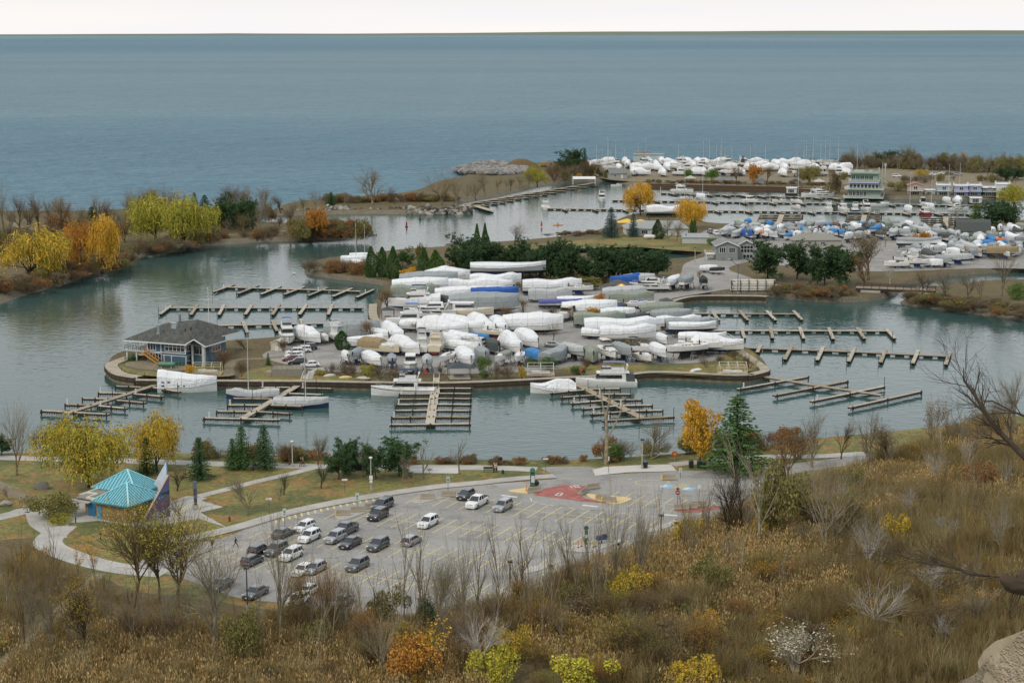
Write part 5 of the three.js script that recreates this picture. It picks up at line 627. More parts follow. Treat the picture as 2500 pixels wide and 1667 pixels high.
{// grey house
  const grey=siding(0x8b9290),b=thing('grey_house','grey clapboard house with white framed windows by the lagoon','house',75,1.62,-623.5),roof=new THREE.MeshStandardMaterial({map: mShingleRoof.map,color: 0xa5a8a4,roughness: 0.95,side: 2});
  wall(b,-3.8,3.7,-12,0,0,5.1,grey);{const [r,w]=gable(b,-3.8,3.7,-12,0,5.1,6.7,roof,'z',0.6);part('gable_wall',w,grey,b);part('bargeboard',new Geo().beam([-4.4,4.9,0.62],[-0.05,6.75,0.62],0.1,0.3).beam([-0.05,6.75,0.62],[4.3,4.9,0.62],0.1,0.3),mTrim,r);}
  wall(b,4.2,10.2,-13,-4,0,5,grey,'side_wall');{const [r,w]=gable(b,4.2,10.2,-13,-4,5,6.6,roof,'z',0.5,'side_roof');part('side_gable',w,grey,b);part('bargeboard',new Geo().beam([3.7,4.75,-3.4],[7.2,6.6,-3.4],0.1,0.3).beam([7.2,6.6,-3.4],[10.7,4.75,-3.4],0.1,0.3),mTrim,r);}
  wall(b,3.72,4.2,-12,-6,0,5,grey,'link_wall');win(b,-1.6,3.6,0.02,2.2,2,'z',3);win(b,1.7,3.6,0.02,2.2,2,'z',3);win(b,3.72,3.6,-2.5,1.4,2,'x',2);win(b,7.4,3.5,-3.98,4.4,2.6,'z',4,2);win(b,7.8,0.9,-3.98,3.6,1.5,'z',3);wall(b,-0.9,1.2,-0.02,1.2,0,1.5,grey,'porch');wall(b,-7.2,-3.9,-6,-1,1.9,2.1,mTrim,'deck');railing(b,[[-3.9,-1],[-7.2,-1],[-7.2,-6]],2.1,1,mTrim);for (const z of [-1.3,-5.7]) wall(b,-7.1,-6.9,z,z + 0.2,0,2,mTrim,'deck_post');
}
{const b=thing('long_shed','long pale shed with low grey roof above the point lawn','shed',68.9,-672.7,0);const [x,z]=[69,-674.2];b.position.set(x,1.62,z);b.rotation.y=-0.06;wall(b,-4.9,4.9,-4,0,0,2.3,paint(0xbfc2bd,0.8));part('roof',new Geo().quad([-5.1,2.3,0.3],[5.1,2.3,0.3],[5.1,3.5,-4.4],[-5.1,3.5,-4.4]).quad([-5.1,2.2,0.3],[5.1,2.2,0.3],[5.1,2.32,0.32],[-5.1,2.32,0.32]),paint(0x9ba3a2,0.7),b);part('roof_vent',new Geo().box(-3.4,3.2,-2,0.3,0.6,0.3),mUnder,b);part('end_door',new Geo().box(-4.95,1,-1.2,0.1,2,1),mRedHull,b);}
{// sailing club hall with pale roof and yellow canopies
  const [x,z]=[55.9,-700.8],b=thing('club_hall','low white club hall with grey roof behind the bare trees','hall',x,1.62,z,0.05);wall(b,-11,13,-13,0,0,2.8,paint(0xc9cbc6,0.8));part('roof',new Geo().quad([-11.6,2.8,0.6],[13.6,2.8,0.6],[11,5,-9],[-7,5,-9]).tri([13.6,2.8,0.6],[13.6,2.8,-14],[11,5,-9]).tri([-11.6,2.8,-14],[-11.6,2.8,0.6],[-7,5,-9]).quad([13.6,2.8,-14],[-11.6,2.8,-14],[-7,5,-9],[11,5,-9]),paint(0x9a9f9c,0.8),b);for (const k of [-8,-4,0,4]) win(b,k,1.5,0.02,2.4,1.5,'z',3);
  for (const [l,px,pz] of [['yellow canopy on the hall terrace, west one',46.7,-727.7],['yellow canopy on the hall terrace, beside the dark spruce',52.1,-725.5]]) {const u=thing('yellow_canopy',l,'canopy',px,1.62,pz,0,'yellow canopies');part('top',new Geo().tri([-4,2.6,3],[4,2.6,3],[0,4,0]).tri([4,2.6,3],[4,2.6,-3],[0,4,0]).tri([4,2.6,-3],[-4,2.6,-3],[0,4,0]).tri([-4,2.6,-3],[-4,2.6,3],[0,4,0]),mat(0xd9b44a,0.8),u);for (const [a,c] of [[-3.8,2.8],[3.8,2.8],[-3.8,-2.8],[3.8,-2.8]]) part('pole',new Geo().box(a,1.3,c,0.1,2.6,0.1),mRail,u);}
  boat(68,-775.2,90,W(20,'flat',{seed: 50,ch: 2.6,fb: 1.4,hull: 'grey',bottom: 'green'}),'very long white wrap behind the club hall',Gy);
}
{// green waterside restaurant on piles
  const g=paint(0x8f9f8e,0.7),pale=paint(0xb9c3b8,0.7),b=thing('restaurant','three storey green restaurant on piles with balconies','restaurant',169.7,-867.4,0,0);const [x,z]=[169.1,-865.8];b.position.set(x,0.2,z);b.rotation.y=-0.24;
  for (let k=0;k < 6;k++) for (const zz of [-0.5,-9,-18]) part('pile',new Geo().tube([[-8 + k*3.2,-1,zz],[-8 + k*3.2,1,zz]],0.3,6),mPile,b);
  wall(b,-9.5,9.5,-21,1,0.9,1.2,pale,'deck');wall(b,-7.4,8,-20,-1.2,1.2,5,g);wall(b,-9,9.6,-21,0.6,5,5.3,pale,'balcony');wall(b,-7,7.4,-19,-2,5.3,8.8,g);wall(b,-7.2,7.6,-19.5,-1.4,8.8,9.05,pale,'balcony');wall(b,-6.2,6.6,-18,-3,9.05,12.4,g);wall(b,-6.8,7,-18.6,-2,12.4,12.75,paint(0x7c9079,0.7),'roof_slab');
  for (let k=0;k < 8;k++) win(b,-5.9 + k*1.75,6.5,-1.95,1.6,1.9,'z',1,1,mTrim,mPane);const aw=part('glass_awning',new Geo().quad([-7,8.1,-1],[7.2,8.1,-1],[7.2,9.0,-2],[-7,9.0,-2]),mat(0x9a9cc0,0.25),b);for (let k=0;k < 12;k++) part('awning_rib',new Geo().beam([-7 + k*1.28,8.14,-1],[-7 + k*1.28,9.04,-2],0.1,0.08),mTrim,aw);
  for (let k=0;k < 5;k++) win(b,-5 + k*2.1,10.6,-2.96,2,2.2,'z',2,1,pale,mat(0x2c4a48,0.1));for (let k=0;k < 5;k++) win(b,-6 + k*1.7,2.9,-1.16,1.5,2.4,'z',2);for (let k=0;k < 5;k++) win(b,8.02,3,-4 - k*3,1.6,1.6,'x',2);
  railing(b,[[-9.4,-8],[-9.4,0.9],[9.4,0.9],[9.4,-20]],1.2,1,mTrim,1);railing(b,[[-8.9,-8],[-8.9,0.5],[9.5,0.5],[9.5,-20]],5.3,1,mTrim,1);railing(b,[[-7.1,-8],[-7.1,-1.5],[7.5,-1.5],[7.5,-12]],9.05,1,mTrim,1);
  part('roof_hut',new Geo().box(-2.5,13.3,-8,5,1,3).box(3,13.4,-7,1.6,1.2,1.4),pale,b);part('antenna_mast',new Geo().tube([[8.6,9,-6],[8.6,18,-6]],0.12,5).tube([[9.8,9,-8],[9.8,17,-8]],0.35,6).box(9.8,16.6,-8,0.9,1.4,0.9).tube([[7,12.7,-5],[7,15.6,-5]],0.3,6),pale,b);part('porch_roof',new Geo().quad([8,9.4,-8],[11,7.4,-8],[11,7.4,-16],[8,9.4,-16]),paint(0x7f9a7c,0.7),b);
}
// floating homes
function home(label,x,z,w,d,h,c,o={}) {const b=thing('floating_home',label,'floating home',x,0.1,z,o.ry ?? -0.15,'floating homes beside the restaurant'),m=siding(c);part('float_base',new Geo().box(0,0.35,-d / 2 + 0.6,w + 1.4,0.7,d + 1.6),mUnder,b);wall(b,-w / 2,w / 2,-d,0,0.7,h,m);if (o.gable) {const [r,g]=gable(b,-w / 2,w / 2,-d,0,h,h + 1.3,paint(0xa8786a,0.8),'z',0.4);part('gable_wall',g,m,b);} else {wall(b,-w / 2 - 0.3,w / 2 + 0.3,-d - 0.3,0.3,h,h + 0.2,mTrim,'roof');if (h > 4) railing(b,[[-w / 2,-d],[-w / 2,0],[w / 2,0],[w / 2,-d]],h + 0.2,1,mTrim,0.9);} if (h > 4) {wall(b,-w / 2 - 0.3,w / 2 + 0.3,0,1.4,3.3,3.5,mTrim,'balcony');railing(b,[[-w / 2 - 0.2,0],[-w / 2 - 0.2,1.3],[w / 2 + 0.2,1.3],[w / 2 + 0.2,0]],3.5,0.9,mTrim,1);win(b,0,4.7,0.02,2,1.8,'z',2);} win(b,-0.3,1.9,0.02,w*0.6,1.9,'z',4);win(b,w / 2 + 0.02,1.9,-d / 2,1.6,1.2,'x',2);return b;}
home('cream floating home with pink gabled roof',197.5,-880.3,7,8,5.8,0xb9aa98,{gable: true});home('small pale blue floating cabin with white flat roof',204.8,-881.3,5,7,3.4,0xaebbc2);home('pale blue floating home with roof terrace',211,-878.4,6.4,8,6,0xa3b3bf);home('lilac floating home with white roof stair',218.7,-875.4,6.4,8,6,0x9ea0c4);home('blue grey floating home next to the lilac one',225.6,-876.4,5.8,8,6,0x8f9dbb);home('dark glass floating home',232.6,-875.2,6.4,9,5,0x3b4748);home('white floating home with large windows behind the willow',238.5,-872.3,6.6,9,7,0xd4d8d6);
home('little white houseboat on the front far dock',217.8,-843,5,6,3,0xcdd0cc);home('white boathouse cabin on the third dock row',139.5,-896.9,5,6,3.2,0xd2d6d6);
// barns and sheds
{const [x,z]=[176.5,-685.4],b=thing('grey_barn','dark grey barn with steep gambrel roof in the far yard','barn',x,1.6,z,-0.12);wall(b,-6.2,6.2,-6,0,0,4,paint(0x8b8f8a,0.8));part('roof',new Geo().quad([-6.6,3.2,0.4],[6.6,3.2,0.4],[6.6,6.6,-1.2],[-6.6,6.6,-1.2]).quad([-6.6,6.6,-1.2],[6.6,6.6,-1.2],[6.6,7.6,-3],[-6.6,7.6,-3]).quad([6.6,3.2,-6.4],[-6.6,3.2,-6.4],[-6.6,6.6,-4.8],[6.6,6.6,-4.8]).quad([6.6,6.6,-4.8],[-6.6,6.6,-4.8],[-6.6,7.6,-3],[6.6,7.6,-3]),paint(0x4e5452,0.8),b);part('gable_wall',new Geo().quad([6.2,3.6,0],[6.2,3.6,-6],[6.2,6.4,-4.7],[6.2,6.4,-1.3]).tri([6.2,6.4,-1.3],[6.2,6.4,-4.7],[6.2,7.4,-3]),paint(0xa9aaa0,0.8),b);part('hay_window',new Geo().box(6.25,5.4,-3,0.06,1,0.7),mPane,b);}
{const [x,z]=[32.6,-531.9],b=thing('lamp_shed','grey shed with a lit lamp in its gable amid the covered boats','shed',x,1.63,z,0.1),m=siding(0x8c9392);wall(b,-5,5,-7,0,0,2.9,m);const [r,g]=gable(b,-5,5,-7,0,2.9,4.8,mShingleRoof,'z',0.5);part('gable_wall',g,m,b);part('door',new Geo().box(-2.5,1.1,0.05,1.8,2.2,0.1),mTrim,b);const lm=part('gable_lamp',new THREE.SphereGeometry(0.16,8,6).translate(0,3.6,0.25),new THREE.MeshStandardMaterial({color: 0xffe0b0,emissive: 0xffb060,emissiveIntensity: 4}),b);const pl=new THREE.PointLight(0xffb870,14);pl.position.set(0,3.6,0.55);pl.castShadow=true;b.add(pl);}
{const [x,z]=[113.1,-662.5],b=thing('yard_office','low grey roofed yard office behind the pines','office',x,1.6,z,0.05);wall(b,-9,9,-8,0,0,2.6,paint(0xaaa79c,0.8));part('roof',new Geo().quad([-9.6,2.6,0.5],[9.6,2.6,0.5],[5,4.6,-4],[-5,4.6,-4]).tri([9.6,2.6,0.5],[9.6,2.6,-8.5],[5,4.6,-4]).tri([-9.6,2.6,-8.5],[-9.6,2.6,0.5],[-5,4.6,-4]).quad([9.6,2.6,-8.5],[-9.6,2.6,-8.5],[-5,4.6,-4],[5,4.6,-4]),paint(0x8f8d84,0.85),b);win(b,2,1.5,0.02,1.6,1.2);}
{const [x,z]=[-58.9,-443.8],b=thing('cream_shed','small cream shed with white roof behind the clubhouse lawn','shed',x,1.62,z,-0.3);wall(b,-1.6,1.6,-2.6,0,0,2,paint(0xc9c2b0,0.8));const [r,g]=gable(b,-1.6,1.6,-2.6,0,2,2.7,paint(0xdcdcd6,0.7),'z',0.2);part('gable_wall',g,paint(0xc9c2b0,0.8),b);part('door',new Geo().box(0,0.9,0.03,0.9,1.8,0.06),mTrim,b);}
{const [x,z]=[58.1,-979.9],b=thing('spit_cottage','small grey cottage at the head of the far ramp','cottage',x,1.6,z,0.3);wall(b,-5,5,-6,0,0,3,paint(0xa7aba4,0.8));const [r,g]=gable(b,-5,5,-6,0,3,5.2,paint(0x7d837f,0.8),'x',0.4);part('gable_wall',g,paint(0xa7aba4,0.8),b);win(b,-2,1.7,0.02,1.4,1.2);part('door',new Geo().box(2,1.1,0.05,1,2.1,0.08),mTrim,b);}
{const [x,z]=[82.3,-1081.1],b=thing('boat_shed','pale blue boat shed on the far spit','shed',x,1.6,z,0);wall(b,-9,9,-8,0,0,6,paint(0xb4c3c6,0.8));wall(b,-9.4,9.4,-8.4,0.4,6,6.4,paint(0x87918f),'roof');win(b,-4,3,0.02,3,2.4,'z',3);}
// gazebos and canopies
function gazebo(label,x,z,w,roofc,h=2.4,rise=0.9,ground=1.62) {const t=thing('gazebo',label,'gazebo',x,ground,z,0.1,'gazebos');const a=w / 2 + 0.3;part('roof',new Geo().tri([-a,h,a],[a,h,a],[0,h + rise,0]).tri([a,h,a],[a,h,-a],[0,h + rise,0]).tri([a,h,-a],[-a,h,-a],[0,h + rise,0]).tri([-a,h,-a],[-a,h,a],[0,h + rise,0]),mat(roofc,0.7,{map: mottle}),t);for (const [i,j] of [[-1,1],[1,1],[1,-1],[-1,-1]]) part('post',new Geo().box(i*w / 2,h / 2,j*w / 2,0.12,h,0.12),mUnder,t);part('bench',new Geo().box(0,0.45,-w*0.3,w*0.7,0.1,0.4).box(0,0.2,-w*0.3,w*0.5,0.4,0.1),mDeck[1],t);part('floor',new Geo().box(0,0.06,0,w,0.12,w),mDeck[0],t);return t;}
gazebo('dark grey roofed gazebo between the bushes on the seawall',-12.2,-408.1,5,0x3b4347,2.6,1);gazebo('small charcoal gazebo by the west landing',-34.6,-495.9,3.4,0x3f4749);gazebo('small grey gazebo at the curved basin wall',44.4,-512.2,3.4,0x4b4f4d);
[['far shore gazebo below the green willow',94.4,-950.8],['far shore gazebo, first of the two blue grey ones',109.2,-941.9],['far shore gazebo, second of the two blue grey ones',113.9,-938.3],['far shore gazebo beside the restaurant shrubs',158.4,-927.5],['far shore gazebo under the orange tree',129.2,-934.4],['far shore gazebo near the olive willow',146,-927.7]].forEach(([l,x,z],k)=>gazebo(l,x,z,5,[0xb5b7ad,0x6f7c85,0x6f7c85,0xb5b7ad,0x59636b,0x2f3a40][k],2.6,1.4));
{const [x,z]=[37.9,-944.7],t=thing('white_canopy','curved white canopy at the end of the far boardwalk','canopy',x,1.4,z);part('vault',new Geo().grid([...Array(7)].map((_,k)=>[[-6,3 + Math.sin(k / 6*Math.PI)*1.2,-2 + k*0.66],[6,3 + Math.sin(k / 6*Math.PI)*1.2,-2 + k*0.66]])),mGel,t);for (const a of [-5.8,5.8]) for (const c of [-2,2]) part('leg',new Geo().box(a,1.5,c,0.2,3,0.2),mTrim,t);}
{const [x,z]=[53,-689.1],t=thing('white_tank','white horizontal tank on the point lawn','tank',x,1.62,z);part('shell',new THREE.CapsuleGeometry(0.75,3.2,6,14).rotateZ(Math.PI / 2).translate(0,1,0),paint(0xdedfda,0.4),t);for (const a of [-1.3,1.3]) part('saddle',new Geo().box(a,0.3,0,0.4,0.6,1.2),mConcrete,t);}
{const [x,z]=[98.6,-591.8],t=thing('blue_tent','blue tent glimpsed between the basin pines','tent',x,1.62,z);part('tent_roof',new Geo().tri([-3.6,2.2,2],[3.6,2.2,2],[0,4,0]).tri([3.6,2.2,2],[3.6,2.2,-2],[0,4,0]).tri([-3.6,2.2,-2],[-3.6,2.2,2],[0,4,0]),mat(0x3d55a5,0.8),t);for (const a of [-3.4,3.4]) part('pole',new Geo().box(a,1.1,1.9,0.1,2.2,0.1),mRail,t);}
{// rack of stored dock sections / shells
  const [x,z]=[74,-548],t=thing('shell_rack','rack of long white rowing shells above the basin wall','rack',x,1.62,z,-0.02);for (let k=0;k < 6;k++) part('upright',new Geo().box(-6.5 + k*2.6,1.8,0,0.14,3.6,2.4),mStand,t);const n=['white','cream','white'];for (let r=0;r < 7;r++) for (let c=0;c < 2;c++) part('shell',new THREE.CapsuleGeometry(0.2,13.4 - (r % 3),3,7).scale(1,1,0.9).rotateZ(Math.PI / 2).translate((r % 2)*0.6,0.4 + r*0.5,0.7 - c*1.2),r % 3 ? mGel : mHullCream,t);
}
{// footbridge over the channel
  const a=[106.1,-547.1],c=[128,-540.7],t=thing('footbridge','dark footbridge with railings over the narrow channel','bridge',(a[0] + c[0]) / 2,0,(a[1] + c[1]) / 2),l=Math.hypot(c[0] - a[0],c[1] - a[1]) / 2 + 0.5;t.rotation.y=Math.atan2(-(c[1] - a[1]),c[0] - a[0]);part('deck',new Geo().box(0,2.9,0,l*2,0.25,3.4),mDeck[1],t);for (const s of [-1,1]) {part('girder',new Geo().box(0,2.45,s*1.6,l*2,0.7,0.3),mat(0x2e2622,0.8),t);const g=new Geo();for (const y of [3.5,3.85,4.1]) g.beam([-l,y,s*1.65],[l,y,s*1.65],0.09,0.12);part('railing',g,mat(0x4a4038,0.85),t);for (let k=0;k <= 10;k++) part('post',new Geo().box(-l + k*l / 5,3.5,s*1.68,0.14,1.3,0.14),mat(0x3d352e,0.85),t);} for (const s of [-1,1]) part('abutment',new Geo().box(s*l*0.62,1,0,l*0.5,2.6,4),mConcrete,t);
}
{// stone walled terrace, gangways
  const [x,z]=[-52.1,-409.4],t=thing('stone_terrace','grey stone terrace with wooden railing beside the pier','terrace',x,1.62,z,-0.03);part('stone_wall',new Geo().box(0,0.9,-2,7.2,1.8,4.2),mat(0x8a877b,0.95,{map: mottle}),t);railing(t,[[-3.5,-4],[-3.5,0],[3.5,0],[3.5,-4]],1.8,1,mat(0x7d7666,0.9),1.2);part('stair_flank',new Geo().box(-4.3,0.5,-1.5,1.2,1,3),mDeck[1],t);
}
for (const [l,a,b,c,d] of [['white railed gangway at the east walkway',55.4,-460.8,58.3,-453.3],['gangway linking the middle seawall steps to the pier',-17.3,-405.6,-17.2,-399.8],['gangway ramp at the clubhouse pier',-47.6,-409.3,-47.7,-404.1]]) {const t=thing('gangway',l,'gangway',a,0,b,0,'gangways down to the docks');part('ramp',new Geo().beam([0,2,0],[c - a,1,d - b],1.3,0.12),mDeck[2],t);const g=new Geo(),n=[-(d - b),c - a],q=Math.hypot(...n);for (const s of [-1,1]) {const ox=n[0] / q*0.62*s,oz=n[1] / q*0.62*s;g.beam([ox,3,oz],[c - a + ox,2,d - b + oz],0.07,0.07);for (let k=0;k <= 4;k++) g.beam([(c - a)*k / 4 + ox,2 - k / 4,(d - b)*k / 4 + oz],[(c - a)*k / 4 + ox,3 - k / 4,(d - b)*k / 4 + oz],0.05,0.05);} part('handrail',g,mTrim,t);}
// ---------------------------------------------------------------- cars
const mTyreC=mat(0x17181a,0.9),mRimC=mat(0x9a9da0,0.35,{metalness: 0.8}),mGlassCar=mat(0x1a2226,0.06,{clearcoat: 1}),mLamp=mat(0xe8ecee,0.15,{clearcoat: 1}),mTail=mat(0x9c1f1d,0.3),mBlackTrim=mat(0x1d1f21,0.7);
const carProto={},wheelGeo=new THREE.CylinderGeometry(1,1,0.22,18).rotateX(Math.PI / 2),rimGeo=new THREE.CylinderGeometry(0.62,0.6,0.24,10).rotateX(Math.PI / 2);
const KIND={// length, width, height, bonnet line, cabin [x0, x1, roof x0, roof x1] as fractions from the back, belt height
  sedan: {L: 4.8,W: 1.84,H: 1.45,belt: 0.92,hood: 0.86,cab: [0.1,0.72,0.26,0.56],wr: 0.33,deck: 0.98},suv: {L: 4.7,W: 1.9,H: 1.7,belt: 1.08,hood: 1.02,cab: [0.01,0.74,0.09,0.56],wr: 0.37,deck: 1.06},hatch: {L: 4.3,W: 1.78,H: 1.5,belt: 0.96,hood: 0.9,cab: [0.01,0.78,0.1,0.56],wr: 0.33,deck: 0.95},van: {L: 5.1,W: 1.98,H: 1.75,belt: 1.05,hood: 1.0,cab: [0.01,0.82,0.05,0.6],wr: 0.35,deck: 1.05},pickup: {L: 5.8,W: 2.02,H: 1.92,belt: 1.2,hood: 1.15,cab: [0.34,0.76,0.38,0.6],wr: 0.41,deck: 1.18}};
function buildCar(kind,color) {
  const k=KIND[kind],o=new THREE.Group(),m=mat(color,0.28,{clearcoat: 1,clearcoatRoughness: 0.08,metalness: color === 0x9a9ea0 || color === 0x5d6266 ? 0.5 : 0.05}),X=(t)=>(t - 0.5)*k.L,h=k.W / 2,gy=k.wr*0.62;
  const prof=[[0,0.62],[0.03,0.8],[0.1,k.deck / k.belt],[0.3,1],[0.6,1],[0.72,k.hood / k.belt*1.02],[0.88,k.hood / k.belt*0.97],[0.965,k.hood / k.belt*0.86],[1,0.6]],rows=prof.map(([t,f])=>{const y=k.belt*f,w=h*(t < 0.02 || t > 0.98 ? 0.84 : t < 0.06 || t > 0.94 ? 0.93 : 1);return [[X(t),gy,w*0.9],[X(t),gy + 0.12,w],[X(t),y*0.62,w*1.0],[X(t),y - 0.08,w*0.96],[X(t),y,w*0.86],[X(t),y + 0.02,0],[X(t),y,-w*0.86],[X(t),y - 0.08,-w*0.96],[X(t),y*0.62,-w],[X(t),gy + 0.12,-w],[X(t),gy,-w*0.9]];});
  const g=new Geo().grid(rows);for (const r of [rows[0],rows[rows.length - 1]]) {for (let i=0;i < 5;i++) g.quad(r[i],r[10 - i],r[9 - i],r[i + 1]);}
  const body=part('body',g,m,o);
  const [c0,c1,r0,r1]=k.cab,y0=k.belt - 0.04,cabW=h*1.76,topW=h*1.42;
  part('window_glass',frustum(new Geo(),X(c0) + 0.05,X(c1),cabW,y0,k.H - 0.06,X(r0) - X(c0),X(c1) - X(r1),topW),mGlassCar,o);
  part('roof',frustum(new Geo(),X(r0) - 0.06,X(r1) + 0.1,topW*1.05,k.H - 0.1,k.H,0.05,0.12,topW*0.9),m,o);
  for (const s of [-1,1]) {const p=new Geo();const pil=(a,b)=>p.beam([X(a),y0,s*cabW / 2],[X(b),k.H - 0.08,s*topW / 2],0.09,0.05);pil(c0 + 0.02,r0);pil(c1 - 0.01,r1 + 0.01);pil((c0 + c1) / 2 - 0.02,(r0 + r1) / 2);if (kind !== 'sedan' && kind !== 'pickup') pil(c0 + 0.13,r0 + 0.1);part('pillar',p,m,o);}
  if (kind === 'pickup') part('cargo_bed',new Geo().box(X(0.17),k.belt + 0.035,0,k.L*0.3,0.03,h*1.55),mBlackTrim,o);
  for (const t of [0.19,0.8]) for (const s of [-1,1]) {const w=new THREE.Mesh(wheelGeo,mTyreC);w.name='wheel';w.scale.set(k.wr,k.wr,1);w.position.set(X(t),k.wr,s*(h - 0.1));o.add(w);const r=new THREE.Mesh(rimGeo,mRimC);r.name='rim';w.add(r);}
  for (const s of [-1,1]) {part('headlight',new Geo().box(X(0.955),k.hood*0.82,s*h*0.72,0.16,0.16,0.4,s*0.35),mLamp,body);part('tail_light',new Geo().box(X(0.02),k.deck*0.84,s*h*0.72,0.14,0.18,0.36),mTail,body);part('mirror',new Geo().box(X(c1) - 0.25,k.belt + 0.08,s*(h + 0.08),0.14,0.14,0.2),m,body);}
  part('grille',new Geo().box(X(0.985),k.hood*0.66,0,0.08,0.22,h*1.05),mBlackTrim,body);part('number_plate',new Geo().box(X(1.0),k.hood*0.48,0,0.03,0.13,0.34),mGel,body);part('sill',new Geo().box(0,gy + 0.03,0,k.L*0.92,0.12,k.W*0.94),mBlackTrim,body);
  return o;
}
function car(kind,color,x,z,head,label,group,y=1.64) {const key=kind + color,o=(carProto[key] ??= buildCar(kind,color)).clone();o.name=numbered({sedan: 'parked_car',suv: 'parked_suv',hatch: 'parked_hatchback',van: 'parked_van',pickup: 'parked_pickup'}[kind]);o.position.set(x,y,z);o.rotation.y=(head - 90)*Math.PI / 180;tag(o,label,kind === 'pickup' ? 'pickup' : kind === 'van' ? 'van' : 'car',group);scene.add(o);return o;}
const IN=-24.7,OUT=155.3,Gc='cars in the park car park',WH=0xdcdedd,BK=0x15181b,GR=0x3f4548,SV=0x9a9ea0,DG=0x5d6266;
for (const [k,c,x,z,h,l] of [
  ['hatch',BK,-7.95,-298.7,IN,'black hatchback beside the white pickup'],['pickup',WH,-5.88,-293.7,IN,'white pickup truck with open black bed'],['suv',SV,-1.58,-291.2,IN,'silver crossover parked alone east of the pickup'],
  ['van',GR,-21.7,-292,IN,'charcoal minivan beside the concrete barriers'],['suv',BK,-22,-285.7,IN,'glossy black crossover in front of the minivan'],['suv',WH,-13.6,-281.2,IN,'white crossover standing alone mid lot'],
  ['hatch',WH,-33.2,-279,IN,'white hatchback at the upper west end of the lot'],['suv',WH,-31.8,-273,IN,'white crossover just below the white hatchback'],['sedan',GR,-36.2,-275.3,OUT,'dark grey sedan with red tail lights facing the kerb'],
  ['pickup',GR,-26.5,-276.7,IN,'dark grey pickup behind the silver crossover pair'],['suv',SV,-27.7,-272.5,IN,'silver crossover tucked between pickup and dark sedan'],['sedan',BK,-25.1,-269.6,IN,'black sedan veiled by bare saplings'],
  ['suv',GR,-20.7,-268.2,IN,'boxy charcoal utility wagon with small hitch carrier'],['hatch',SV,-15.7,-270.9,OUT,'grey hatchback facing away at the end of its row'],
  ['suv',BK,-38.6,-265.4,OUT,'black crossover parked tail out by the walker'],['suv',DG,-36.1,-265.7,IN,'slate crossover between the black and white ones'],['suv',WH,-33.5,-263.1,IN,'white crossover with dark roof glass in the lower west row'],['hatch',GR,-39,-260.4,OUT,'dark wagon with red tail lights at the west edge'],
  ['sedan',WH,-30.8,-255.4,IN,'white sedan behind the orange leaved sapling'],['hatch',SV,-29.1,-256.2,IN,'pale hatchback half hidden behind the white sedan'],['suv',DG,-23,-257.7,IN,'slate utility wagon behind thin bare trees'],
  ['sedan',DG,-36.3,-244.6,IN,'blue grey sedan beside the lamp post at the lot bottom'],['sedan',GR,-41.8,-248.3,IN,'dark car half behind the willow at the lot corner'],['sedan',WH,-29.1,-245.3,IN,'white sedan with open rear behind yellow saplings'],['hatch',WH,-29.9,-241.2,IN,'white hatchback at the lower kerb'],['sedan',SV,-23.8,-240.4,IN,'silver car at the lowest edge of the lot'],
]) car(k,c,x,z,h,l,Gc);
const Gd='cars in the marina';
for (const [k,c,x,z,h,l] of [['suv',WH,-53.8,-438.6,-78,'white crossover, first of the two by the cream shed'],['suv',WH,-52.3,-441.6,-78,'white crossover, second of the two by the cream shed'],['suv',BK,-51.3,-445.1,-78,'black crossover behind the two white ones'],['sedan',WH,-53.4,-434.5,-80,'white sedan above the maroon car'],['sedan',0x6b2028,-53.4,-429.8,-80,'maroon sedan in the clubhouse row'],['suv',BK,-51.5,-424.9,-80,'black crossover below the maroon sedan'],['sedan',WH,-48,-421.7,-75,'white sedan parked by the shrub hedge'],['van',SV,7.99,-495.1,10,'silver van on the yard lane'],['sedan',SV,10.64,-448.9,80,'silver sedan at the edge of the front boat row'],['suv',GR,78.6,-708.5,10,'dark wagon at the far yard entrance'],['suv',WH,80.2,-703.2,10,'white car next to the dark wagon at the far yard'],['van',WH,211.1,-987.6,60,'white van on the drive behind the restaurant'],['van',WH,233.5,-998.1,-80,'white van beside the yellow bush on the far spit'],['suv',WH,240.5,-1005.3,-80,'white car east of the spit van'],['van',WH,260.5,-968.8,-80,'white van below the far spit pines'],['suv',SV,247.3,-997.8,80,'silver car among the spit trees'],['suv',GR,243.4,-1003,80,'dark car among the spit trees']]) car(k,c,x,z,h,l,Gd);
// ---------------------------------------------------------------- street furniture
function lampPost(label,x,z,h,y=1.62,c=0x6d6a63,kind='ball') {const t=thing('lamp_post',label,'lamp post',x,y,z,0,'lamp posts');part('pole',new Geo().tube([[0,0,0],[0,h,0]],[0.12,0.08],7,true),mat(c,0.6),t);part('base',new Geo().box(0,0.3,0,0.4,0.6,0.4),mConcrete,t);if (kind === 'ball') part('luminaire',new THREE.SphereGeometry(0.34,10,7).scale(1,0.6,1).translate(0,h + 0.1,0),paint(0xd9d9d4,0.4),t);else if (kind === 'arm') {part('arm',new Geo().tube([[0,h - 0.4,0],[-2.6,h + 1.6,0]],0.07,6),mat(c,0.6),t);part('luminaire',new Geo().box(-2.8,h + 1.7,0,0.8,0.15,0.3),paint(0xbfc2c0),t);} else part('luminaire',new Geo().box(0,h + 0.05,0,0.7,0.2,0.7),mat(0x2b2b29,0.6),t);return t;}
const TP=(x,z,h)=>[x,z,h];
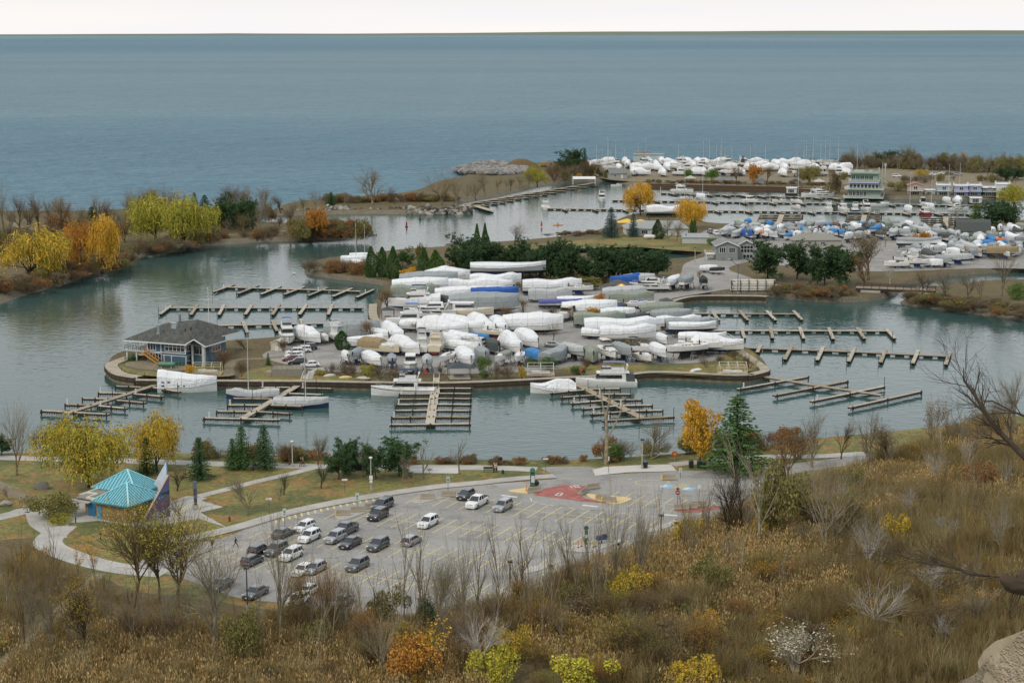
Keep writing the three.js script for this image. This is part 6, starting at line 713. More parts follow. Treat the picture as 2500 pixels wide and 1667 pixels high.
for (const [l,a,k,c] of [['pale lamp post with globe by the shore path',[-40.3,-321.7,4.62,0.13],'ball',0xb5b3aa],['tall lamp post with two notices on the lawn',[-24.5,-303.8,5.82,0.13],'ball',0xa8a59b],['dark lamp post at the bottom of the car park',[-36.6,-238.9,5.84,0.1],'flat',0x3d3d38],['dark lamp post rising from the reeds at the lot edge',[23.1,-270.7,4.54,0.12],'flat',0x35352f],['dark lamp post among bare trees at the lot edge',[-0.33,-248.9,3.69,0.11],'flat',0x35352f],['slim pole at the bus pad beside the wrapped bin',[23.7,-319.8,5.36,0.14],'none',0xb0aa9a]]) {const t=lampPost(l,a[0],a[1],a[2],1.62,c,k);if (l.includes('two notices')) {part('notice',new Geo().box(0,a[2]*0.42,0.14,0.6,0.7,0.04),mGel,t);part('notice',new Geo().box(0,a[2]*0.3,0.14,0.5,0.5,0.04),mGel,t);}}
{const a=[68.7,-542.4,8.96,0.19];lampPost('blue steel lamp post with slanted arm at the basin wall',a[0],a[1],a[2],1.62,0x3a4468,'arm');const b=[1.05,-552.4,4.12,0.18];lampPost('yard lamp post in front of the pines',b[0],b[1],b[2],1.62,0xb9b9b2,'ball');const c=[63.3,-618.1,5.11,0.23];lampPost('pale bare pole near the grey house',c[0],c[1],c[2],1.62,0xb9b6a8,'none');const d=[-78.2,-458.6,14.1,0.2],t=thing('flagpole','tall white flagpole with yardarm behind the clubhouse','flagpole',d[0],1.6,d[1]);part('pole',new Geo().tube([[0,0,0],[0,d[2],0]],[0.13,0.07],7,true),mGel,t);part('yardarm',new Geo().tube([[-2.6,d[2]*0.76,0],[2.6,d[2]*0.77,0]],0.06,5),mGel,t);part('gaff',new Geo().tube([[0,d[2]*0.76,0],[2.4,d[2]*0.9,0]],0.05,5),mGel,t);const e=[64.7,-782.6,11.93,0.2],f=thing('flagpole','bare white flagpole behind the club hall','flagpole',e[0],1.6,e[1]);part('pole',new Geo().tube([[0,0,0],[0,e[2],0]],[0.14,0.08],6,true),mGel,f);part('finial',new THREE.SphereGeometry(0.2,8,6).translate(0,e[2],0),mGel,f);}
function sign(label,x,z,h,w,hh,c,y=1.62,arrow,name='sign_post',mark) {const t=thing(name,label,'sign',x,y,z,0.1,'sign posts');part('post',new Geo().tube([[0,0,0],[0,h,0]],0.04,5),mSteel,t);const b=part('plate',new Geo().box(0,h - hh / 2,0.05,w,hh,0.03),paint(c,0.5),t);if (arrow) part('arrow_head',new Geo().tri([-w / 2 - 0.18,h - hh / 2,0.07],[-w / 2 + 0.12,h - hh*1.1,0.07],[-w / 2 + 0.12,h + hh*0.1,0.07]),paint(c,0.5),b);if (mark) part('print',new Geo().box(0,h - hh*0.4,0.07,w*0.6,hh*0.2,0.01).box(0,h - hh*0.7,0.07,w*0.5,hh*0.12,0.01),mark,b);return t;}
sign('white arrow sign on the lawn edge near the hydrant',-40.3,-289.4,2.6,0.9,0.35,0xe2e2de,1.62,true);sign('white arrow sign in the middle of the lawn',-28.9,-302.2,2.6,0.9,0.35,0xe2e2de,1.62,true);sign('white arrow sign where the lawn meets the forecourt',6.05,-317.3,2.6,0.9,0.3,0xe2e2de,1.62,true);sign('small framed sign beside the white concrete pad',-14.9,-315.8,1.1,1.1,0.45,0xd8d8d2,1.62,false,'sign_post',mBlackTrim);
const gM=paint(0x4d7d6c,0.6),wM=paint(0x3b6b8f,0.6);
sign('white and green parking sign at the upper kerb, west one',-36.7,-281.2,3,0.55,1.4,0xc9d3cf,1.62,false,'parking_sign',gM);sign('white and green parking sign among the barriers',-25.8,-290.9,3,0.55,1.4,0xc9d3cf,1.62,false,'parking_sign',gM);sign('white and green parking sign by the black hatchback',-11.08,-302.1,3,0.55,1.4,0xb9cdc4,1.62,false,'parking_sign',gM);sign('white sign with small blue print on the island kerb',30,-312.3,1.9,0.5,0.7,0xe0e2e2,1.62,false,'sign_post',wM);sign('white one way sign beside the second red patch',24.7,-284.6,3,0.45,1.5,0xd5d9d8,1.62,false);sign('white sign in the lower lot near the dark lamp',4.4,-262.9,2.6,0.5,1.1,0xd5dde0,1.62);sign('small dark square sign at the reed edge, upper',25.9,-275.6,2.2,0.55,0.4,0x3f3f3b);sign('small dark square sign at the reed edge, middle',16.1,-263.7,2.2,0.55,0.4,0x3f3f3b);sign('small dark square sign at the reed edge, lower',5.6,-252.6,2.2,0.55,0.4,0x3f3f3b);sign('brown marker post with white top on the bus pad',17.4,-316.4,3.1,0.22,0.8,0xdadad2);sign('double white sign plates at the lot entrance',32,-299.2,2.2,0.6,0.7,0xdfe2e4);
{const [x,z]=[27.8,-293.6],t=thing('no_entry_sign','red and white no entry sign with arrow plate above','sign',x,1.62,z,0.1);part('post',new Geo().tube([[0,0,0],[0,3.1,0]],0.05,5),mSteel,t);part('disc',new THREE.CylinderGeometry(0.42,0.42,0.04,20).rotateX(Math.PI / 2).translate(0,2.3,0.06),paint(0xb02028,0.5),t);part('bar',new Geo().box(0,2.3,0.09,0.58,0.13,0.02),mGel,t);part('arrow_plate',new Geo().box(0,2.95,0.05,0.5,0.3,0.03),mBlackTrim,t);}
// green totem signs with letters and ticket machines
{const [x,z]=[11.49,-270.2],t=thing('pay_sign','green pay station pillar on the lower traffic island','sign',x,1.74,z);part('pillar',new Geo().box(0,1.1,0,0.5,2.2,0.25),paint(0x2f5f4a,0.6),t);part('disc',new THREE.CylinderGeometry(0.36,0.36,0.12,18).rotateX(Math.PI / 2).translate(0,2.6,0),paint(0x2f5f4a,0.6),t);part('panel',new Geo().box(0,1.3,0.14,0.34,0.5,0.03),mGel,t);const [x2,z2]=[3.56,-306.1],u=thing('pay_sign','green and white pay station sign on the cream island','sign',x2,1.76,z2);part('pillar',new Geo().box(0,1.3,0,0.85,2.6,0.3),paint(0x3c5f58,0.6),u);part('disc',new THREE.CylinderGeometry(0.48,0.48,0.3,18).rotateX(Math.PI / 2).translate(0,2.9,0),paint(0x3f8068,0.6),u);part('panel',new Geo().box(0.05,1.4,0.17,0.6,1.2,0.03),paint(0xc9d3d3),u);const [x3,z3]=[4.18,-307],b=thing('black_sack','black bin bag heap behind the white barrier','bag',x3,1.76,z3);part('sack',new THREE.IcosahedronGeometry(0.6,2).scale(1,0.8,1).translate(0,0.45,0),mat(0x141516,0.4),b);part('knot',new THREE.ConeGeometry(0.15,0.3,7).translate(0.1,1,0),mat(0x141516,0.4),b);}
// orange and yellow delineator posts
[['orange',10.17,-268.4],['orange',10.74,-269.1],['orange',2.44,-303.4],['orange',3,-302.4],['yellow',12.5,-268.4],['yellow',11.58,-268.4],['yellow',12.8,-269.1]].forEach(([c,x,z],k)=>{const t=thing('delineator_post',['orange marker post left of the green pillar','orange marker post closest to the green pillar','orange marker post beside the cream island sign','taller orange marker post by the white barrier','yellow marker post east of the green pillar','yellow marker post at the green pillar foot','yellow marker post at the island corner'][k],'post',x,1.7,z,0,'marker posts on the traffic islands');part('post',new Geo().tube([[0,0,0],[0,1.15,0]],0.07,7,true),mat(c === 'orange' ? 0xd07a35 : 0xd5b95a,0.6),t);part('foot',new Geo().box(0,0.04,0,0.35,0.08,0.35),mBlackTrim,t);});
// concrete barriers
const jersey=new Geo();{const s=[[-0.3,0],[-0.28,0.18],[-0.14,0.4],[-0.1,0.95],[0.1,0.95],[0.14,0.4],[0.28,0.18],[0.3,0]];for (let k=0;k < 7;k++) jersey.quad([-1.25,s[k][1],s[k][0]],[1.25,s[k][1],s[k][0]],[1.25,s[k + 1][1],s[k + 1][0]],[-1.25,s[k + 1][1],s[k + 1][0]]);for (const x of [-1.25,1.25]) {jersey.quad([x,0,-0.3],[x,0,0.3],[x,0.18,0.28],[x,0.18,-0.28]).quad([x,0.18,-0.28],[x,0.18,0.28],[x,0.4,0.14],[x,0.4,-0.14]).quad([x,0.4,-0.14],[x,0.4,0.14],[x,0.95,0.1],[x,0.95,-0.1]);}}
const jg=jersey.build(),mBarrier=new THREE.MeshStandardMaterial({map: T.concrete,color: 0xf3e9d8,roughness: 0.9,side: 2});
[['tan concrete barrier with yellow end at the island tip',-27.9,-287.5,0.1,1],['tan concrete barrier second from the island tip',-25.6,-289.7,0.2],['tan concrete barrier behind the minivan nose',-23.4,-291.7,0.2],['tan concrete barrier west of the black hatchback',-14.4,-298,0.05],['tan concrete barrier beside the black hatchback sign',-10.86,-299.7,0.03],['pale barrier in front of the green pay sign',3.78,-302.4,0.5],['pale barrier at the corner of the red lane',12.4,-301.5,1.1],['pale barrier behind the red lane corner',14.1,-304.9,0.5],['cream barrier on the curved island, first',15.4,-297.1,-0.35,1],['cream barrier on the curved island, second',16.4,-295.8,-0.2,1],['cream barrier near the wheelchair bays',27.8,-311.2,0,1],['cream barrier at the second red patch, west',28.2,-290.9,0.05],['cream barrier at the second red patch, middle',29.7,-291.5,0.1],['cream barrier at the second red patch, east',31.3,-292.7,0.15]].forEach(([l,x,z,ry,y])=>{const t=thing('concrete_barrier',l,'barrier',x,1.7,z,ry,'concrete barriers in the car park');const b=part('block',jg,mBarrier,t);if (y) part('yellow_end',new Geo().box(-1.2,0.4,0,0.25,0.82,0.62),mat(0xd9b84f,0.8),t);});
// bins, bench, hydrant, box
const bin=(l,x,z,c,lid,name='waste_bin')=>{const t=thing(name,l,'bin',x,1.66,z,0.1,'waste bins');part('body',new Geo().add(frustum(new Geo(),-0.36,0.36,0.68,0,1.15,-0.05,-0.05,0.78)),mat(c,0.6),t);part('lid',new THREE.SphereGeometry(0.45,10,6,0,6.3,0,1.57).scale(1,0.6,1).translate(0,1.15,0),mat(lid,0.6),t);for (const s of [-1,1]) part('wheel',new THREE.CylinderGeometry(0.1,0.1,0.06,8).rotateX(1.57).translate(-0.3,0.1,s*0.36),mTyre,t);};
bin('dark bin with green lid under the shore pines',-28.4,-319.3,0x23302b,0x4d7353);bin('dark bin with blue lid, middle of the three',-27.7,-319.3,0x1d2836,0x3d5488);bin('dark bin with grey lid, last of the three',-26.8,-319.3,0x262626,0x555452);bin('black bin with blue grey hood on the bus pad',24.3,-320.1,0x181b20,0x54627a);bin('dark green bin at the bus pad end of the lawn',32.7,-320.4,0x1e2a22,0x26352b);bin('dark green bin, taller of the pair beside the pine',34.2,-320.4,0x1f3022,0x28402d);bin('dark green bin, shorter of the pair beside the pine',34.9,-320.2,0x223426,0x28402d);
{const [x,z]=[-4.25,-317.3],t=thing('park_bench','dark green park bench on the lawn by the group','bench',x,1.62,z,0.05);part('seat',new Geo().box(0,0.45,0,1.9,0.06,0.45),mat(0x35402f,0.7),t);part('backrest',new Geo().box(0,0.75,-0.22,1.9,0.4,0.06),mat(0x35402f,0.7),t);for (const s of [-0.85,0.85]) part('leg',new Geo().box(s,0.22,0,0.08,0.45,0.45),mUnder,t);}
{const [x,z]=[-46.1,-284.3],t=thing('fire_hydrant','red fire hydrant with blue cap on the lawn','hydrant',x,1.62,z);part('barrel',new Geo().tube([[0,0,0],[0,0.75,0]],0.16,10,true),paint(0x9c2623),t);part('cap',new THREE.SphereGeometry(0.18,10,6).translate(0,0.8,0),paint(0x4d6a8d),t);part('nozzle',new Geo().tube([[-0.28,0.5,0],[0.28,0.5,0]],0.08,7,true),paint(0x9c2623),t);}
{const [x,z]=[13.9,-270.8],t=thing('mail_box','dark blue tilted box on a post in the lower lot','box',x,1.63,z,0.4);part('post',new Geo().box(0,0.4,0,0.14,0.8,0.14),mUnder,t);part('box',new Geo().add(frustum(new Geo(),-0.9,0.9,0.8,0.7,1.35,0.15,0.35,0.6)),paint(0x2c4a74,0.6),t);part('dark_panel',new Geo().box(0.6,1.2,0,0.7,0.5,0.66),mBlackTrim,t);}
{const [x,z]=[30.1,-325.5],t=thing('life_ring_stand','orange life ring on a post beside the yellow maple','life ring',x,1.62,z);part('post',new Geo().box(0,0.8,0,0.1,1.6,0.1),mDeck[1],t);part('ring',new THREE.TorusGeometry(0.38,0.12,7,16).translate(0,1.5,0.1),paint(0xc8552e),t);part('backboard',new THREE.CylinderGeometry(0.42,0.42,0.04,12).rotateX(1.57).translate(0,1.5,0.04),paint(0xd9a63a),t);const [x2,z2]=[16,-409.4],u=thing('life_ring_stand','orange life ring on a post at the middle seawall','life ring',x2,1.9,z2);part('post',new Geo().box(0,0.8,0,0.1,1.6,0.1),mDeck[1],u);part('ring',new THREE.TorusGeometry(0.38,0.12,7,16).translate(0,1.4,0.1),paint(0xc8452e),u);const [x4,z4]=[-19.9,-408.1],v=thing('life_ring_stand','red life ring above the middle pier steps','life ring',x4,1.9,z4);part('post',new Geo().box(0,0.6,0,0.1,1.2,0.1),mDeck[1],v);part('ring',new THREE.TorusGeometry(0.36,0.12,7,16).translate(0,1,0.1),paint(0xc03a2c),v);const [x3,z3]=[28.7,-327.9],w=thing('leaning_pole','long pale pole leaning to the ground beside the life ring','pole',x3,1.62,z3);part('shaft',new Geo().tube([[-2.8,0.05,0.8],[2,2.3,-0.3]],0.06,5,true),mDeck[2],w);part('hook',new Geo().tube([[2,2.3,-0.3],[2.3,2.2,-0.3]],0.05,4),mSteel,w);}
for (const [l,x,z] of [['black bollard beside the planting bed',-73.2,-285.5],['black bollard on the paved court',-71,-283.6],['dark bollard on the clubhouse boardwalk',-91.8,-416.1]]) {const t=thing('bollard',l,'bollard',x,1.64,z,0,'bollards');part('shaft',new Geo().tube([[0,0,0],[0,0.95,0]],0.09,8,true),mBlackTrim,t);part('cap',new THREE.SphereGeometry(0.11,8,5).translate(0,0.97,0),paint(0x8a8a86),t);}
// boulders on the lawn
const rockGeos=[0,1,2,3,4].map((s)=>{const g=new THREE.IcosahedronGeometry(1,2),p=g.attributes.position,rn=mulberry(s + 60),f=[...Array(7)].map(()=>[rr(-1,1),rr(-1,1),rr(-1,1)]);for (let k=0;k < p.count;k++) {const v=new THREE.Vector3().fromBufferAttribute(p,k);let d=1;for (const q of f) {const n=new THREE.Vector3(...q).normalize(),c=v.dot(n);if (c > 0.62) d=Math.min(d,0.62 / c + 0.03);} v.multiplyScalar(d);p.setXYZ(k,v.x,v.y*0.75,v.z);} g.computeVertexNormals();return g;});
const rockMats=[0x6f6c64,0x8b877c,0x57564f,0xa39e92,0x454640].map((c)=>mat(c,0.95,{map: mottle,bumpMap: grain,bumpScale: 0.05}));
[['grey boulder on the leafy lawn',-82,-305.9,1.25],['pale rounded boulder beside the garden path',-85.4,-294.4,0.95],['flat low stone at the path fork',-81.7,-293.2,0.5]].forEach(([l,x,z,s],k)=>{const o=lone('boulder',rockGeos[k],rockMats[[0,3,3][k]],l,'boulder','boulders on the lawn');o.position.set(x,1.62 + s*0.3,z);o.scale.set(s*1.3,k === 2 ? 0.3 : s,s);});
// buoys, swan, kayak
for (const [l,x,z,c,h] of [['red spar buoy in the harbour channel',-44,-749.8,0xa32a2e,2.6],['green spar buoy off the rock groyne',-39.9,-780.3,0x2f6a55,2.6],['red and white buoy in the far basin',12.4,-748.8,0xc33a35,2.6]]) {const t=thing('buoy',l,'buoy',x,0,z,0,'channel buoys');part('spar',new Geo().tube([[0,-0.5,0],[0,h*0.6,0],[0,h,0]],[0.4,0.34,0.1],9,true),paint(c,0.5),t);part('collar',new THREE.TorusGeometry(0.55,0.16,6,12).rotateX(1.57).translate(0,0.1,0),l.includes('white') ? mGel : mUnder,t);}
{const [x,z]=[-73.4,-601.6],s=new Geo();const o=lone('swan',mergeGeometries([new THREE.SphereGeometry(0.5,12,8).scale(1.1,0.5,0.6).translate(0,0.3,0).toNonIndexed(),new THREE.TubeGeometry(new THREE.CatmullRomCurve3([[0.45,0.35,0],[0.7,0.6,0],[0.6,0.95,0],[0.72,1.15,0],[0.95,1.08,0]].map((q)=>new THREE.Vector3(...q))),14,0.08,7).toNonIndexed(),new THREE.SphereGeometry(0.2,8,6).scale(1.4,0.7,0.8).translate(-0.55,0.42,0).toNonIndexed()]),mGel,'white swan swimming off the wooded tip','swan');o.position.set(x,0.03,z);o.rotation.y=2.6;}
for (const [l,x,z,ry,c] of [['pair of white kayaks on the east lawn, front one',42.4,-415.1,1.2,0xe0e2e0],['pair of white kayaks on the east lawn, rounded one',43.5,-416.4,0.6,0xe0e2e0],['pale dinghy upturned on the seawall grass',-42.3,-410.1,0.5,0xc9cdc2],['yellow rimmed raft on the seawall grass',-38.4,-407.8,0.2,0xd8c27a],['grey upturned canoe near the shrub hedge',-34.4,-407,-0.3,0xb3b5ac],['white dinghy lying by the front shrubs',-34.2,-407.1,-0.2,0xd0d2cc]]) {const t=thing('small_dinghy',l,'dinghy',x,1.72,z,ry,'small dinghies laid on the grass');part('hull',new THREE.SphereGeometry(1,14,8,0,6.3,0,1.57).scale(1.5,0.42,0.55),mat(c,0.5,{map: mottle}),t);part('gunwale',new THREE.TorusGeometry(1,0.05,5,18).rotateX(1.57).scale(1.5,1,0.55),mGel,t);part('keel_strip',new Geo().beam([-1.3,0.3,0],[1.3,0.3,0],0.06,0.12),mSteel,t);}
// ---------------------------------------------------------------- people: one continuous skin each, meshed from tapered bones
function bodyMesh(joints,bones,cols,cell) {// distance to tapered capsules joined smoothly, meshed on a grid (surface nets)
  const B=bones.map(([a,b,ra,rb])=>({a: new THREE.Vector3(...joints[a]),b: new THREE.Vector3(...joints[b]),ra,rb})),lo=new THREE.Vector3(9,9,9),hi=new THREE.Vector3(-9,-9,-9);
  for (const q of B) {for (const e of [q.a,q.b]) {lo.min(e.clone().subScalar(0.25));hi.max(e.clone().addScalar(0.25));}}
  const n=['x','y','z'].map((k)=>Math.ceil((hi[k] - lo[k]) / cell) + 1),F=new Float32Array(n[0]*n[1]*n[2]),id=(i,j,k)=>(k*n[1] + j)*n[0] + i,p=new THREE.Vector3(),ab=new THREE.Vector3(),ap=new THREE.Vector3();
  const dist=(x,y,z)=>{let d=9;p.set(x,y,z);for (const q of B) {ab.copy(q.b).sub(q.a);ap.copy(p).sub(q.a);const t=clamp01(ap.dot(ab) / ab.lengthSq()),e=ap.addScaledVector(ab,-t).length() - lerp(q.ra,q.rb,t),k=0.035,h=clamp01(0.5 + 0.5*(d - e) / k);d=lerp(d,e,h) - k*h*(1 - h);} return d;};
  for (let k=0;k < n[2];k++) for (let j=0;j < n[1];j++) for (let i=0;i < n[0];i++) F[id(i,j,k)]=dist(lo.x + i*cell,lo.y + j*cell,lo.z + k*cell);
  const V=new Map(),P=[],I=[],C=[];
  const vert=(i,j,k)=>{const key=id(i,j,k);if (V.has(key)) return V.get(key);let s=[0,0,0],c=0;const f=(a)=>F[id(i + (a & 1),j + (a >> 1 & 1),k + (a >> 2 & 1))];for (let a=0;a < 8;a++) for (const e of [1,2,4]) if (!(a & e)) {const u=f(a),w=f(a | e);if ((u < 0) !== (w < 0)) {const t=u / (u - w);for (let m=0;m < 3;m++) s[m] += (a >> m & 1) + ((e >> m & 1) ? t : 0);c++;}} const q=[lo.x + (i + s[0] / c)*cell,lo.y + (j + s[1] / c)*cell,lo.z + (k + s[2] / c)*cell];P.push(...q);C.push(...cols(...q));V.set(key,P.length / 3 - 1);return P.length / 3 - 1;};
  for (let k=1;k < n[2] - 1;k++) for (let j=1;j < n[1] - 1;j++) for (let i=1;i < n[0] - 1;i++) {const a=F[id(i,j,k)] < 0;[[1,0,0],[0,1,0],[0,0,1]].forEach(([x,y,z],m)=>{const b=F[id(i + x,j + y,k + z)] < 0;if (a !== b) {const q=m === 0 ? [[0,-1,-1],[0,0,-1],[0,0,0],[0,-1,0]] : m === 1 ? [[-1,0,-1],[-1,0,0],[0,0,0],[0,0,-1]] : [[-1,-1,0],[0,-1,0],[0,0,0],[-1,0,0]],v=q.map((o)=>vert(i + o[0],j + o[1],k + o[2]));a ? I.push(v[0],v[1],v[2],v[0],v[2],v[3]) : I.push(v[2],v[1],v[0],v[3],v[2],v[0]);}});}
  const g=new THREE.BufferGeometry();g.setAttribute('position',new THREE.Float32BufferAttribute(P,3));g.setAttribute('color',new THREE.Float32BufferAttribute(C,3));g.setIndex(I);g.computeVertexNormals();return g;
}
function person(label,x,z,face,o) {
  const {jacket,trousers,hair=0x1d1713,pose='stand',y=1.63,hat}=o,w=pose === 'walk' ? 0.28 : 0.04,arm=pose === 'hold' ? 1 : 0,sit=pose === 'sit';
  const J={head: [0.02,1.6,0],crown: [0.01,1.67,0],chin: [0.05,1.52,0],nose: [0.115,1.585,0],neck: [0,1.44,0],chest: [0.01,1.28,0],belly: [0,1.08,0],hip: [0,0.94,0]};
  for (const [n,s] of [['L',1],['R',-1]]) {const f=s*w;Object.assign(J,{['sh' + n]: [0,1.38,s*0.18],['el' + n]: arm ? [0.1,1.12,s*0.24] : [-f*0.5 - 0.02,1.1,s*0.25],['wr' + n]: arm ? [0.3,1.16,s*0.12] : [-f*0.9 + 0.08,0.88,s*0.24],['hj' + n]: [0,0.92,s*0.09],['kn' + n]: sit ? [0.42,0.55,s*0.14] : [f*0.6 + 0.03,0.5,s*0.1],['an' + n]: sit ? [0.75,0.35,s*0.14] : [f*1.1 - (f < 0 ? 0.12 : 0),f < 0 ? 0.16 : 0.08,s*0.1],['to' + n]: sit ? [0.9,0.4,s*0.14] : [f*1.1 + (f < 0 ? 0.02 : 0.16),0.045,s*0.12],['ear' + n]: [0,1.585,s*0.085]});
    const d=new THREE.Vector3(...J['wr' + n]).sub(new THREE.Vector3(...J['el' + n])).normalize(),b=new THREE.Vector3(...J['wr' + n]);J['pa' + n]=b.clone().addScaledVector(d,0.08).toArray();for (let k=0;k < 4;k++) {const q=b.clone().addScaledVector(d,0.09);q.x += (k - 1.5)*0.021;J['f' + n + k]=q.toArray();const e=q.clone().addScaledVector(d,0.05 + [0,0.012,0.008,-0.008][k]);J['g' + n + k]=e.toArray();e.addScaledVector(d,0.025);e.z -= s*0.02;J['h' + n + k]=e.toArray();} const th=b.clone().addScaledVector(d,0.03);th.x += 0.035;J['t' + n]=th.toArray();th.addScaledVector(d,0.045);th.x += 0.02;J['u' + n]=th.toArray();}
  const bones=[['head','crown',0.095,0.085],['head','chin',0.085,0.05],['nose','nose2',0.016,0.012],['neck','head',0.055,0.055],['chest','neck',0.13,0.07],['chest','belly',0.145,0.125],['belly','hip',0.125,0.13]];J.nose2=[0.1,1.61,0];
  for (const n of ['L','R']) {bones.push(['neck','sh' + n,0.06,0.07],['sh' + n,'el' + n,0.068,0.052],['el' + n,'wr' + n,0.05,0.034],['wr' + n,'pa' + n,0.028,0.034],['hip','hj' + n,0.12,0.1],['hj' + n,'kn' + n,0.098,0.066],['kn' + n,'an' + n,0.064,0.042],['an' + n,'to' + n,0.046,0.034],['ear' + n,'head',0.018,0.03],['t' + n,'u' + n,0.011,0.009]);for (let k=0;k < 4;k++) bones.push(['f' + n + k,'g' + n + k,0.0095,0.009],['g' + n + k,'h' + n + k,0.009,0.008]);}
  const lin=(h)=>new THREE.Color(h).toArray(),ja=lin(jacket),tr=lin(trousers),skin=lin(0xc49a7d),shoe=lin(0x1b1a19);
  const nearHand=(px,py,pz)=>['L','R'].some((n)=>Math.hypot(px - J['pa' + n][0],py - J['pa' + n][1],pz - J['pa' + n][2]) < 0.1);
  const g=bodyMesh(J,bones,(px,py,pz)=>(py > 1.46 || nearHand(px,py,pz) ? skin : py > 0.9 || Math.abs(pz) > 0.2 ? ja : py > 0.1 || sit ? tr : shoe),0.022);
  const t=thing('person',label,'person',x,y - (sit ? 0.75 : 0),z,(face - 90)*Math.PI / 180,'people in the park');
  part('body',g,new THREE.MeshStandardMaterial({vertexColors: true,roughness: 0.85}),t);
  part(hat ? 'cap' : 'hair',new THREE.SphereGeometry(0.108,12,8,0,6.3,0,1.75).scale(1,1.02,0.95).rotateZ(0.35).translate(-0.005,1.615,0),mat(hat ?? hair,0.9),t);
  const e=new Geo();for (const s of [-1,1]) e.box(0.1,1.6,s*0.035,0.012,0.014,0.026);part('eyes',e,mat(0x1a1412,0.4),t);part('mouth',new Geo().box(0.094,1.535,0,0.012,0.01,0.05),mat(0x8d4a40,0.7),t);
  return t;
}
person('person in black striding across the west end of the car park',-42.8,-269.2,105,{jacket: 0x0f0f11,trousers: 0x121214,pose: 'walk'});person('person in dark clothes walking on the shore path',-38.7,-321.7,-60,{jacket: 0x24262b,trousers: 0x1c1d22,pose: 'walk'});person('person in tan coat walking on the shore path',-38.4,-321.9,-60,{jacket: 0x8a7055,trousers: 0x33302c,pose: 'walk'});person('person in navy jacket at the water edge',-2.37,-322.6,185,{jacket: 0x1c2333,trousers: 0x15171d});person('person in white cap beside the navy jacket',-2.09,-323,170,{jacket: 0x2a2d36,trousers: 0x23262d,hat: 0xd8d8d4});
person('person in black top at the bench end',-3.34,-317.3,40,{jacket: 0x1a1a1c,trousers: 0x2b2f38,pose: 'hold'});person('person in cream jacket in the bench group',-3.08,-317,-30,{jacket: 0xb9ac94,trousers: 0x3a3632});person('person in beige coat, last of the bench group',-2.78,-317.2,-70,{jacket: 0xa8967a,trousers: 0x4a443c,pose: 'hold'});person('person in brown coat near the willows at the lot entrance',-46.4,-268.7,20,{jacket: 0x4a3a2c,trousers: 0x1f1e1d});person('small dark figure on the club hall terrace',58.2,-761.1,0,{jacket: 0x1b1c20,trousers: 0x1b1c20});person('person with dark coat beyond the pavilion lawn',-64.6,-273.2,90,{jacket: 0x22262e,trousers: 0x1a1c20});
{const [x,z]=[-1.69,-315.9],t=thing('backpack','dark green backpack on the lawn beside the group','bag',x,1.62,z);part('bag',new THREE.CapsuleGeometry(0.24,0.3,4,10).scale(1,1,0.7).translate(0,0.4,0),mat(0x1c3a33,0.85),t);part('pocket',new Geo().box(0,0.28,0.18,0.3,0.25,0.1),mat(0x24463d,0.85),t);}
{const [x,z]=[19.4,-755.3],t=thing('kayak','orange kayak in the far basin','kayak',x,0.15,z,0.1);part('hull',new THREE.SphereGeometry(1,14,8).scale(2.3,0.22,0.34),paint(0xd98a3a,0.5),t);part('cockpit_rim',new THREE.TorusGeometry(0.3,0.04,5,12).rotateX(1.57).translate(0,0.2,0),mBlackTrim,t);person('kayaker in dark top in the orange kayak',x,z,90,{jacket: 0x2a1d1a,trousers: 0x1b1b1d,pose: 'sit',y: 0.35});}
// ---------------------------------------------------------------- trees: a few grown shapes of each kind, every tree its own object
const V3=(x,y,z)=>new THREE.Vector3(x,y,z);
class Leaves {// loose leaf faces, each with its own tint
  constructor() {this.p=[];this.c=[];this.i=[];this.n=0;}
  face(x,y,z,s,l,dir,tint) {// a leaf spray of width s and length l along dir
    const a=R()*6.283,r=V3(Math.cos(a),(R() - 0.5)*1.2,Math.sin(a)).cross(dir).normalize().multiplyScalar(s / 2),d=dir.clone().multiplyScalar(l / 2),k=this.n;
    this.p.push(x - r.x - d.x*0.6,y - r.y - d.y*0.6,z - r.z - d.z*0.6,x + r.x - d.x*0.4,y + r.y - d.y*0.4,z + r.z - d.z*0.4,x + r.x*0.5 + d.x,y + r.y*0.5 + d.y,z + r.z*0.5 + d.z,x - r.x*0.7 + d.x*0.7,y - r.y*0.7 + d.y*0.7,z - r.z*0.7 + d.z*0.7);
    for (let q=0;q < 4;q++) this.c.push(tint[0],tint[1],tint[2]);this.i.push(k,k + 1,k + 2,k,k + 2,k + 3);this.n += 4;
 }
  build() {const g=new THREE.BufferGeometry();g.setAttribute('position',new THREE.Float32BufferAttribute(this.p,3));g.setAttribute('color',new THREE.Float32BufferAttribute(this.c,3));g.setIndex(this.i);g.computeVertexNormals();return g;}
}
const rdir=()=>{const z=rr(-1,1),a=R()*6.283,s=Math.sqrt(1 - z*z);return V3(s*Math.cos(a),z,s*Math.sin(a));};
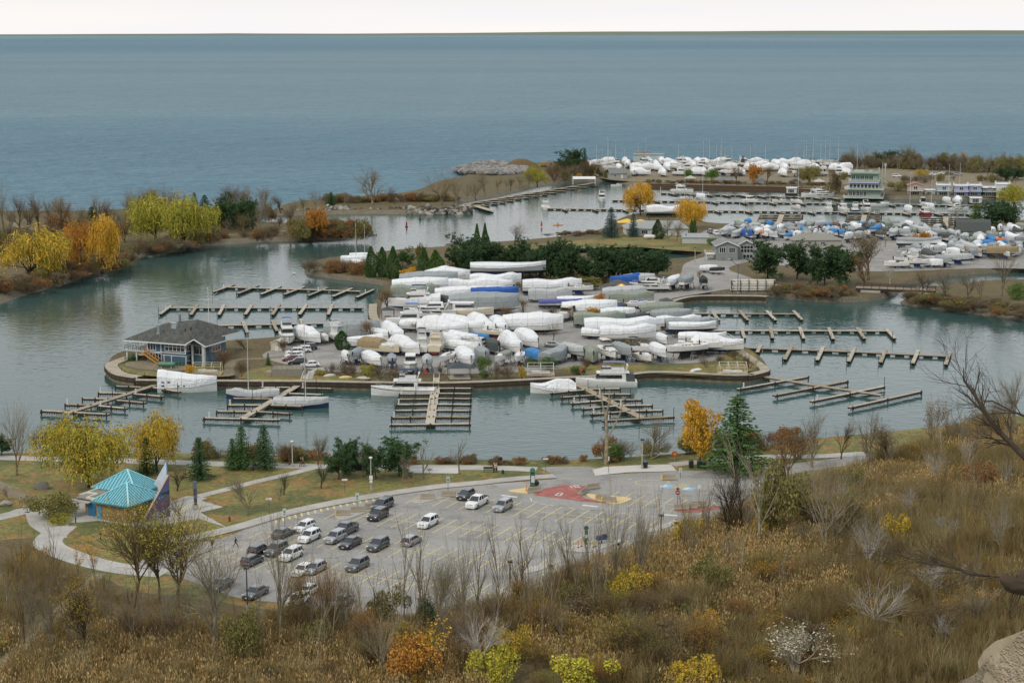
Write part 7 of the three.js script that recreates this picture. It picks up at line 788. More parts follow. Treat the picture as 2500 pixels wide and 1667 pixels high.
// grows limbs from p; ends collects tips
function grow(wood,twig,ends,p,dir,len,r,depth,o) {
  const seg=depth > 1 ? 4 : 3,pts=[p.clone()],rad=[r],d=dir.clone();let q=p.clone();
  for (let k=0;k < seg;k++) {d.add(rdir().multiplyScalar(o.wander)).addScaledVector(UP,o.lift*(depth > 0 ? 1 : 0.6)).normalize();q=q.clone().addScaledVector(d,len / seg);pts.push(q);rad.push(r*(1 - (k + 1) / seg*(depth ? 0.5 : 0.75)));}
  (depth >= o.woodTo ? wood : twig).tube(pts.map((v)=>v.toArray()),rad.map((v)=>Math.max(v,o.rmin)),depth >= o.woodTo ? (depth === o.depth ? 6 : 4) : 3);
  if (depth === 0) {ends.push([q,d]);return;}
  const n=o.kids[depth] ?? 4;
  for (let k=0;k < n;k++) {const last=k >= n - (depth === o.depth ? o.fork : 1),t=last ? 1 : lerp(o.from ?? 0.35,0.95,(k + R()*0.6) / n),f=t*seg,i=Math.min(seg - 1,Math.floor(f)),b=pts[i].clone().lerp(pts[i + 1],f - i),ax=rdir().cross(d).normalize(),nd=d.clone().applyAxisAngle(ax,rr(o.ang[0],o.ang[1])*(last && depth !== o.depth ? 0.5 : 1));grow(wood,twig,ends,b,nd,len*rr(o.shrink[0],o.shrink[1]),Math.max(o.rmin,rad[i]*0.62),depth - 1,o);}
}
const STYLE={
  spread: {depth: 4,kids: {4: 7,3: 4,2: 4,1: 4},fork: 5,ang: [0.35,0.8],shrink: [0.62,0.82],wander: 0.16,lift: 0.06,woodTo: 2,rmin: 0.009,len: 0.3,r: 0.025},
  upright: {depth: 4,kids: {4: 8,3: 3,2: 3,1: 2},fork: 2,ang: [0.25,0.55],shrink: [0.4,0.58],wander: 0.09,lift: 0.1,woodTo: 2,rmin: 0.008,len: 0.55,r: 0.011,from: 0.3},
  sapling: {depth: 3,kids: {3: 9,2: 3,1: 2},fork: 1,ang: [0.25,0.55],shrink: [0.28,0.48],wander: 0.07,lift: 0.1,woodTo: 2,rmin: 0.011,len: 0.85,r: 0.0075,from: 0.3},
  vase: {depth: 4,kids: {4: 7,3: 3,2: 3,1: 3},fork: 6,ang: [0.25,0.55],shrink: [0.75,1.05],wander: 0.1,lift: 0.02,woodTo: 2,rmin: 0.009,len: 0.2,r: 0.019},
  crown: {depth: 4,kids: {4: 8,3: 5,2: 4,1: 3},fork: 5,ang: [0.4,0.95],shrink: [0.6,0.8],wander: 0.16,lift: 0.02,woodTo: 2,rmin: 0.014,len: 0.3,r: 0.026},
  conif: {depth: 3,kids: {3: 12,2: 4,1: 3},fork: 1,ang: [0.7,1.25],shrink: [0.3,0.46],wander: 0.1,lift: 0.08,woodTo: 1,rmin: 0.014,len: 0.86,r: 0.02,from: 0.28},
};
function skeleton(style,seed,H=10,over={}) {R=mulberry(seed*131 + 17);const o={...STYLE[style],...over},wood=new Geo(),twig=new Geo(),ends=[];grow(wood,twig,ends,V3(0,-0.3,0),V3(rr(-0.06,0.06),1,rr(-0.06,0.06)).normalize(),H*o.len,H*o.r,o.depth,o);return {wood,twig,ends};}
const tintOf=(cols)=>{const c=new THREE.Color(pick(cols)),k=rr(0.85,1.35);return [c.r*k + 0.003,c.g*k + 0.003,c.b*k + 0.003];};
const mLeaf=new THREE.MeshStandardMaterial({vertexColors: true,roughness: 0.9,side: 2});
const barkTex=dtex('bark',256,(u,v)=>{const k=0.75 + 0.5*(fb(u,v,20,5,4,601) - 0.5);return [k,k,k];},true,0.8),bark=(c)=>mat(c,0.95,{map: barkTex});
const BARK={grey: bark(0xa69c82),pale: bark(0xbab094),dark: bark(0x574b3a),brown: bark(0x877350),birch: bark(0xd8d3c8),red: bark(0x8c7458),tan: bark(0xa8966e)};
const LEAF={yellow: [0xb99a2c,0xc7a63a,0xa48c2a,0x8f8a2e],lime: [0x9a9430,0x878a2c,0xb0a03a,0x77802c],gold: [0xbb9128,0xc79c2c,0xa88028,0xcfa832],orange: [0xb0782c,0xc08832,0x9a682a,0xa87e32],rust: [0x86603a,0x967042,0x705234,0x80633e],olive: [0x6c6a34,0x7b7640,0x5c5f30,0x857c45],brown: [0x665840,0x776848,0x564a36,0x80745a],pine: [0x2b4424,0x34502a,0x233a1e,0x3e5a30],spruce: [0x33502c,0x3d5c33,0x294525,0x48643a],blue: [0x2f4d48,0x3a5a54,0x274340,0x456560],cedar: [0x3a5a2a,0x466832,0x304e24,0x527238],green: [0x4a6a2e,0x587836,0x3f5c28,0x6a8438],silver: [0xb0ad98,0xc2bfab,0x9a9884,0xa8a48c],ywillow: [0xa5922c,0x8f8a2c,0xb59a30,0x7d8230],wlime: [0xa3a231,0xb3a838,0x8b9430,0xc0b23f]};
const KINDS={
  bare: (s)=>{const k=skeleton('spread',s);return [['trunk',k.wood],['twigs',k.twig]];},
  poplar: (s)=>{const k=skeleton('upright',s);return [['trunk',k.wood],['twigs',k.twig]];},
  sapling: (s)=>{const k=skeleton('sapling',s);return [['trunk',k.wood],['twigs',k.twig]];},
  vase: (s)=>{const k=skeleton('vase',s);return [['trunk',k.wood],['twigs',k.twig]];},
  shrub: (s)=>{R=mulberry(s*7 + 3);const wood=new Geo(),twig=new Geo(),ends=[];for (let k=0;k < 11;k++) {const a=R()*6.28,t=rr(0.1,1.0);grow(wood,twig,ends,V3(Math.cos(a)*0.5,-0.2,Math.sin(a)*0.5),V3(Math.cos(a)*t,1,Math.sin(a)*t).normalize(),5,0.09,2,{depth: 2,kids: {2: 9,1: 7},fork: 2,ang: [0.2,0.8],shrink: [0.5,0.75],wander: 0.16,lift: 0.05,woodTo: 2,rmin: 0.02});} return [['stems',wood],['twigs',twig]];},
  leafy: (s,cols,dens=1)=>{const k=skeleton('crown',s),L=new Leaves();for (const [e,d] of k.ends) {const n=Math.round(20*dens);for (let q=0;q < n;q++) {const v=e.clone().addScaledVector(rdir(),rr(0.05,0.5));L.face(v.x,v.y,v.z,rr(0.13,0.27),rr(0.16,0.32),rdir(),tintOf(cols));}} return [['trunk',k.wood],['crown',L]];},
  airy: (s,cols)=>{const k=skeleton('vase',s,10,{ang: [0.3,0.7],wander: 0.15,lift: 0.05,kids: {4: 6,3: 5,2: 5,1: 4}}),L=new Leaves();for (const [e,d] of k.ends) if (R() < 0.85) for (let q=0;q < 5;q++) {const v=e.clone().addScaledVector(rdir(),rr(0.02,0.4));L.face(v.x,v.y,v.z,rr(0.035,0.075),rr(0.06,0.12),rdir(),tintOf(cols));} return [['trunk',k.wood],['twigs',k.twig],['crown',L]];},
  thin: (s,cols)=>{const k=skeleton('spread',s),L=new Leaves();for (const [e,d] of k.ends) if (R() < 0.7) for (let q=0;q < 3;q++) {const v=e.clone().addScaledVector(rdir(),rr(0.05,0.4));L.face(v.x,v.y,v.z,rr(0.08,0.17),rr(0.1,0.2),rdir(),tintOf(cols));} return [['trunk',k.wood],['twigs',k.twig],['crown',L]];},
  thinup: (s,cols)=>{const k=skeleton('upright',s),L=new Leaves();for (const [e,d] of k.ends) if (R() < 0.8) for (let q=0;q < 3;q++) {const v=e.clone().addScaledVector(rdir(),rr(0.05,0.3));L.face(v.x,v.y,v.z,rr(0.1,0.22),rr(0.14,0.3),rdir(),tintOf(cols));} return [['trunk',k.wood],['twigs',k.twig],['crown',L]];},
  willow: (s,cols)=>{const k=skeleton('crown',s,10,{kids: {4: 8,3: 5,2: 4,1: 3},ang: [0.4,1.0],lift: 0.03,len: 0.34}),L=new Leaves();for (const [e] of k.ends) for (let q=0;q < 6;q++) {const v=e.clone().addScaledVector(rdir(),rr(0,1.1)),out=V3(v.x,0,v.z).normalize().multiplyScalar(0.12),n=Math.round(rr(2,R() < 0.25 ? 14 : 7)*clamp01(0.25 + v.y / 11)),t=tintOf(cols);for (let m=0;m < n && v.y > 0.5;m++) {const sw=m < 2 ? 0.9 : 0.25,dir=V3(out.x*(6 - m*1.4)*(m < 4) + rr(-sw,sw),m ? -1 : rr(-0.6,0.5),out.z*(6 - m*1.4)*(m < 4) + rr(-sw,sw)).normalize();const kk=rr(0.85,1.15);L.face(v.x,v.y,v.z,rr(0.07,0.16),rr(0.3,0.46),dir,t.map((c)=>c*kk));v.addScaledVector(dir,0.36);}} return [['trunk',k.wood],['crown',L]];},
  pine: (s,cols)=>{const k=skeleton('conif',s,10,{ang: [0.75,1.4],shrink: [0.34,0.52],from: 0.2,kids: {3: 20,2: 6,1: 4}}),L=new Leaves();for (const [e] of k.ends) for (let q=0;q < 22;q++) {const d=rdir();d.y=Math.abs(d.y)*0.9;d.normalize();const v=e.clone().addScaledVector(rdir(),rr(0,0.7));L.face(v.x + d.x*0.1,v.y + d.y*0.1,v.z + d.z*0.1,rr(0.16,0.3),rr(0.34,0.6),d,tintOf(cols));} return [['trunk',k.wood],['crown',L]];},
  spruce: (s,cols)=>{R=mulberry(s*19 + 3);const w=new Geo().tube([[0,-0.3,0],[0,5,0],[0,10,0]],[0.2,0.13,0.02],6),L=new Leaves();for (let y=0.7;y < 9.9;y += 0.3) {const f=1 - y / 10.1,len=2.3*Math.pow(f,0.8)*rr(0.85,1.1) + 0.12,n=Math.max(5,Math.round(9*f + 4)),a0=R()*6;for (let k=0;k < n;k++) {const a=a0 + k / n*6.283 + rr(-0.25,0.25),ll=len*rr(0.65,1.12),st=Math.max(2,Math.round(ll / 0.34));if (R() < 0.08) continue;for (let m=0;m <= st;m++) {const t=m / st*ll,dr=-0.1 - 0.3*t / 2.3 + 0.22*Math.pow(t / 2.3,2);for (const side of [-1,0,1]) {const aa=a + side*0.75,d=V3(Math.cos(aa),-0.15 + rr(-0.15,0.1),Math.sin(aa)).normalize();L.face(Math.cos(a)*t + d.x*0.12,y + dr*1.3 + rr(-0.06,0.06),Math.sin(a)*t + d.z*0.12,rr(0.12,0.2),rr(0.3,0.46),d,tintOf(cols));}}}} return [['trunk',w],['crown',L]];},
  cedar: (s,cols)=>{R=mulberry(s*23 + 5);const w=new Geo().tube([[0,-0.3,0],[0,7,0]],[0.18,0.03],5),L=new Leaves(),lob=[...Array(9)].map(()=>[R()*6.28,rr(0.5,8),rr(0.25,0.5)]);for (let k=0;k < 4200;k++) {const y=rr(0.1,9.9),f=Math.pow(1 - Math.abs(y - 3) / (y < 3 ? 6 : 7.2),0.75),a=R()*6.283;let r=1.75*f;for (const q of lob) {const da=Math.cos(a - q[0]),dy=(y - q[1]) / 1.6;r += q[2]*Math.max(0,da)*Math.exp(-dy*dy);} r *= Math.sqrt(rr(0.55,1.04));const d=V3(Math.cos(a)*0.5,0.9,Math.sin(a)*0.5).add(rdir().multiplyScalar(0.45)).normalize();L.face(Math.cos(a)*r,y,Math.sin(a)*r,rr(0.16,0.3),rr(0.25,0.5),d,tintOf(cols));} return [['trunk',w],['crown',L]];},
  bush: (s,cols)=>{R=mulberry(s*29 + 7);const wood=new Geo(),L=new Leaves(),lob=[...Array(14)].map(()=>[rr(-3.4,3.4),rr(1.2,5),rr(-3.4,3.4),rr(1,2.1)]);for (let k=0;k < 9;k++) {const q=lob[k];wood.tube([[q[0]*0.15,-0.2,q[2]*0.15],[q[0]*0.5,q[1]*0.5,q[2]*0.5],[q[0],q[1] + q[3]*0.8,q[2]]],[0.1,0.07,0.02],4);} for (let k=0;k < 3400;k++) {const q=pick(lob),d=rdir(),r=q[3]*Math.cbrt(rr(0.2,1.25)),y=q[1] + d.y*r;if (y < 0.05) continue;L.face(q[0] + d.x*r,y,q[2] + d.z*r,rr(0.16,0.36),rr(0.22,0.46),rdir(),tintOf(cols));} for (let k=0;k < 90;k++) {const q=pick(lob),d=rdir();wood.tube([[q[0],q[1],q[2]],[q[0] + d.x*q[3]*1.3,q[1] + Math.abs(d.y)*q[3]*1.4,q[2] + d.z*q[3]*1.3]],[0.04,0.02],3);} return [['stems',wood],['crown',L]];},
};
const protoTree={};
// kind, colour of the leaves, bark, seed
function protoOf(kind,leaf,bk,seed) {
  const key=[kind,leaf,bk,seed].join();
  if (!protoTree[key]) {const o=new THREE.Group(),keep=R;let xs=[],ys=[];for (const [n,g] of KINDS[kind](seed,LEAF[leaf])) {if (!g.n) continue;const geo=g.build();{const a=geo.attributes.position.array;for (let q=0;q < a.length;q += 9) {xs.push(Math.hypot(a[q],a[q + 2]));ys.push(a[q + 1]);}} const m=new THREE.Mesh(geo,g instanceof Leaves ? mLeaf : BARK[bk]);m.name=n;if (n === 'twigs') m.userData.kind='stuff';m.castShadow=m.receiveShadow=true;o.add(m);} xs.sort((a,b)=>a - b);ys.sort((a,b)=>a - b);o.userData.size=[2*xs[Math.floor(xs.length*0.93)],ys[Math.floor(ys.length*0.992)]];protoTree[key]=o;R=keep;}
  return protoTree[key];
}
let treeTurn=1;
function tree(kind,leaf,bk,seed,x,z,h,w,label,group,y,name) {
  const p=protoOf(kind,leaf,bk,seed),o=p.clone();treeTurn=(treeTurn*2.399) % 6.283;
  o.name=numbered(name ?? {bare: 'bare_tree',poplar: 'bare_poplar',sapling: 'bare_sapling',vase: 'bare_tree',shrub: 'bare_shrub',leafy: 'autumn_tree',thin: 'thinning_tree',thinup: 'thinning_tree',airy: 'thinning_tree',willow: 'willow_tree',pine: 'pine_tree',spruce: 'spruce_tree',cedar: 'cedar_tree',bush: 'leafy_bush'}[kind]);
  if (kind === 'pine') {w *= 1.28;h *= 1.04;}
  const [pw,ph]=p.userData.size,sy=h / ph,sx=w / pw;o.position.set(x,y ?? 1.6,z);o.rotation.y=treeTurn;o.scale.set(sx,sy,sx);
  tag(o,label,/shrub|bush/.test(kind) ? 'shrub' : 'tree',group);scene.add(o);return o;
}
// each row: kind, leaf colour, bark, seed, x, z, height, width, label
const plant=(rows,group)=>rows.forEach((r)=>tree(r[0],r[1],r[2],r[3],r[4],r[5],r[6],r[7],r[8],group));
let woods=[];
const Gs='trees on the wooded spit',sb='bare tree on the wooded spit, one of several alike',ss='dark evergreen standing in the spit woods';
plant([
  ['willow','yellow','dark',1,-155,-574.3,16.2,23.7,'huge yellow willow at the water on the spit'],['willow','orange','dark',2,-143.3,-595.3,16.5,10.44,'rust gold willow leaning beside the huge yellow one'],['willow','gold','dark',3,-136.5,-595.2,18.3,12,'tall gold brown willow in the middle of the spit'],['willow','lime','dark',4,-135.9,-681.6,17.2,19.7,'lime yellow willow with dark trunk on the spit'],['willow','lime','dark',1,-123,-671.2,17.9,21.7,'broad lime yellow willow beside the dark pines'],
  ['leafy','orange','dark',11,-75.8,-691.3,11.8,9.06,'round orange tree at the tip of the spit'],['thin','rust','brown',12,-179.8,-714.8,13.1,9.36,'russet tree thinning out on the spit'],
  ['spruce','pine','dark',13,-141.9,-803.7,8.06,4.2,'slim dark spruce behind the lime willow'],['spruce','pine','dark',14,-134.9,-789.5,8.26,6.19,'wider dark spruce behind the lime willow'],['pine','pine','dark',15,-116.3,-725.4,13.3,8.87,'tall dark pine in the spit woods'],['pine','spruce','dark',16,-108.4,-719.5,12.3,8.8,'green pine beside the tall dark one'],['spruce','pine','dark',13,-175.5,-750.6,6.89,6.55,'dark spruce peeping over the gold willow'],['spruce','spruce','dark',14,-83.8,-834,5.67,4.5,'small spruce on the rocky groyne'],
  ['poplar','rust','pale',17,-61.6,-710.3,11.49,5.58,'pale stemmed birch at the spit tip'],
],Gs);
const SPOT=['at the far left end','second from the left end','third from the left end','between the second and third','left of the russet tree','below the russet tree','above the rust gold willow','behind the gold brown willow','towering over the gold brown willow','behind the lime willow top','left of the lime willow trunk','low before the lime willow','behind the tall dark pine','right of the green pine','before the green pine','before the tall dark pine','left of the round orange tree','above the small groyne water','on the groyne rocks','left of the groyne spruce','low at the left end','between spruces and pines','left of the lime willow crown','on the groyne root','half out of frame'];
[[-205.9,-726.8,20.3,8.25],[-199.6,-726.7,14.6,9.52],[-191.3,-726.6,15.2,9.51],[-194.2,-720.8,11.34,7.55],[-186,-720.6,13.9,8.18],[-177.8,-720.5,6.31,6.92],[-177.2,-738.3,9.04,6.44],[-165.3,-738.1,9.68,7.09],[-155.6,-726,17.4,12],[-146.8,-762.9,15.6,8.65],[-145.4,-697.6,9.77,9.75],[-147.5,-681.7,6.58,8.94],[-120.4,-782.4,9.9,9.55],[-99.5,-705.2,16.9,8.01],[-105.2,-699.8,10.11,9.17],[-113.8,-713.9,6.56,5.61],[-88.2,-713.5,11.23,9.35],[-102.4,-796,8.33,9.02],[-86.7,-788.7,12.4,6.88],[-91.8,-788.8,8.26,5.5],[-200.2,-715.1,11.26,8.12],[-130.6,-803.5,7.36,8.4],[-162.2,-804.1,9.11,7.71],[-95.1,-782,6.83,6.82],[-208.1,-721,16.4,10.07]].forEach((t,k)=>tree(k % 3 ? 'bare' : 'vase','',['grey','brown','red','grey','tan'][k % 5],20 + k % 5,...t,'bare ' + ['grey','brown','reddish','grey','tan'][k % 5] + (k % 3 ? ' round' : ' fanning') + ' tree on the wooded spit ' + SPOT[k],'bare trees on the spit'));
{const rnd=mulberry(33),o=[];const c=curve(pairs([-201.7,-698.4,-183.7,-709.2,-161.4,-720.3,-133,-737.6,-98.3,-719.4]),1,0,false);for (let k=0;k < 46;k++) {const p=c[Math.floor(rnd()*c.length)],h=6 + rnd()*7;o.push([k % 2 ? 'bare' : 'vase','',['grey','brown','red','tan'][k % 4],20 + k % 5,p[0] + (rnd() - 0.5)*10,1.55,p[1] - rnd()*70,h,h*0.85]);} woods=o;}
const Gb='trees on the breakwater',bb='bare tree along the far boardwalk, one of several alike';
plant([['bare','','tan',21,-64.2,-828.4,17.6,15.4,'large bare spreading tree on the breakwater'],['vase','','tan',22,-32.1,-827.9,17.9,19.9,'broad bare tree with fanning limbs on the breakwater'],['vase','','grey',23,-25.6,-824.4,13.4,7.66,'bare tree beside the fanning one'],['spruce','spruce','dark',14,-83.2,-828.7,5.78,3.98,'small spruce at the root of the breakwater'],['bare','','grey',24,-77.4,-832,4.83,5.8,'small bare tree next to the breakwater spruce'],['bare','','red',20,-54.4,-835.1,8.08,7.43,'twiggy tree in the middle of the breakwater'],['willow','lime','dark',3,13.2,-929.6,9.9,12.2,'olive gold willow behind the far boardwalk'],['thin','rust','red',12,22.3,-951.2,6.97,8.09,'reddish tree east of the olive gold willow'],['pine','pine','dark',15,30.5,-1028.1,10.68,9.52,'dark pine at the end of the far yard'],['pine','pine','dark',16,36.2,-1033.2,11.92,7.58,'taller dark pine at the end of the far yard'],['spruce','pine','dark',13,42.2,-1043.7,12.4,4.99,'pointed spruce at the end of the far yard'],['bush','gold','brown',30,36.3,-971.9,3.52,3.75,'little yellow bush by the white canopy']],Gb);
[[-13,-877.8,12.5,8.15],[-17.3,-855.6,9.26,8.61],[-7.34,-893.1,8.28,5.87],[-2.89,-905,7.34,5.6],[-0.65,-909,6.67,5.62],[3.81,-917.2,8.5,6.74],[8.5,-925.5,8.57,6.44],[31.4,-969.2,10.08,10.48],[45.3,-987.8,10.27,8.77],[-21,-845,9.8,6.54]].forEach((t,k)=>tree(k % 2 ? 'vase' : 'bare','',['grey','brown','tan'][k % 3],20 + k % 5,...t,'bare tree along the far boardwalk, ' + ['big one behind the third finger','low one near the landing','third from the landing','fourth from the landing','fifth from the landing','sixth from the landing','just left of the olive gold willow','in front of the far pines','beside the white canopy','first after the breakwater'][k],'bare trees along the boardwalk'));
const Gf='trees of the far marina';
plant([['leafy','orange','dark',31,79.2,-1095.3,6.84,9.95,'orange tree at the back of the far yard'],['leafy','gold','dark',32,85.7,-1085.7,3.39,5.44,'small ochre tree beside the orange one'],['willow','green','dark',2,94.3,-970,5.9,5.78,'small green willow behind the first gazebo'],['willow','green','dark',3,107,-963.8,6.64,7.86,'green willow beside the two blue grey gazebos'],['spruce','pine','dark',14,136.5,-1066,6.33,3.47,'lone narrow spruce on the far yard'],['pine','pine','dark',15,118.9,-1075.6,4.03,6.4,'dark round pine behind the far masts'],['pine','pine','dark',16,125,-1075.5,3.36,5.06,'second dark round pine behind the far masts'],['thin','orange','dark',12,119.5,-959.8,8.72,8.44,'thin orange tree west of the bright orange one'],['leafy','orange','dark',33,131,-959.6,9.02,9.34,'bright orange tree on the far shore'],['thin','brown','brown',11,136.1,-959.5,8.71,8.13,'brown tree east of the bright orange one'],['willow','olive','dark',4,155.9,-944.6,9.17,12.5,'olive willow on the far shore'],['vase','','tan',23,198.9,-1049.2,14.5,7.89,'tall bare tree west of the restaurant roof'],['vase','','tan',22,205.3,-1049.1,13.9,11.54,'pale bare tree behind the restaurant'],['bare','','tan',21,215.5,-1065.4,9.83,8.01,'brownish bare tree behind the restaurant'],['pine','pine','dark',15,215.6,-1061.2,7.96,7.37,'dark pine right behind the restaurant'],['pine','pine','dark',16,224.9,-1073.6,8.36,5.9,'dark pine beside the antenna mast'],['pine','pine','dark',15,230.2,-1065,7.99,7.09,'dark pine under the great brown tree'],['thin','olive','brown',12,235.5,-1056.6,12.8,17.1,'great olive brown tree on the far spit'],['bare','','brown',24,241.4,-1032.2,8.64,9.56,'rounded bare tree east of the great brown tree'],['bush','yellow','brown',30,225.3,-990.9,4.01,7.75,'yellow bush on the far spit'],['bare','','grey',20,256.8,-1043.9,7.23,6.95,'bare tree by the far vans'],['thin','orange','grey',11,262.2,-1043.8,10.54,9.06,'tree with orange top on the far spit'],['bare','','grey',22,267.5,-1047.7,7.86,5.76,'bare tree east of the orange topped one'],['bare','','grey',21,260.6,-986.5,12.8,8.57,'dark bare tree behind the floating homes'],['bare','','grey',23,286.4,-1039.2,11.09,13.2,'broad bare tree in the corner of the far spit'],['bare','','grey',24,292.5,-1031.2,8.93,8.95,'bare tree at the frame edge of the far spit'],['pine','pine','dark',15,263.9,-961.8,7.79,7.8,'dark pine above the white floating home'],['pine','pine','dark',16,271.9,-968.6,5.88,7.3,'dark pine in the corner of the far spit'],['willow','lime','dark',1,225.4,-806.6,10.78,12.2,'large gold green willow beside the far yard'],['pine','pine','dark',34,196.1,-726.1,9.74,9.72,'broad dark pine behind the grey barn'],['pine','pine','dark',35,203.8,-732,9.6,6.82,'narrower dark pine behind the grey barn'],['spruce','green','dark',36,190.2,-736.2,9.22,6,'yellow green larch beside the barn'],['poplar','','grey',37,170.8,-699.9,14.1,9.38,'tall bare tree west of the barn'],['poplar','','grey',38,175,-699.8,11.43,5.71,'second tall bare tree west of the barn'],['spruce','pine','dark',13,169.2,-703.6,4.93,3.89,'small dark spruce in the far yard'],['leafy','orange','dark',33,149.4,-658.7,5.98,8.26,'round burnt orange tree in the far yard'],['bush','green','brown',30,144,-660.4,3.29,2.89,'green bush beside the burnt orange tree'],['thin','brown','brown',12,123,-617.8,10.68,12.3,'brown oak like tree at the edge of the far yard'],['poplar','','grey',37,138,-662.1,9.68,5.79,'slim bare tree beside the brown one'],['bush','brown','brown',31,159.6,-884.8,11.27,7.19,'dark brush heap west of the restaurant'],['bush','olive','brown',32,192.9,-899,4.95,12.5,'olive brush between restaurant and cream home'],['shrub','','grey',40,216.6,-945.9,4.93,10.96,'grey brush behind the cream floating home'],
  ['willow','gold','dark',2,55.9,-780.3,13.8,14.2,'gold willow at the end of the far docks'],['vase','','tan',23,60.6,-780.2,11.06,7.86,'bare tree grown into the gold willow'],['willow','gold','brown',4,73.5,-727.3,11.71,11.46,'amber weeping tree beside the columnar cedars'],['cedar','cedar','dark',41,70.9,-707.4,6.18,1.52,'narrow cedar, west of the pair by the amber tree'],['cedar','cedar','dark',42,72,-706.6,6.48,1.6,'narrow cedar, east of the pair by the amber tree'],['bare','','grey',21,59.5,-681.4,9.7,7.31,'bare tree in front of the club hall'],['bare','','grey',22,62.7,-681.3,8.63,6.02,'smaller bare tree in front of the club hall'],['cedar','spruce','dark',42,56.2,-691,7.44,5.01,'dark evergreen at the club hall corner'],['bush','green','brown',32,75,-670.1,2.55,4.44,'rounded green shrub on a stem near the grey house'],['spruce','blue','dark',43,38.5,-695.1,11.43,6.14,'big blue spruce on the point'],['spruce','blue','dark',44,47.2,-696.9,9.13,4.18,'smaller blue spruce by the yellow canopy'],['vase','','brown',23,0.95,-672.6,8.39,9.93,'bare fan shaped tree on the point']],Gf);
const Gp='evergreens on the peninsula',pr='dark pine in the long row behind the boats';
plant([['cedar','cedar','dark',41,-45.9,-581.4,10.03,4.99,'first full cedar in the clump of three'],['cedar','cedar','dark',42,-42.2,-581.3,9.8,4.08,'slimmest cedar in the clump of three'],['cedar','cedar','dark',43,-38.4,-577.9,10.42,4.96,'third full cedar in the clump of three'],['pine','cedar','dark',15,-35.9,-609.6,5.97,4.75,'small pine behind the golden tree'],['leafy','olive','brown',32,-31.9,-613.3,6.82,5.25,'olive tree fading behind the cedars'],['cedar','cedar','dark',41,-28.4,-577.8,9.97,4.5,'cedar just east of the golden tree'],['cedar','green','dark',43,-24.7,-577.8,9.29,6.31,'broad yellowish cedar beside the pine row'],['cedar','cedar','dark',42,-11.87,-609.3,14.3,3.32,'tall columnar cedar, west of the twin columns'],['cedar','cedar','dark',41,-9.12,-609.3,14.5,3.56,'tall columnar cedar, east of the twin columns'],['leafy','gold','dark',33,-32.8,-558.4,5.93,6.1,'golden tree in front of the cedars'],['thin','brown','brown',11,-35.8,-512.4,6.47,8.01,'round brown tree at the west landing'],['thin','rust','brown',12,-35.5,-455.7,6.15,6.79,'rusty sapling among the western wraps'],['cedar','cedar','dark',42,-42.8,-445.5,4.78,4.2,'green cedar at the clubhouse car park'],['spruce','cedar','dark',44,-58.4,-424.2,2.87,1.28,'little cone cedar on the clubhouse lawn']],Gp);
[[-16.6,-587.9,12.4,8.71],[-14,-574.3,10.81,6.72],[-9.84,-581,12.3,7.7],[-5.54,-580.9,10.02,6.79],[-1.46,-580.9,10.47,8.6],[3.52,-580.8,12.3,6.34],[7.93,-572.4,10.33,6.7],[12.1,-569.1,12.3,6.66],[15.8,-567.4,12,6.64],[19.4,-569,12.3,5.77],[24.7,-567.3,9.35,7.96],[28.6,-570.5,10.96,7.12],[34,-572.1,9.65,8.03],[38.5,-572,9.87,7.58],[43.4,-572,10.09,7.58],[0.82,-591.2,7.88,6.45],[31.6,-580.5,7.29,6.34],[47.1,-576.9,8.82,6.75]].forEach((t,k)=>tree('pine','pine','dark',[15,16,34,35,45][k % 5],...t,'dark pine behind the boats, ' + ['tallest at the west end','low at the west end','below the twin columns','east of the twin columns','behind the long grey yacht','tallest of the middle','above the flat white wrap','fourth before the lagoon','third before the lagoon','second before the lagoon','first before the lagoon','olive tinged mate of the last','above the blue tarp','above the silver cover','at the east end','between the middle ones','half hidden near the blue tarp','very last at the east end'][k],'pine row behind the central yard'));
plant([['pine','pine','dark',34,82.4,-574.7,11.66,10.08,'broad pine at the basin head, west one'],['pine','pine','dark',35,91.8,-574.6,11.4,9.07,'broad pine at the basin head, second'],['pine','pine','dark',45,98.3,-560,12.2,7.86,'leaning pine by the footbridge, first'],['pine','pine','dark',34,103.2,-559.9,11.52,10.32,'broad pine by the footbridge'],['thin','rust','brown',12,110.4,-556.3,11.05,9.28,'rust brown tree beside the footbridge'],['thin','brown','brown',11,114.3,-572.5,15.4,12.1,'tall brown tree above the footbridge'],['bare','','birch',24,119.2,-562.2,5.87,4.69,'dead white tree beside the footbridge'],['vase','','grey',22,147.2,-535.6,18.4,9.41,'tallest bare tree on the east bank'],['bare','','red',21,122,-531,8.94,8.4,'reddish bare tree at the bridge end of the east bank'],['bare','','grey',20,128.3,-527.8,10.28,9.74,'grey bare tree on the east bank'],['bare','','grey',23,135.6,-529.3,9.61,9.77,'bare tree in the middle of the east bank'],['bush','green','brown',30,150,-530.7,4.71,6.53,'green bush on the east bank'],['vase','','grey',20,140.2,-530.8,7.99,6.53,'slender bare tree on the east bank']],'trees round the east basin');
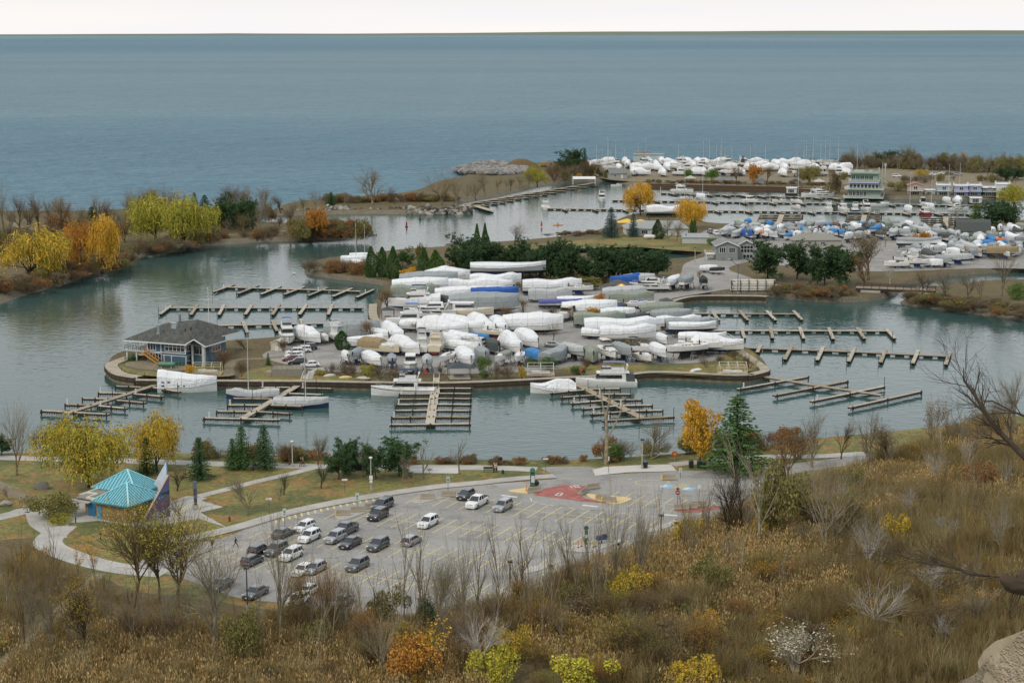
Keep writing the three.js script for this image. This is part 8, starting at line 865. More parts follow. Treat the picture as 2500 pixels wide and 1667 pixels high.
plant([['bare','','dark',21,-18.2,-466.8,4.63,4.15,'dark bare sapling before the huge western wrap'],['bare','','dark',22,-12.6,-469,4.48,4.68,'dark bare sapling second along the tall wraps'],['bare','','dark',23,-6.69,-467.4,4.72,3.4,'dark bare sapling third along the tall wraps'],['thin','rust','dark',11,-0.52,-470.4,4.23,4.56,'sapling keeping rusty leaves among the tall wraps'],['bare','','dark',24,5.58,-471.9,3.78,4.7,'dark bare sapling at the longest wrap'],['thin','rust','brown',12,-24.5,-469.1,3.46,4.8,'rusty leaved sapling above the black bimini'],['bare','','dark',20,-30.1,-461.6,2.95,3.86,'small dark sapling by the tan canvas cruiser'],['bare','','brown',21,3.2,-496.4,6.07,5.34,'bare tree at the yard lane'],['thin','rust','brown',11,-1.32,-489.6,4.4,6.85,'russet spreading tree at the yard lane'],['vase','','brown',22,10.61,-458.3,5.38,4.57,'bare fan of stems on the lane island'],['leafy','orange','dark',33,24.5,-514.4,3.96,4.83,'round orange tree in the east yard'],['leafy','gold','dark',31,22.5,-494.2,3.37,3.77,'gold sapling before the long white wrap'],['thin','orange','brown',12,16.4,-488.8,3.48,3.59,'thin rusty sapling at the lane bend'],['bush','olive','brown',32,26.4,-495.7,1.97,4.51,'olive bush by the grey green tent'],['pine','olive','dark',15,23.8,-550.8,4.06,6.77,'olive pine leaning over the back fence'],['thin','rust','brown',11,-68.2,-418.7,5.32,7.2,'russet tree at the clubhouse corner'],['thin','brown','brown',12,-67.3,-447,2.65,5.37,'brown tree behind the clubhouse wing'],['thin','orange','brown',11,60.2,-573,3.21,2.35,'small orange shrub behind the cradled sailboats']],'saplings in the central yard');
// shrubs along the seawall
[[-36.7,-408.3,3.26,3.76,'shrub','','brown'],[-33.7,-410,2.82,3.77,'bush','lime','brown'],[-30.4,-406.5,3.47,4.4,'shrub','','brown'],[-27.4,-404.7,3.34,4.6,'shrub','','red'],[-16.2,-412.2,2.04,2.9,'shrub','','red'],[-6.75,-414.6,3.76,3.36,'bush','green','brown'],[-3.99,-406.8,3.58,4.62,'shrub','','brown'],[-0.69,-406.2,3.46,4.4,'shrub','','red'],[-6.3,-406.9,1.68,2.42,'bush','cedar','brown'],[2.29,-406.8,2.91,1.98,'bush','yellow','brown'],[4.76,-421.2,2.2,2.96,'bush','cedar','brown'],[8.58,-418.7,2.65,4.53,'bush','cedar','brown'],[15.4,-410.1,2.34,4.11,'bush','cedar','brown'],[17.1,-417.3,3.13,3.2,'shrub','','brown'],[29.4,-447.9,1.87,2.9,'bush','olive','brown'],[33.3,-446.3,2.27,4.2,'bush','brown','brown'],[46.2,-420.4,2.64,3.97,'shrub','','grey'],[49.8,-425.1,2.29,3.26,'shrub','','brown'],[54.5,-430.7,2.32,4.57,'shrub','','brown'],[56.3,-419.6,3.27,4.21,'shrub','','brown'],[56.1,-442.3,1.32,1.82,'bush','orange','brown'],[-42.3,-412.3,2.6,4.26,'shrub','','brown'],[-37.9,-410.8,3.02,5.37,'shrub','','brown'],[-75.1,-411.9,2.31,2.55,'bush','gold','brown'],[-62.8,-409.5,4.01,3.67,'shrub','','red'],[-44.6,-410.9,1.44,2.55,'bush','lime','brown'],[-57.2,-443.4,3.71,3.96,'shrub','','brown'],[-91.6,-430.2,1.65,4.44,'bush','cedar','brown'],[3.53,-546.1,3.55,4.98,'bush','olive','brown'],[11.63,-500,2.52,3.23,'shrub','','brown']].forEach(([x,z,h,w,k,l,b],n)=>tree(k,l,b,40 + n % 3,x,z,h,w,{'green': 'round bright green bush beside the dark gazebo','yellow': 'yellow bush beside the white gabled frame','gold': 'golden bush by the cream hooped frame','orange': 'small rust bush at the head of the east walkway'}[l] ?? (l === 'cedar' ? 'dense dark green bush on the marina lawn' : l ? 'fading leafy bush in the marina planting' : 'bare brown shrub in the marina planting'),l === 'cedar' ? 'dark green marina bushes' : l ? 'leafy marina bushes' : 'bare marina shrubs'));
// shoreline brush, told apart only by place
function brush(name,label,spots) {// a mass of brush nobody could count: spots of [kind, leaf, bark, seed, x, y, z, h, w]
  const by=new Map();for (const q of spots) {const k=q.slice(0,4).join();(by.get(k) ?? by.set(k,[]).get(k)).push(q);}
  for (const list of by.values()) {const [kind,leaf,bk,seed]=list[0],p=protoOf(kind,leaf,bk,seed),[pw,ph]=p.userData.size;for (const c of p.children) {const im=new THREE.InstancedMesh(c.geometry,c.material,list.length);list.forEach((q,n)=>{im.setMatrixAt(n,M4(q[4],q[5],q[6],n*2.4,[q[8] / pw,q[7] / ph,q[8] / pw]));});im.name=numbered(name);im.castShadow=im.receiveShadow=true;tag(im,label,'brush',null,'stuff');scene.add(im);}}
}
function fringe(line,n,spread,hs,ws,mix,label,group,seed) {const c=curve(line,1,0,false),rnd=mulberry(seed),o=[];for (let k=0;k < n;k++) {const p=c[Math.floor(rnd()*c.length)],m=mix[Math.floor(rnd()*mix.length)];o.push([m[0],m[1],m[2],40 + k % 3,p[0] + (rnd() - 0.5)*spread,1.55,p[1] - rnd()*spread,lerp(hs[0],hs[1],rnd()),lerp(ws[0],ws[1],rnd())]);} brush('shore_brush',label,o);}
brush('far_wood','grey bare woodland filling the spit',woods);
const scr=[['shrub','','grey'],['shrub','','red'],['bush','brown','brown'],['bush','olive','brown'],['shrub','','brown'],['bush','brown','brown'],['bush','rust','brown']];
fringe(pairs([-155.3,-537.8,-149.6,-565.1,-143,-585.5,-136.8,-628.8,-129.2,-651.7,-117.1,-681.3,-99.9,-686.3,-85.2,-688.7]),130,16,[2.2,5],[4,9],scr,'brushy shrub on the shore of the wooded spit','spit shore shrubs',5);
fringe(pairs([-182.3,-633.9,-176.8,-682.1,-158.8,-708.9,-130.9,-725.7,-100.7,-737.1]),90,34,[3,7],[5,9],scr,'tall brush inside the spit woods','spit wood shrubs',6);
fringe(pairs([-83.4,-688.7,-76.2,-688.6,-67.4,-691.1,-58.5,-693.7]),34,12,[4,8],[6,10],[['bush','olive','brown'],['shrub','','grey'],['bush','olive','brown'],['bush','rust','brown']],'dense brush at the tip of the spit','spit tip shrubs',7);
fringe(pairs([-84.5,-839,-60.1,-842.1,-40.7,-845.3,-24.4,-848.6]),50,9,[1.5,4.5],[4,8],scr,'low brush on the breakwater','breakwater shrubs',8);
fringe(pairs([-67.2,-586.9,-62.5,-591.2,-56.5,-588.9,-52,-586.7]),16,8,[2.5,5],[4,7],[['bush','rust','brown'],['shrub','','red'],['shrub','','grey']],'russet brush on the wooded tip','wooded tip shrubs',9);
fringe(pairs([80.8,-542.9,90.2,-536.2,97,-534.5,101.3,-537.7]),40,9,[1.2,3.2],[3,6],scr,'brush under the basin pines','basin shrubs',10);
fringe(pairs([119.6,-522.2,123.8,-518.5,131.4,-512.4,138,-503.5,144.4,-494.9]),90,13,[1.2,3],[3,6],scr,'brush on the east bank','east bank shrubs',11);
fringe(pairs([-59.6,-327.4,-41.9,-326,-26.5,-324.6]),18,3,[1.6,3.6],[2.6,5],[['bush','brown','brown'],['shrub','','grey'],['bush','rust','brown'],['bush','olive','brown']],'brown brush along the park shore','park shore shrubs',12);
fringe(pairs([-25,-324.3,-11.36,-323.5,3.73,-323.1,18.9,-324.9]),34,1.5,[0.7,1.6],[1.6,3.2],[['bush','brown','brown'],['bush','rust','brown']],'low dry weeds along the park shore','park shore weeds',13);
fringe(pairs([17.5,-326.2,23.7,-328.2,30,-330.8,42.9,-334.7,55.4,-340.2]),22,4,[1.8,4],[3,5.5],[['bush','olive','brown'],['shrub','','grey'],['bush','rust','brown']],'brush behind the bus pad','bus pad shrubs',14);
fringe(pairs([16,-699.4,24.9,-701.2,34.1,-707.1]),16,6,[1,2],[3,6],[['bush','brown','brown'],['shrub','','red']],'low brush along the point lawn','point shrubs',15);
fringe(pairs([-9.93,-572.6,7.82,-564.3,30,-567.3,43.5,-570.4]),26,5,[1.5,3.4],[3,6],scr,'brush at the foot of the pine row','pine row shrubs',16);
fringe(pairs([-36.4,-581.3,-21.4,-581.1,-14.6,-581]),14,6,[2,4.5],[3,6],scr,'brush between cedars and pines','cedar shrubs',17);
{const rnd=mulberry(44),o=[];for (const [line,n,dz] of [[pairs([195.4,-1045.2,214.7,-1044.8,244.7,-1028.2]),46,26],[pairs([248,-1032.1,265.8,-1008.6,286.9,-1000.7]),30,20],[pairs([22.1,-965.5,40.9,-980.2,54,-972.3]),16,20],[pairs([178.7,-967,205.6,-946.1,243.4,-965.7,262,-931.9]),30,8]]) {const c=curve(line,1,0,false);for (let k=0;k < n;k++) {const p=c[Math.floor(rnd()*c.length)],h=(dz > 10 ? 4 : 2) + rnd()*(dz > 10 ? 6 : 2.5),q=Math.floor(rnd()*4);o.push([['bare','shrub','bush','shrub'][q],q === 2 ? ['olive','brown'][k % 2] : '',['grey','brown','brown','grey'][q],20 + k % 3,p[0] + (rnd() - 0.5)*6,1.5,p[1] - rnd()*dz,h,h*1.1]);}} brush('far_brush','brown brush and bare woods on the far spit',o);}
fringe(pairs([74.3,-951.2,99,-947.8,122.2,-943.1,156.5,-935.3,171.7,-940.1]),60,6,[0.8,2],[2,4.5],[['bush','brown','brown'],['bush','rust','brown'],['bush','olive','brown'],['shrub','','brown']],'low autumn planting along the far terrace','terrace shrubs',18);
// park trees
plant([['vase','','tan',21,-89.2,-315.6,13.4,7.46,'large bare tree on the left lawn'],['shrub','','red',41,-88.7,-331.3,5.64,4.83,'reddish twiggy thicket at the path'],['bare','','red',23,-87.4,-334.3,7.46,6.03,'purple brown bare tree behind the big willow'],['willow','ywillow','dark',4,-74,-306.7,12.1,14.1,'big yellow green willow behind the pavilion'],['willow','yellow','dark',1,-64.4,-318.2,10.06,10.17,'yellow willow by the shore behind the fins'],['spruce','pine','dark',43,-65.8,-315.5,6.74,3.07,'spruce just behind the turquoise roof'],['spruce','spruce','dark',44,-55.7,-312.3,7.56,4.02,'spruce standing alone on the lawn'],['spruce','cedar','dark',43,-49.3,-319.9,7.73,4.22,'fullest spruce of the shore group'],['spruce','cedar','dark',13,-51,-320,5.58,2.89,'lower spruce beside the fullest one'],['spruce','spruce','dark',14,-45.2,-319.5,8.22,3.99,'open branched spruce at the shore path'],['bare','','dark',22,-58.3,-304.1,3.91,4.23,'crooked dark bare tree behind the fins'],['bare','','grey',24,-43.7,-288.7,6.73,6.85,'bare tree on the lawn by the car park'],['pine','pine','dark',15,-96.2,-330.8,3.99,2.98,'dark pine at the frame edge'],['bush','olive','brown',32,-76,-286.2,4.11,7.79,'big olive gold bush in the planting bed'],['vase','','brown',23,-54.4,-285,4.2,5.17,'bare many stemmed tree in the paved court'],['bush','lime','brown',30,-73.6,-283.3,1.43,4.35,'low lime green planting below the big bush'],['bare','','grey',20,-85.9,-298,2.56,2.49,'little bare tree beside the pale boulder'],
  ['bare','','dark',21,-39.3,-301.4,3.99,2.94,'small dark bare tree by the narrow path'],['bare','','dark',23,-33.4,-306,4.92,3.62,'small bare tree in the middle of the lawn'],['pine','spruce','dark',15,-30.9,-312.1,6.56,3.69,'flat topped pine by the three bins'],['pine','spruce','dark',16,-29.4,-315.7,5.96,3.51,'second pine by the three bins'],['poplar','','grey',37,-26.8,-313.8,8.6,4.15,'tall bare tree among the shore pines'],['pine','spruce','dark',45,-24.3,-312.5,6.01,3.48,'short pine beside the tall lamp post'],['pine','spruce','dark',34,-20.3,-314.7,6.39,5.91,'wide crowned pine by the concrete pad'],['bare','','grey',20,-19.4,-309.4,5.41,3.87,'bare tree in front of the wide crowned pine'],['poplar','','grey',38,-15.8,-312.9,8.13,5,'slender bare tree on the concrete pad'],['poplar','','grey',37,-9.48,-316,7.64,5.27,'slender bare tree beside the bench lawn'],['thin','brown','brown',11,-41.1,-323.2,4.02,4.71,'brown bushy tree on the shore'],['thin','olive','brown',12,-35.8,-323.1,5.97,4.04,'olive bushy tree on the shore'],['bare','','grey',24,-39.6,-296.5,2.98,1.86,'thin bare tree near the hydrant lawn'],
  ['bare','','grey',23,26,-327.6,8.94,8.83,'broad bare tree behind the bus pad'],['bush','green','brown',31,19.6,-325.9,3.44,4.4,'greenish bush beside the dead trunk'],['vase','','grey',22,22,-326.5,4.64,4.4,'twiggy tree between dead trunk and bare tree'],['leafy','gold','dark',33,34.9,-325.9,11.54,7.76,'brilliant golden maple at the water'],['spruce','cedar','dark',43,40.5,-316.8,13.6,10.22,'dark green pine beside the golden maple']],'trees in the park');
{const a=[17.3,-323.2,14.5,4.62],t=thing('dead_tree','tall dead grey trunk with forked bare limbs by the water','tree',a[0],1.6,a[1]),h=a[2];part('trunk',new Geo().tube([[0,-0.3,0],[0.1,h*0.3,0],[-0.1,h*0.62,0.1]],[0.42,0.34,0.22],8),BARK.pale,t);for (const q of [[[-0.1,h*0.6,0.1],[-0.8,h*0.8,0],[-1.2,h,0.2]],[[-0.1,h*0.62,0.1],[0.4,h*0.8,0.3],[0.5,h*0.96,0.1]],[[0.1,h*0.32,0],[1.4,h*0.5,0.2],[2.6,h*0.68,0.4],[3,h*0.82,0.3]],[[0,h*0.5,0],[0.3,h*0.72,-0.4],[1,h*0.88,-0.3]],[[0.05,h*0.2,0],[0.9,h*0.24,0.2]]]) part('limb',new Geo().tube(q,q.map((_,k)=>0.17*(1 - k / (q.length + 0.5)) + 0.02),6),BARK.pale,t);}
// ---------------------------------------------------------------- the slope in the foreground
const Gh='trees at the foot of the bluffs';
const marks=[],near2=(x,z)=>marks.reduce((b,q)=>{const d=Math.hypot(q[0] - x,q[1] - z);return d < b[0] ? [d,q[2]] : b;},[1e9,''])[1];
const hill=(rows)=>rows.forEach((r)=>marks.push([r[4],r[5],r[8].split(' ').slice(0,6).join(' ')]) && tree(r[0],r[1],r[2],r[3],r[4],r[5],r[6],r[7],r[8],Gh,terrain(r[4],r[5])));
hill([
  ['poplar','','grey',37,-68.8,-235.3,14.1,4.05,'tall bare tree at the left frame edge'],['poplar','','brown',38,-63.6,-224.4,17.5,4.69,'tall bare tree beside the dirt trail'],['bare','','grey',22,-60.8,-217.5,13.6,3.76,'twin trunked bare tree on the trail bend'],['bare','','grey',23,-58,-218.3,11.23,4.57,'bare tree between trail and yellow tree'],['airy','yellow','dark',11,-54.3,-218.3,11.85,6.75,'bright yellow tree with dark twin trunk'],['thinup','gold','grey',12,-62.9,-249.9,6.65,2.93,'narrow golden tree, shorter of two behind the yellow one'],['thinup','gold','grey',13,-60.1,-249.9,7.7,2.93,'narrow golden tree, taller of two behind the yellow one'],
  ['airy','wlime','brown',14,-52.5,-239.8,15.6,10.85,'big dark trunked willow with sparse olive leaves'],['airy','wlime','brown',15,-46.4,-239.8,15,13.5,'leaning willow with sparse lime leaves at the lot corner'],['airy','lime','brown',16,-49.4,-241.8,12.2,8.31,'smaller sparse willow between the two large ones'],['bare','','pale',24,-38.1,-219.1,17.4,9.17,'wide pale bare tree at the lot corner'],['poplar','','grey',37,-41.8,-223.6,11.79,3.86,'slim bare tree left of the wide pale one'],['poplar','','grey',38,-32.7,-221.9,9.43,3.43,'slim bare tree below the blue grey sedan'],['vase','','grey',22,-30.1,-221.9,21.4,6.66,'tall bare tree rising over the lower cars'],['airy','orange','brown',12,-23.9,-221.9,11.92,6.05,'orange leaved tree below the silver car'],['airy','gold','brown',11,-28.4,-233.7,7.91,4.66,'gold leaved sapling in front of the white sedan'],['poplar','','pale',37,-24.1,-215,10.78,3.33,'pale slim tree below the orange one'],['shrub','','red',41,-48.3,-224.4,5.09,7.75,'dark red brown thicket under the willows'],['shrub','','red',42,-45.5,-224.4,4.46,6.12,'second red brown thicket beside the reeds'],['bush','olive','brown',32,-33.9,-215,7.55,4.7,'olive bush among the reeds'],
  ['sapling','','grey',3,-14.5,-231.7,16.8,4.44,'bare sapling left of the olive leaved tree'],['poplar','','grey',38,-12.2,-230.1,16.7,4.64,'tall bare sapling touching the olive leaved tree'],['airy','olive','grey',11,-9.81,-231.3,9.9,5.59,'olive leaved tree against the car park'],['bush','pine','brown',31,-12.3,-229.6,4.22,5.56,'dark evergreen bush at the lot edge'],['thinup','yellow','grey',12,-7.58,-232.9,4.63,2.35,'slight yellow sapling east of the olive tree'],['vase','','grey',22,-6.14,-224.4,16.4,5.21,'branching bare sapling below the lot edge'],['poplar','','grey',37,-4.72,-232.9,15,4.46,'bare sapling before the dark lamp post'],['sapling','','grey',4,-2.16,-222.4,18.5,5.17,'tallest bare sapling of the middle stand'],['sapling','','brown',5,-1.4,-226.4,17,4.11,'bare sapling crowding the tallest one'],['poplar','','brown',38,1.18,-239,13.1,4.57,'bare sapling at the lower traffic island'],['sapling','','grey',3,2.3,-230.5,15.6,4.18,'thin bare sapling mid slope'],['sapling','','grey',4,3.48,-219.6,19,5.1,'forked bare sapling mid slope'],['sapling','','pale',5,5.25,-227.3,16.3,4.13,'pale sapling right of the forked one'],['sapling','','pale',3,6.25,-220.4,7.87,2.45,'short pale sapling in the brown brush'],['poplar','','grey',37,8.05,-249.6,12.1,4.26,'bare sapling at the reed edge below the blue box'],['sapling','','grey',4,10.5,-228.6,16,3.92,'straight bare sapling on the open slope'],['sapling','','pale',5,12.6,-235.9,15.6,3.8,'pale sapling beside the yellow green shrub'],['vase','','grey',22,14.2,-243.2,16.1,5.13,'bare tree before the island lamp'],['vase','','grey',20,17.7,-242,15,5.11,'bare tree at the reed edge below the second red patch'],
  ['vase','','pale',24,-16.2,-210.2,10.41,6.39,'pale many stemmed tree near the frame bottom'],['bare','','birch',22,-4.5,-209.8,8.64,7.02,'white barked dead tree over the yellow shrub'],['bush','orange','brown',32,-12.6,-209.4,5.76,7,'orange brown shrub at the frame bottom'],['thinup','gold','brown',13,-10.01,-209.4,7.74,5.3,'gold green shrub beside the orange brown one'],['bush','wlime','brown',30,-2.47,-209,4.98,5.72,'bright yellow round shrub at the frame bottom'],['bush','wlime','brown',31,8.6,-207.8,4.19,8.43,'bright lime yellow shrub at the frame bottom'],['thin','rust','brown',12,-6.48,-212.2,5.38,4.08,'rust shrub behind the bright yellow one'],['airy','lime','brown',14,13.3,-213.1,7.19,7.55,'broad olive yellow tree on the lower slope'],['airy','olive','brown',15,16.8,-212.8,6.28,5.6,'olive tree east of the broad one'],['bush','lime','brown',30,14.8,-233.1,3.41,3.05,'yellow green shrub in the middle of the slope'],['thin','gold','brown',11,11.46,-232.6,3.41,3.04,'little gold shrub in the middle of the slope'],['thin','rust','brown',12,1.09,-221.6,2.57,3.36,'russet shrub under the bare saplings'],['airy','orange','brown',11,-18.9,-216.7,7.76,5.7,'amber thicket below the lower cars'],
  ['sapling','','pale',5,38.4,-299,12.3,5.84,'pale feathery poplar beside the dark pine'],['bare','','dark',22,33.1,-268.4,11.65,5.92,'dark bare tree at the red patch, first'],['bare','','dark',23,35.3,-266.9,11.58,5.23,'dark bare tree at the red patch, second'],['poplar','','pale',37,36.6,-258.9,18.5,7.3,'tall pale poplar above the hedge'],['vase','','pale',24,44.8,-249.8,15.6,10.42,'big pale many stemmed tree on the slope'],['poplar','','pale',38,46.3,-250.3,12.3,5.83,'pale poplar beside the many stemmed tree'],['bush','olive','brown',32,40.4,-263.4,11.27,8.71,'dark olive thicket left of the pale tree'],['thin','rust','brown',12,47.2,-301.9,10.55,9.2,'russet tree by the curving road'],['airy','lime','brown',14,49.1,-253.2,9.26,5.9,'greenish tree right of the pale poplar'],['bare','','grey',23,64.5,-315.7,11.77,7.3,'bare tree at the end of the curving road'],['thin','brown','brown',11,67.8,-317.8,8.7,6.96,'brown twiggy tree next to the road end'],['thin','rust','grey',12,78.9,-329.9,10.63,6.01,'peach tinged bare tree on the skyline of reeds'],['poplar','','grey',37,82.3,-333.2,9.5,4.86,'bare tree above the reeds, second'],['poplar','','grey',38,84.8,-332.8,10.31,6.06,'bare tree above the reeds, third'],['vase','','grey',22,92.4,-338.1,11.5,7.39,'bare tree above the reeds, fourth'],['bare','','grey',20,97.8,-341.3,13.5,7.87,'bare tree above the reeds at the frame edge'],['bare','','birch',21,60,-263.4,5.97,2.9,'small white birch on the slope'],['bare','','birch',22,62.2,-247.5,4.22,4.55,'crooked white birch on the slope'],['bare','','birch',24,54.3,-223,4.84,5.22,'white birch below the crooked one'],['vase','','birch',22,45.3,-216.6,6.67,8.83,'large white birch leaning left'],['bare','','birch',20,51.3,-209.4,4.32,3.89,'short white birch near the sandy edge'],['bare','','pale',23,66.1,-233.9,8.87,5.46,'pale bare tree near the right edge'],['vase','','pale',24,57.3,-211.6,6.25,5.49,'pale tangled tree above the sandy edge'],['bush','yellow','brown',30,54.5,-248.1,5.02,4.26,'yellow leaved tree on the open slope'],['thin','silver','pale',15,33.7,-204,6.61,10.14,'silvery seed headed shrub at the frame bottom'],['bush','green','brown',31,56.6,-294,3.69,3.23,'small green bush by the road'],['vase','','pale',20,42.9,-253,5.12,4.66,'pale saplings in the mid slope, left cluster'],['sapling','','pale',5,31.9,-241.9,7.38,3.87,'pale thin sapling by the lot reeds'],['sapling','','pale',4,29.1,-241,7.36,3.86,'second pale thin sapling by the lot reeds'],['sapling','','pale',3,36.7,-234.7,6.58,3.76,'pale thin sapling in the fawn reeds'],
  ['shrub','','brown',40,53.4,-327.1,5.69,7.95,'bare brush at the shore beyond the road'],['bare','','grey',21,54.9,-320.6,10.36,6.63,'bare tree at the shore beyond the road'],['bare','','brown',24,61.3,-327,7.31,5.17,'brown bare tree at the shore, second'],['shrub','','red',42,48.4,-334.3,3.32,7.71,'reddish brush behind the dark pine'],
]);
// everything below is cover that nobody could count
const mBlade=new THREE.MeshStandardMaterial({vertexColors: true,roughness: 0.95,side: 2});
function clump(seed,n,hgt,spread,w,stem,plume,lean) {R=mulberry(seed);const L=new Leaves();for (let k=0;k < n;k++) {const a=R()*6.28,r=Math.sqrt(R())*spread,h=hgt*rr(0.6,1.1),t=tintOf(stem),x=Math.cos(a)*r,z=Math.sin(a)*r,d=V3(rr(-lean,lean),1,rr(-lean,lean)).normalize();L.face(x + d.x*h*0.4,h*0.42,z + d.z*h*0.4,w*rr(0.7,1.3),h*1.05,d,t);if (R() < 0.6) {const d2=V3(rr(-0.9,0.9),0.7,rr(-0.9,0.9)).normalize();L.face(x + d.x*h*0.4,h*rr(0.3,0.6),z + d.z*h*0.4,w*1.1,h*0.35,d2,t);} if (plume && R() < 0.75) {const q=V3(x,0,z).addScaledVector(d,h*0.98),pt=tintOf(plume);for (let m=0;m < 2;m++) L.face(q.x,q.y,q.z,rr(0.07,0.13),rr(0.28,0.45),V3(d.x + 0.35,0.9,d.z + rr(-0.2,0.2)).normalize(),pt);}} return L.build();}
function twiggy(seed,n,hgt,spread) {R=mulberry(seed);const wood=new Geo(),tw=new Geo(),ends=[];for (let k=0;k < n;k++) {const a=R()*6.28,t=rr(0,0.5);grow(wood,tw,ends,V3(Math.cos(a)*spread*R(),-0.1,Math.sin(a)*spread*R()),V3(Math.cos(a)*t,1,Math.sin(a)*t).normalize(),hgt*rr(0.7,1.1),0.022,1,{depth: 1,kids: {1: 7},fork: 1,ang: [0.25,0.6],shrink: [0.3,0.5],wander: 0.1,lift: 0.06,woodTo: 1,rmin: 0.009});} return wood.add(tw).build();}
function leafClump(seed,n,hgt,spread) {R=mulberry(seed);const L=new Leaves();for (let k=0;k < n;k++) {const d=rdir(),r=Math.cbrt(R());L.face(d.x*r*spread,hgt*(0.55 + 0.45*d.y*r),d.z*r*spread,rr(0.07,0.15),rr(0.09,0.2),rdir(),[1,1,1].map(()=>rr(0.8,1.2)));} return L.build();}
const white3=[0xffffff,0xe6e6e6,0xcccccc];
const coverKinds=[
  {name: 'reeds',label: 'fawn reeds with feathery plumes',geos: [1,2,3].map((s)=>clump(s + 900,16,2.1,0.75,0.045,[0x8f7c4c,0x806e40,0x9c8854,0x706c3c],[0xb09a70,0x9c875c,0xbda880],0.16)),m: mBlade,tints: [[1,1,1],[0.85,0.82,0.75],[1.1,1,0.85],[0.9,0.95,0.8]]},
  {name: 'dry_grass',label: 'tangled dry grass and weeds',geos: [4,5].map((s)=>clump(s + 900,20,0.9,0.8,0.05,[0x8f7844,0x80703c,0x9a8248,0x6f6f38],null,0.45)),m: mBlade,tints: [[1,1,1],[0.8,0.72,0.6],[1.05,0.9,0.7],[0.75,0.78,0.6]]},
  {name: 'dry_brush',label: 'bare brown brushwood',geos: [6,7,8].map((s)=>twiggy(s + 900,13,2,0.7)),m: mat(0xffffff,0.95),tints: [0x85744a,0x75683e,0x928458,0x806a3e,0x9c9068].map((c)=>new THREE.Color(c).toArray())},
  {name: 'leaf_brush',label: 'low brush with fading leaves',geos: [9,10].map((s)=>leafClump(s + 900,130,1.5,0.75)),m: mBlade,tints: [0x8f7a3c,0xa58a3e,0x7d7a3c,0x9c7040,0xb0883a,0x74703c].map((c)=>new THREE.Color(c).toArray())},
];
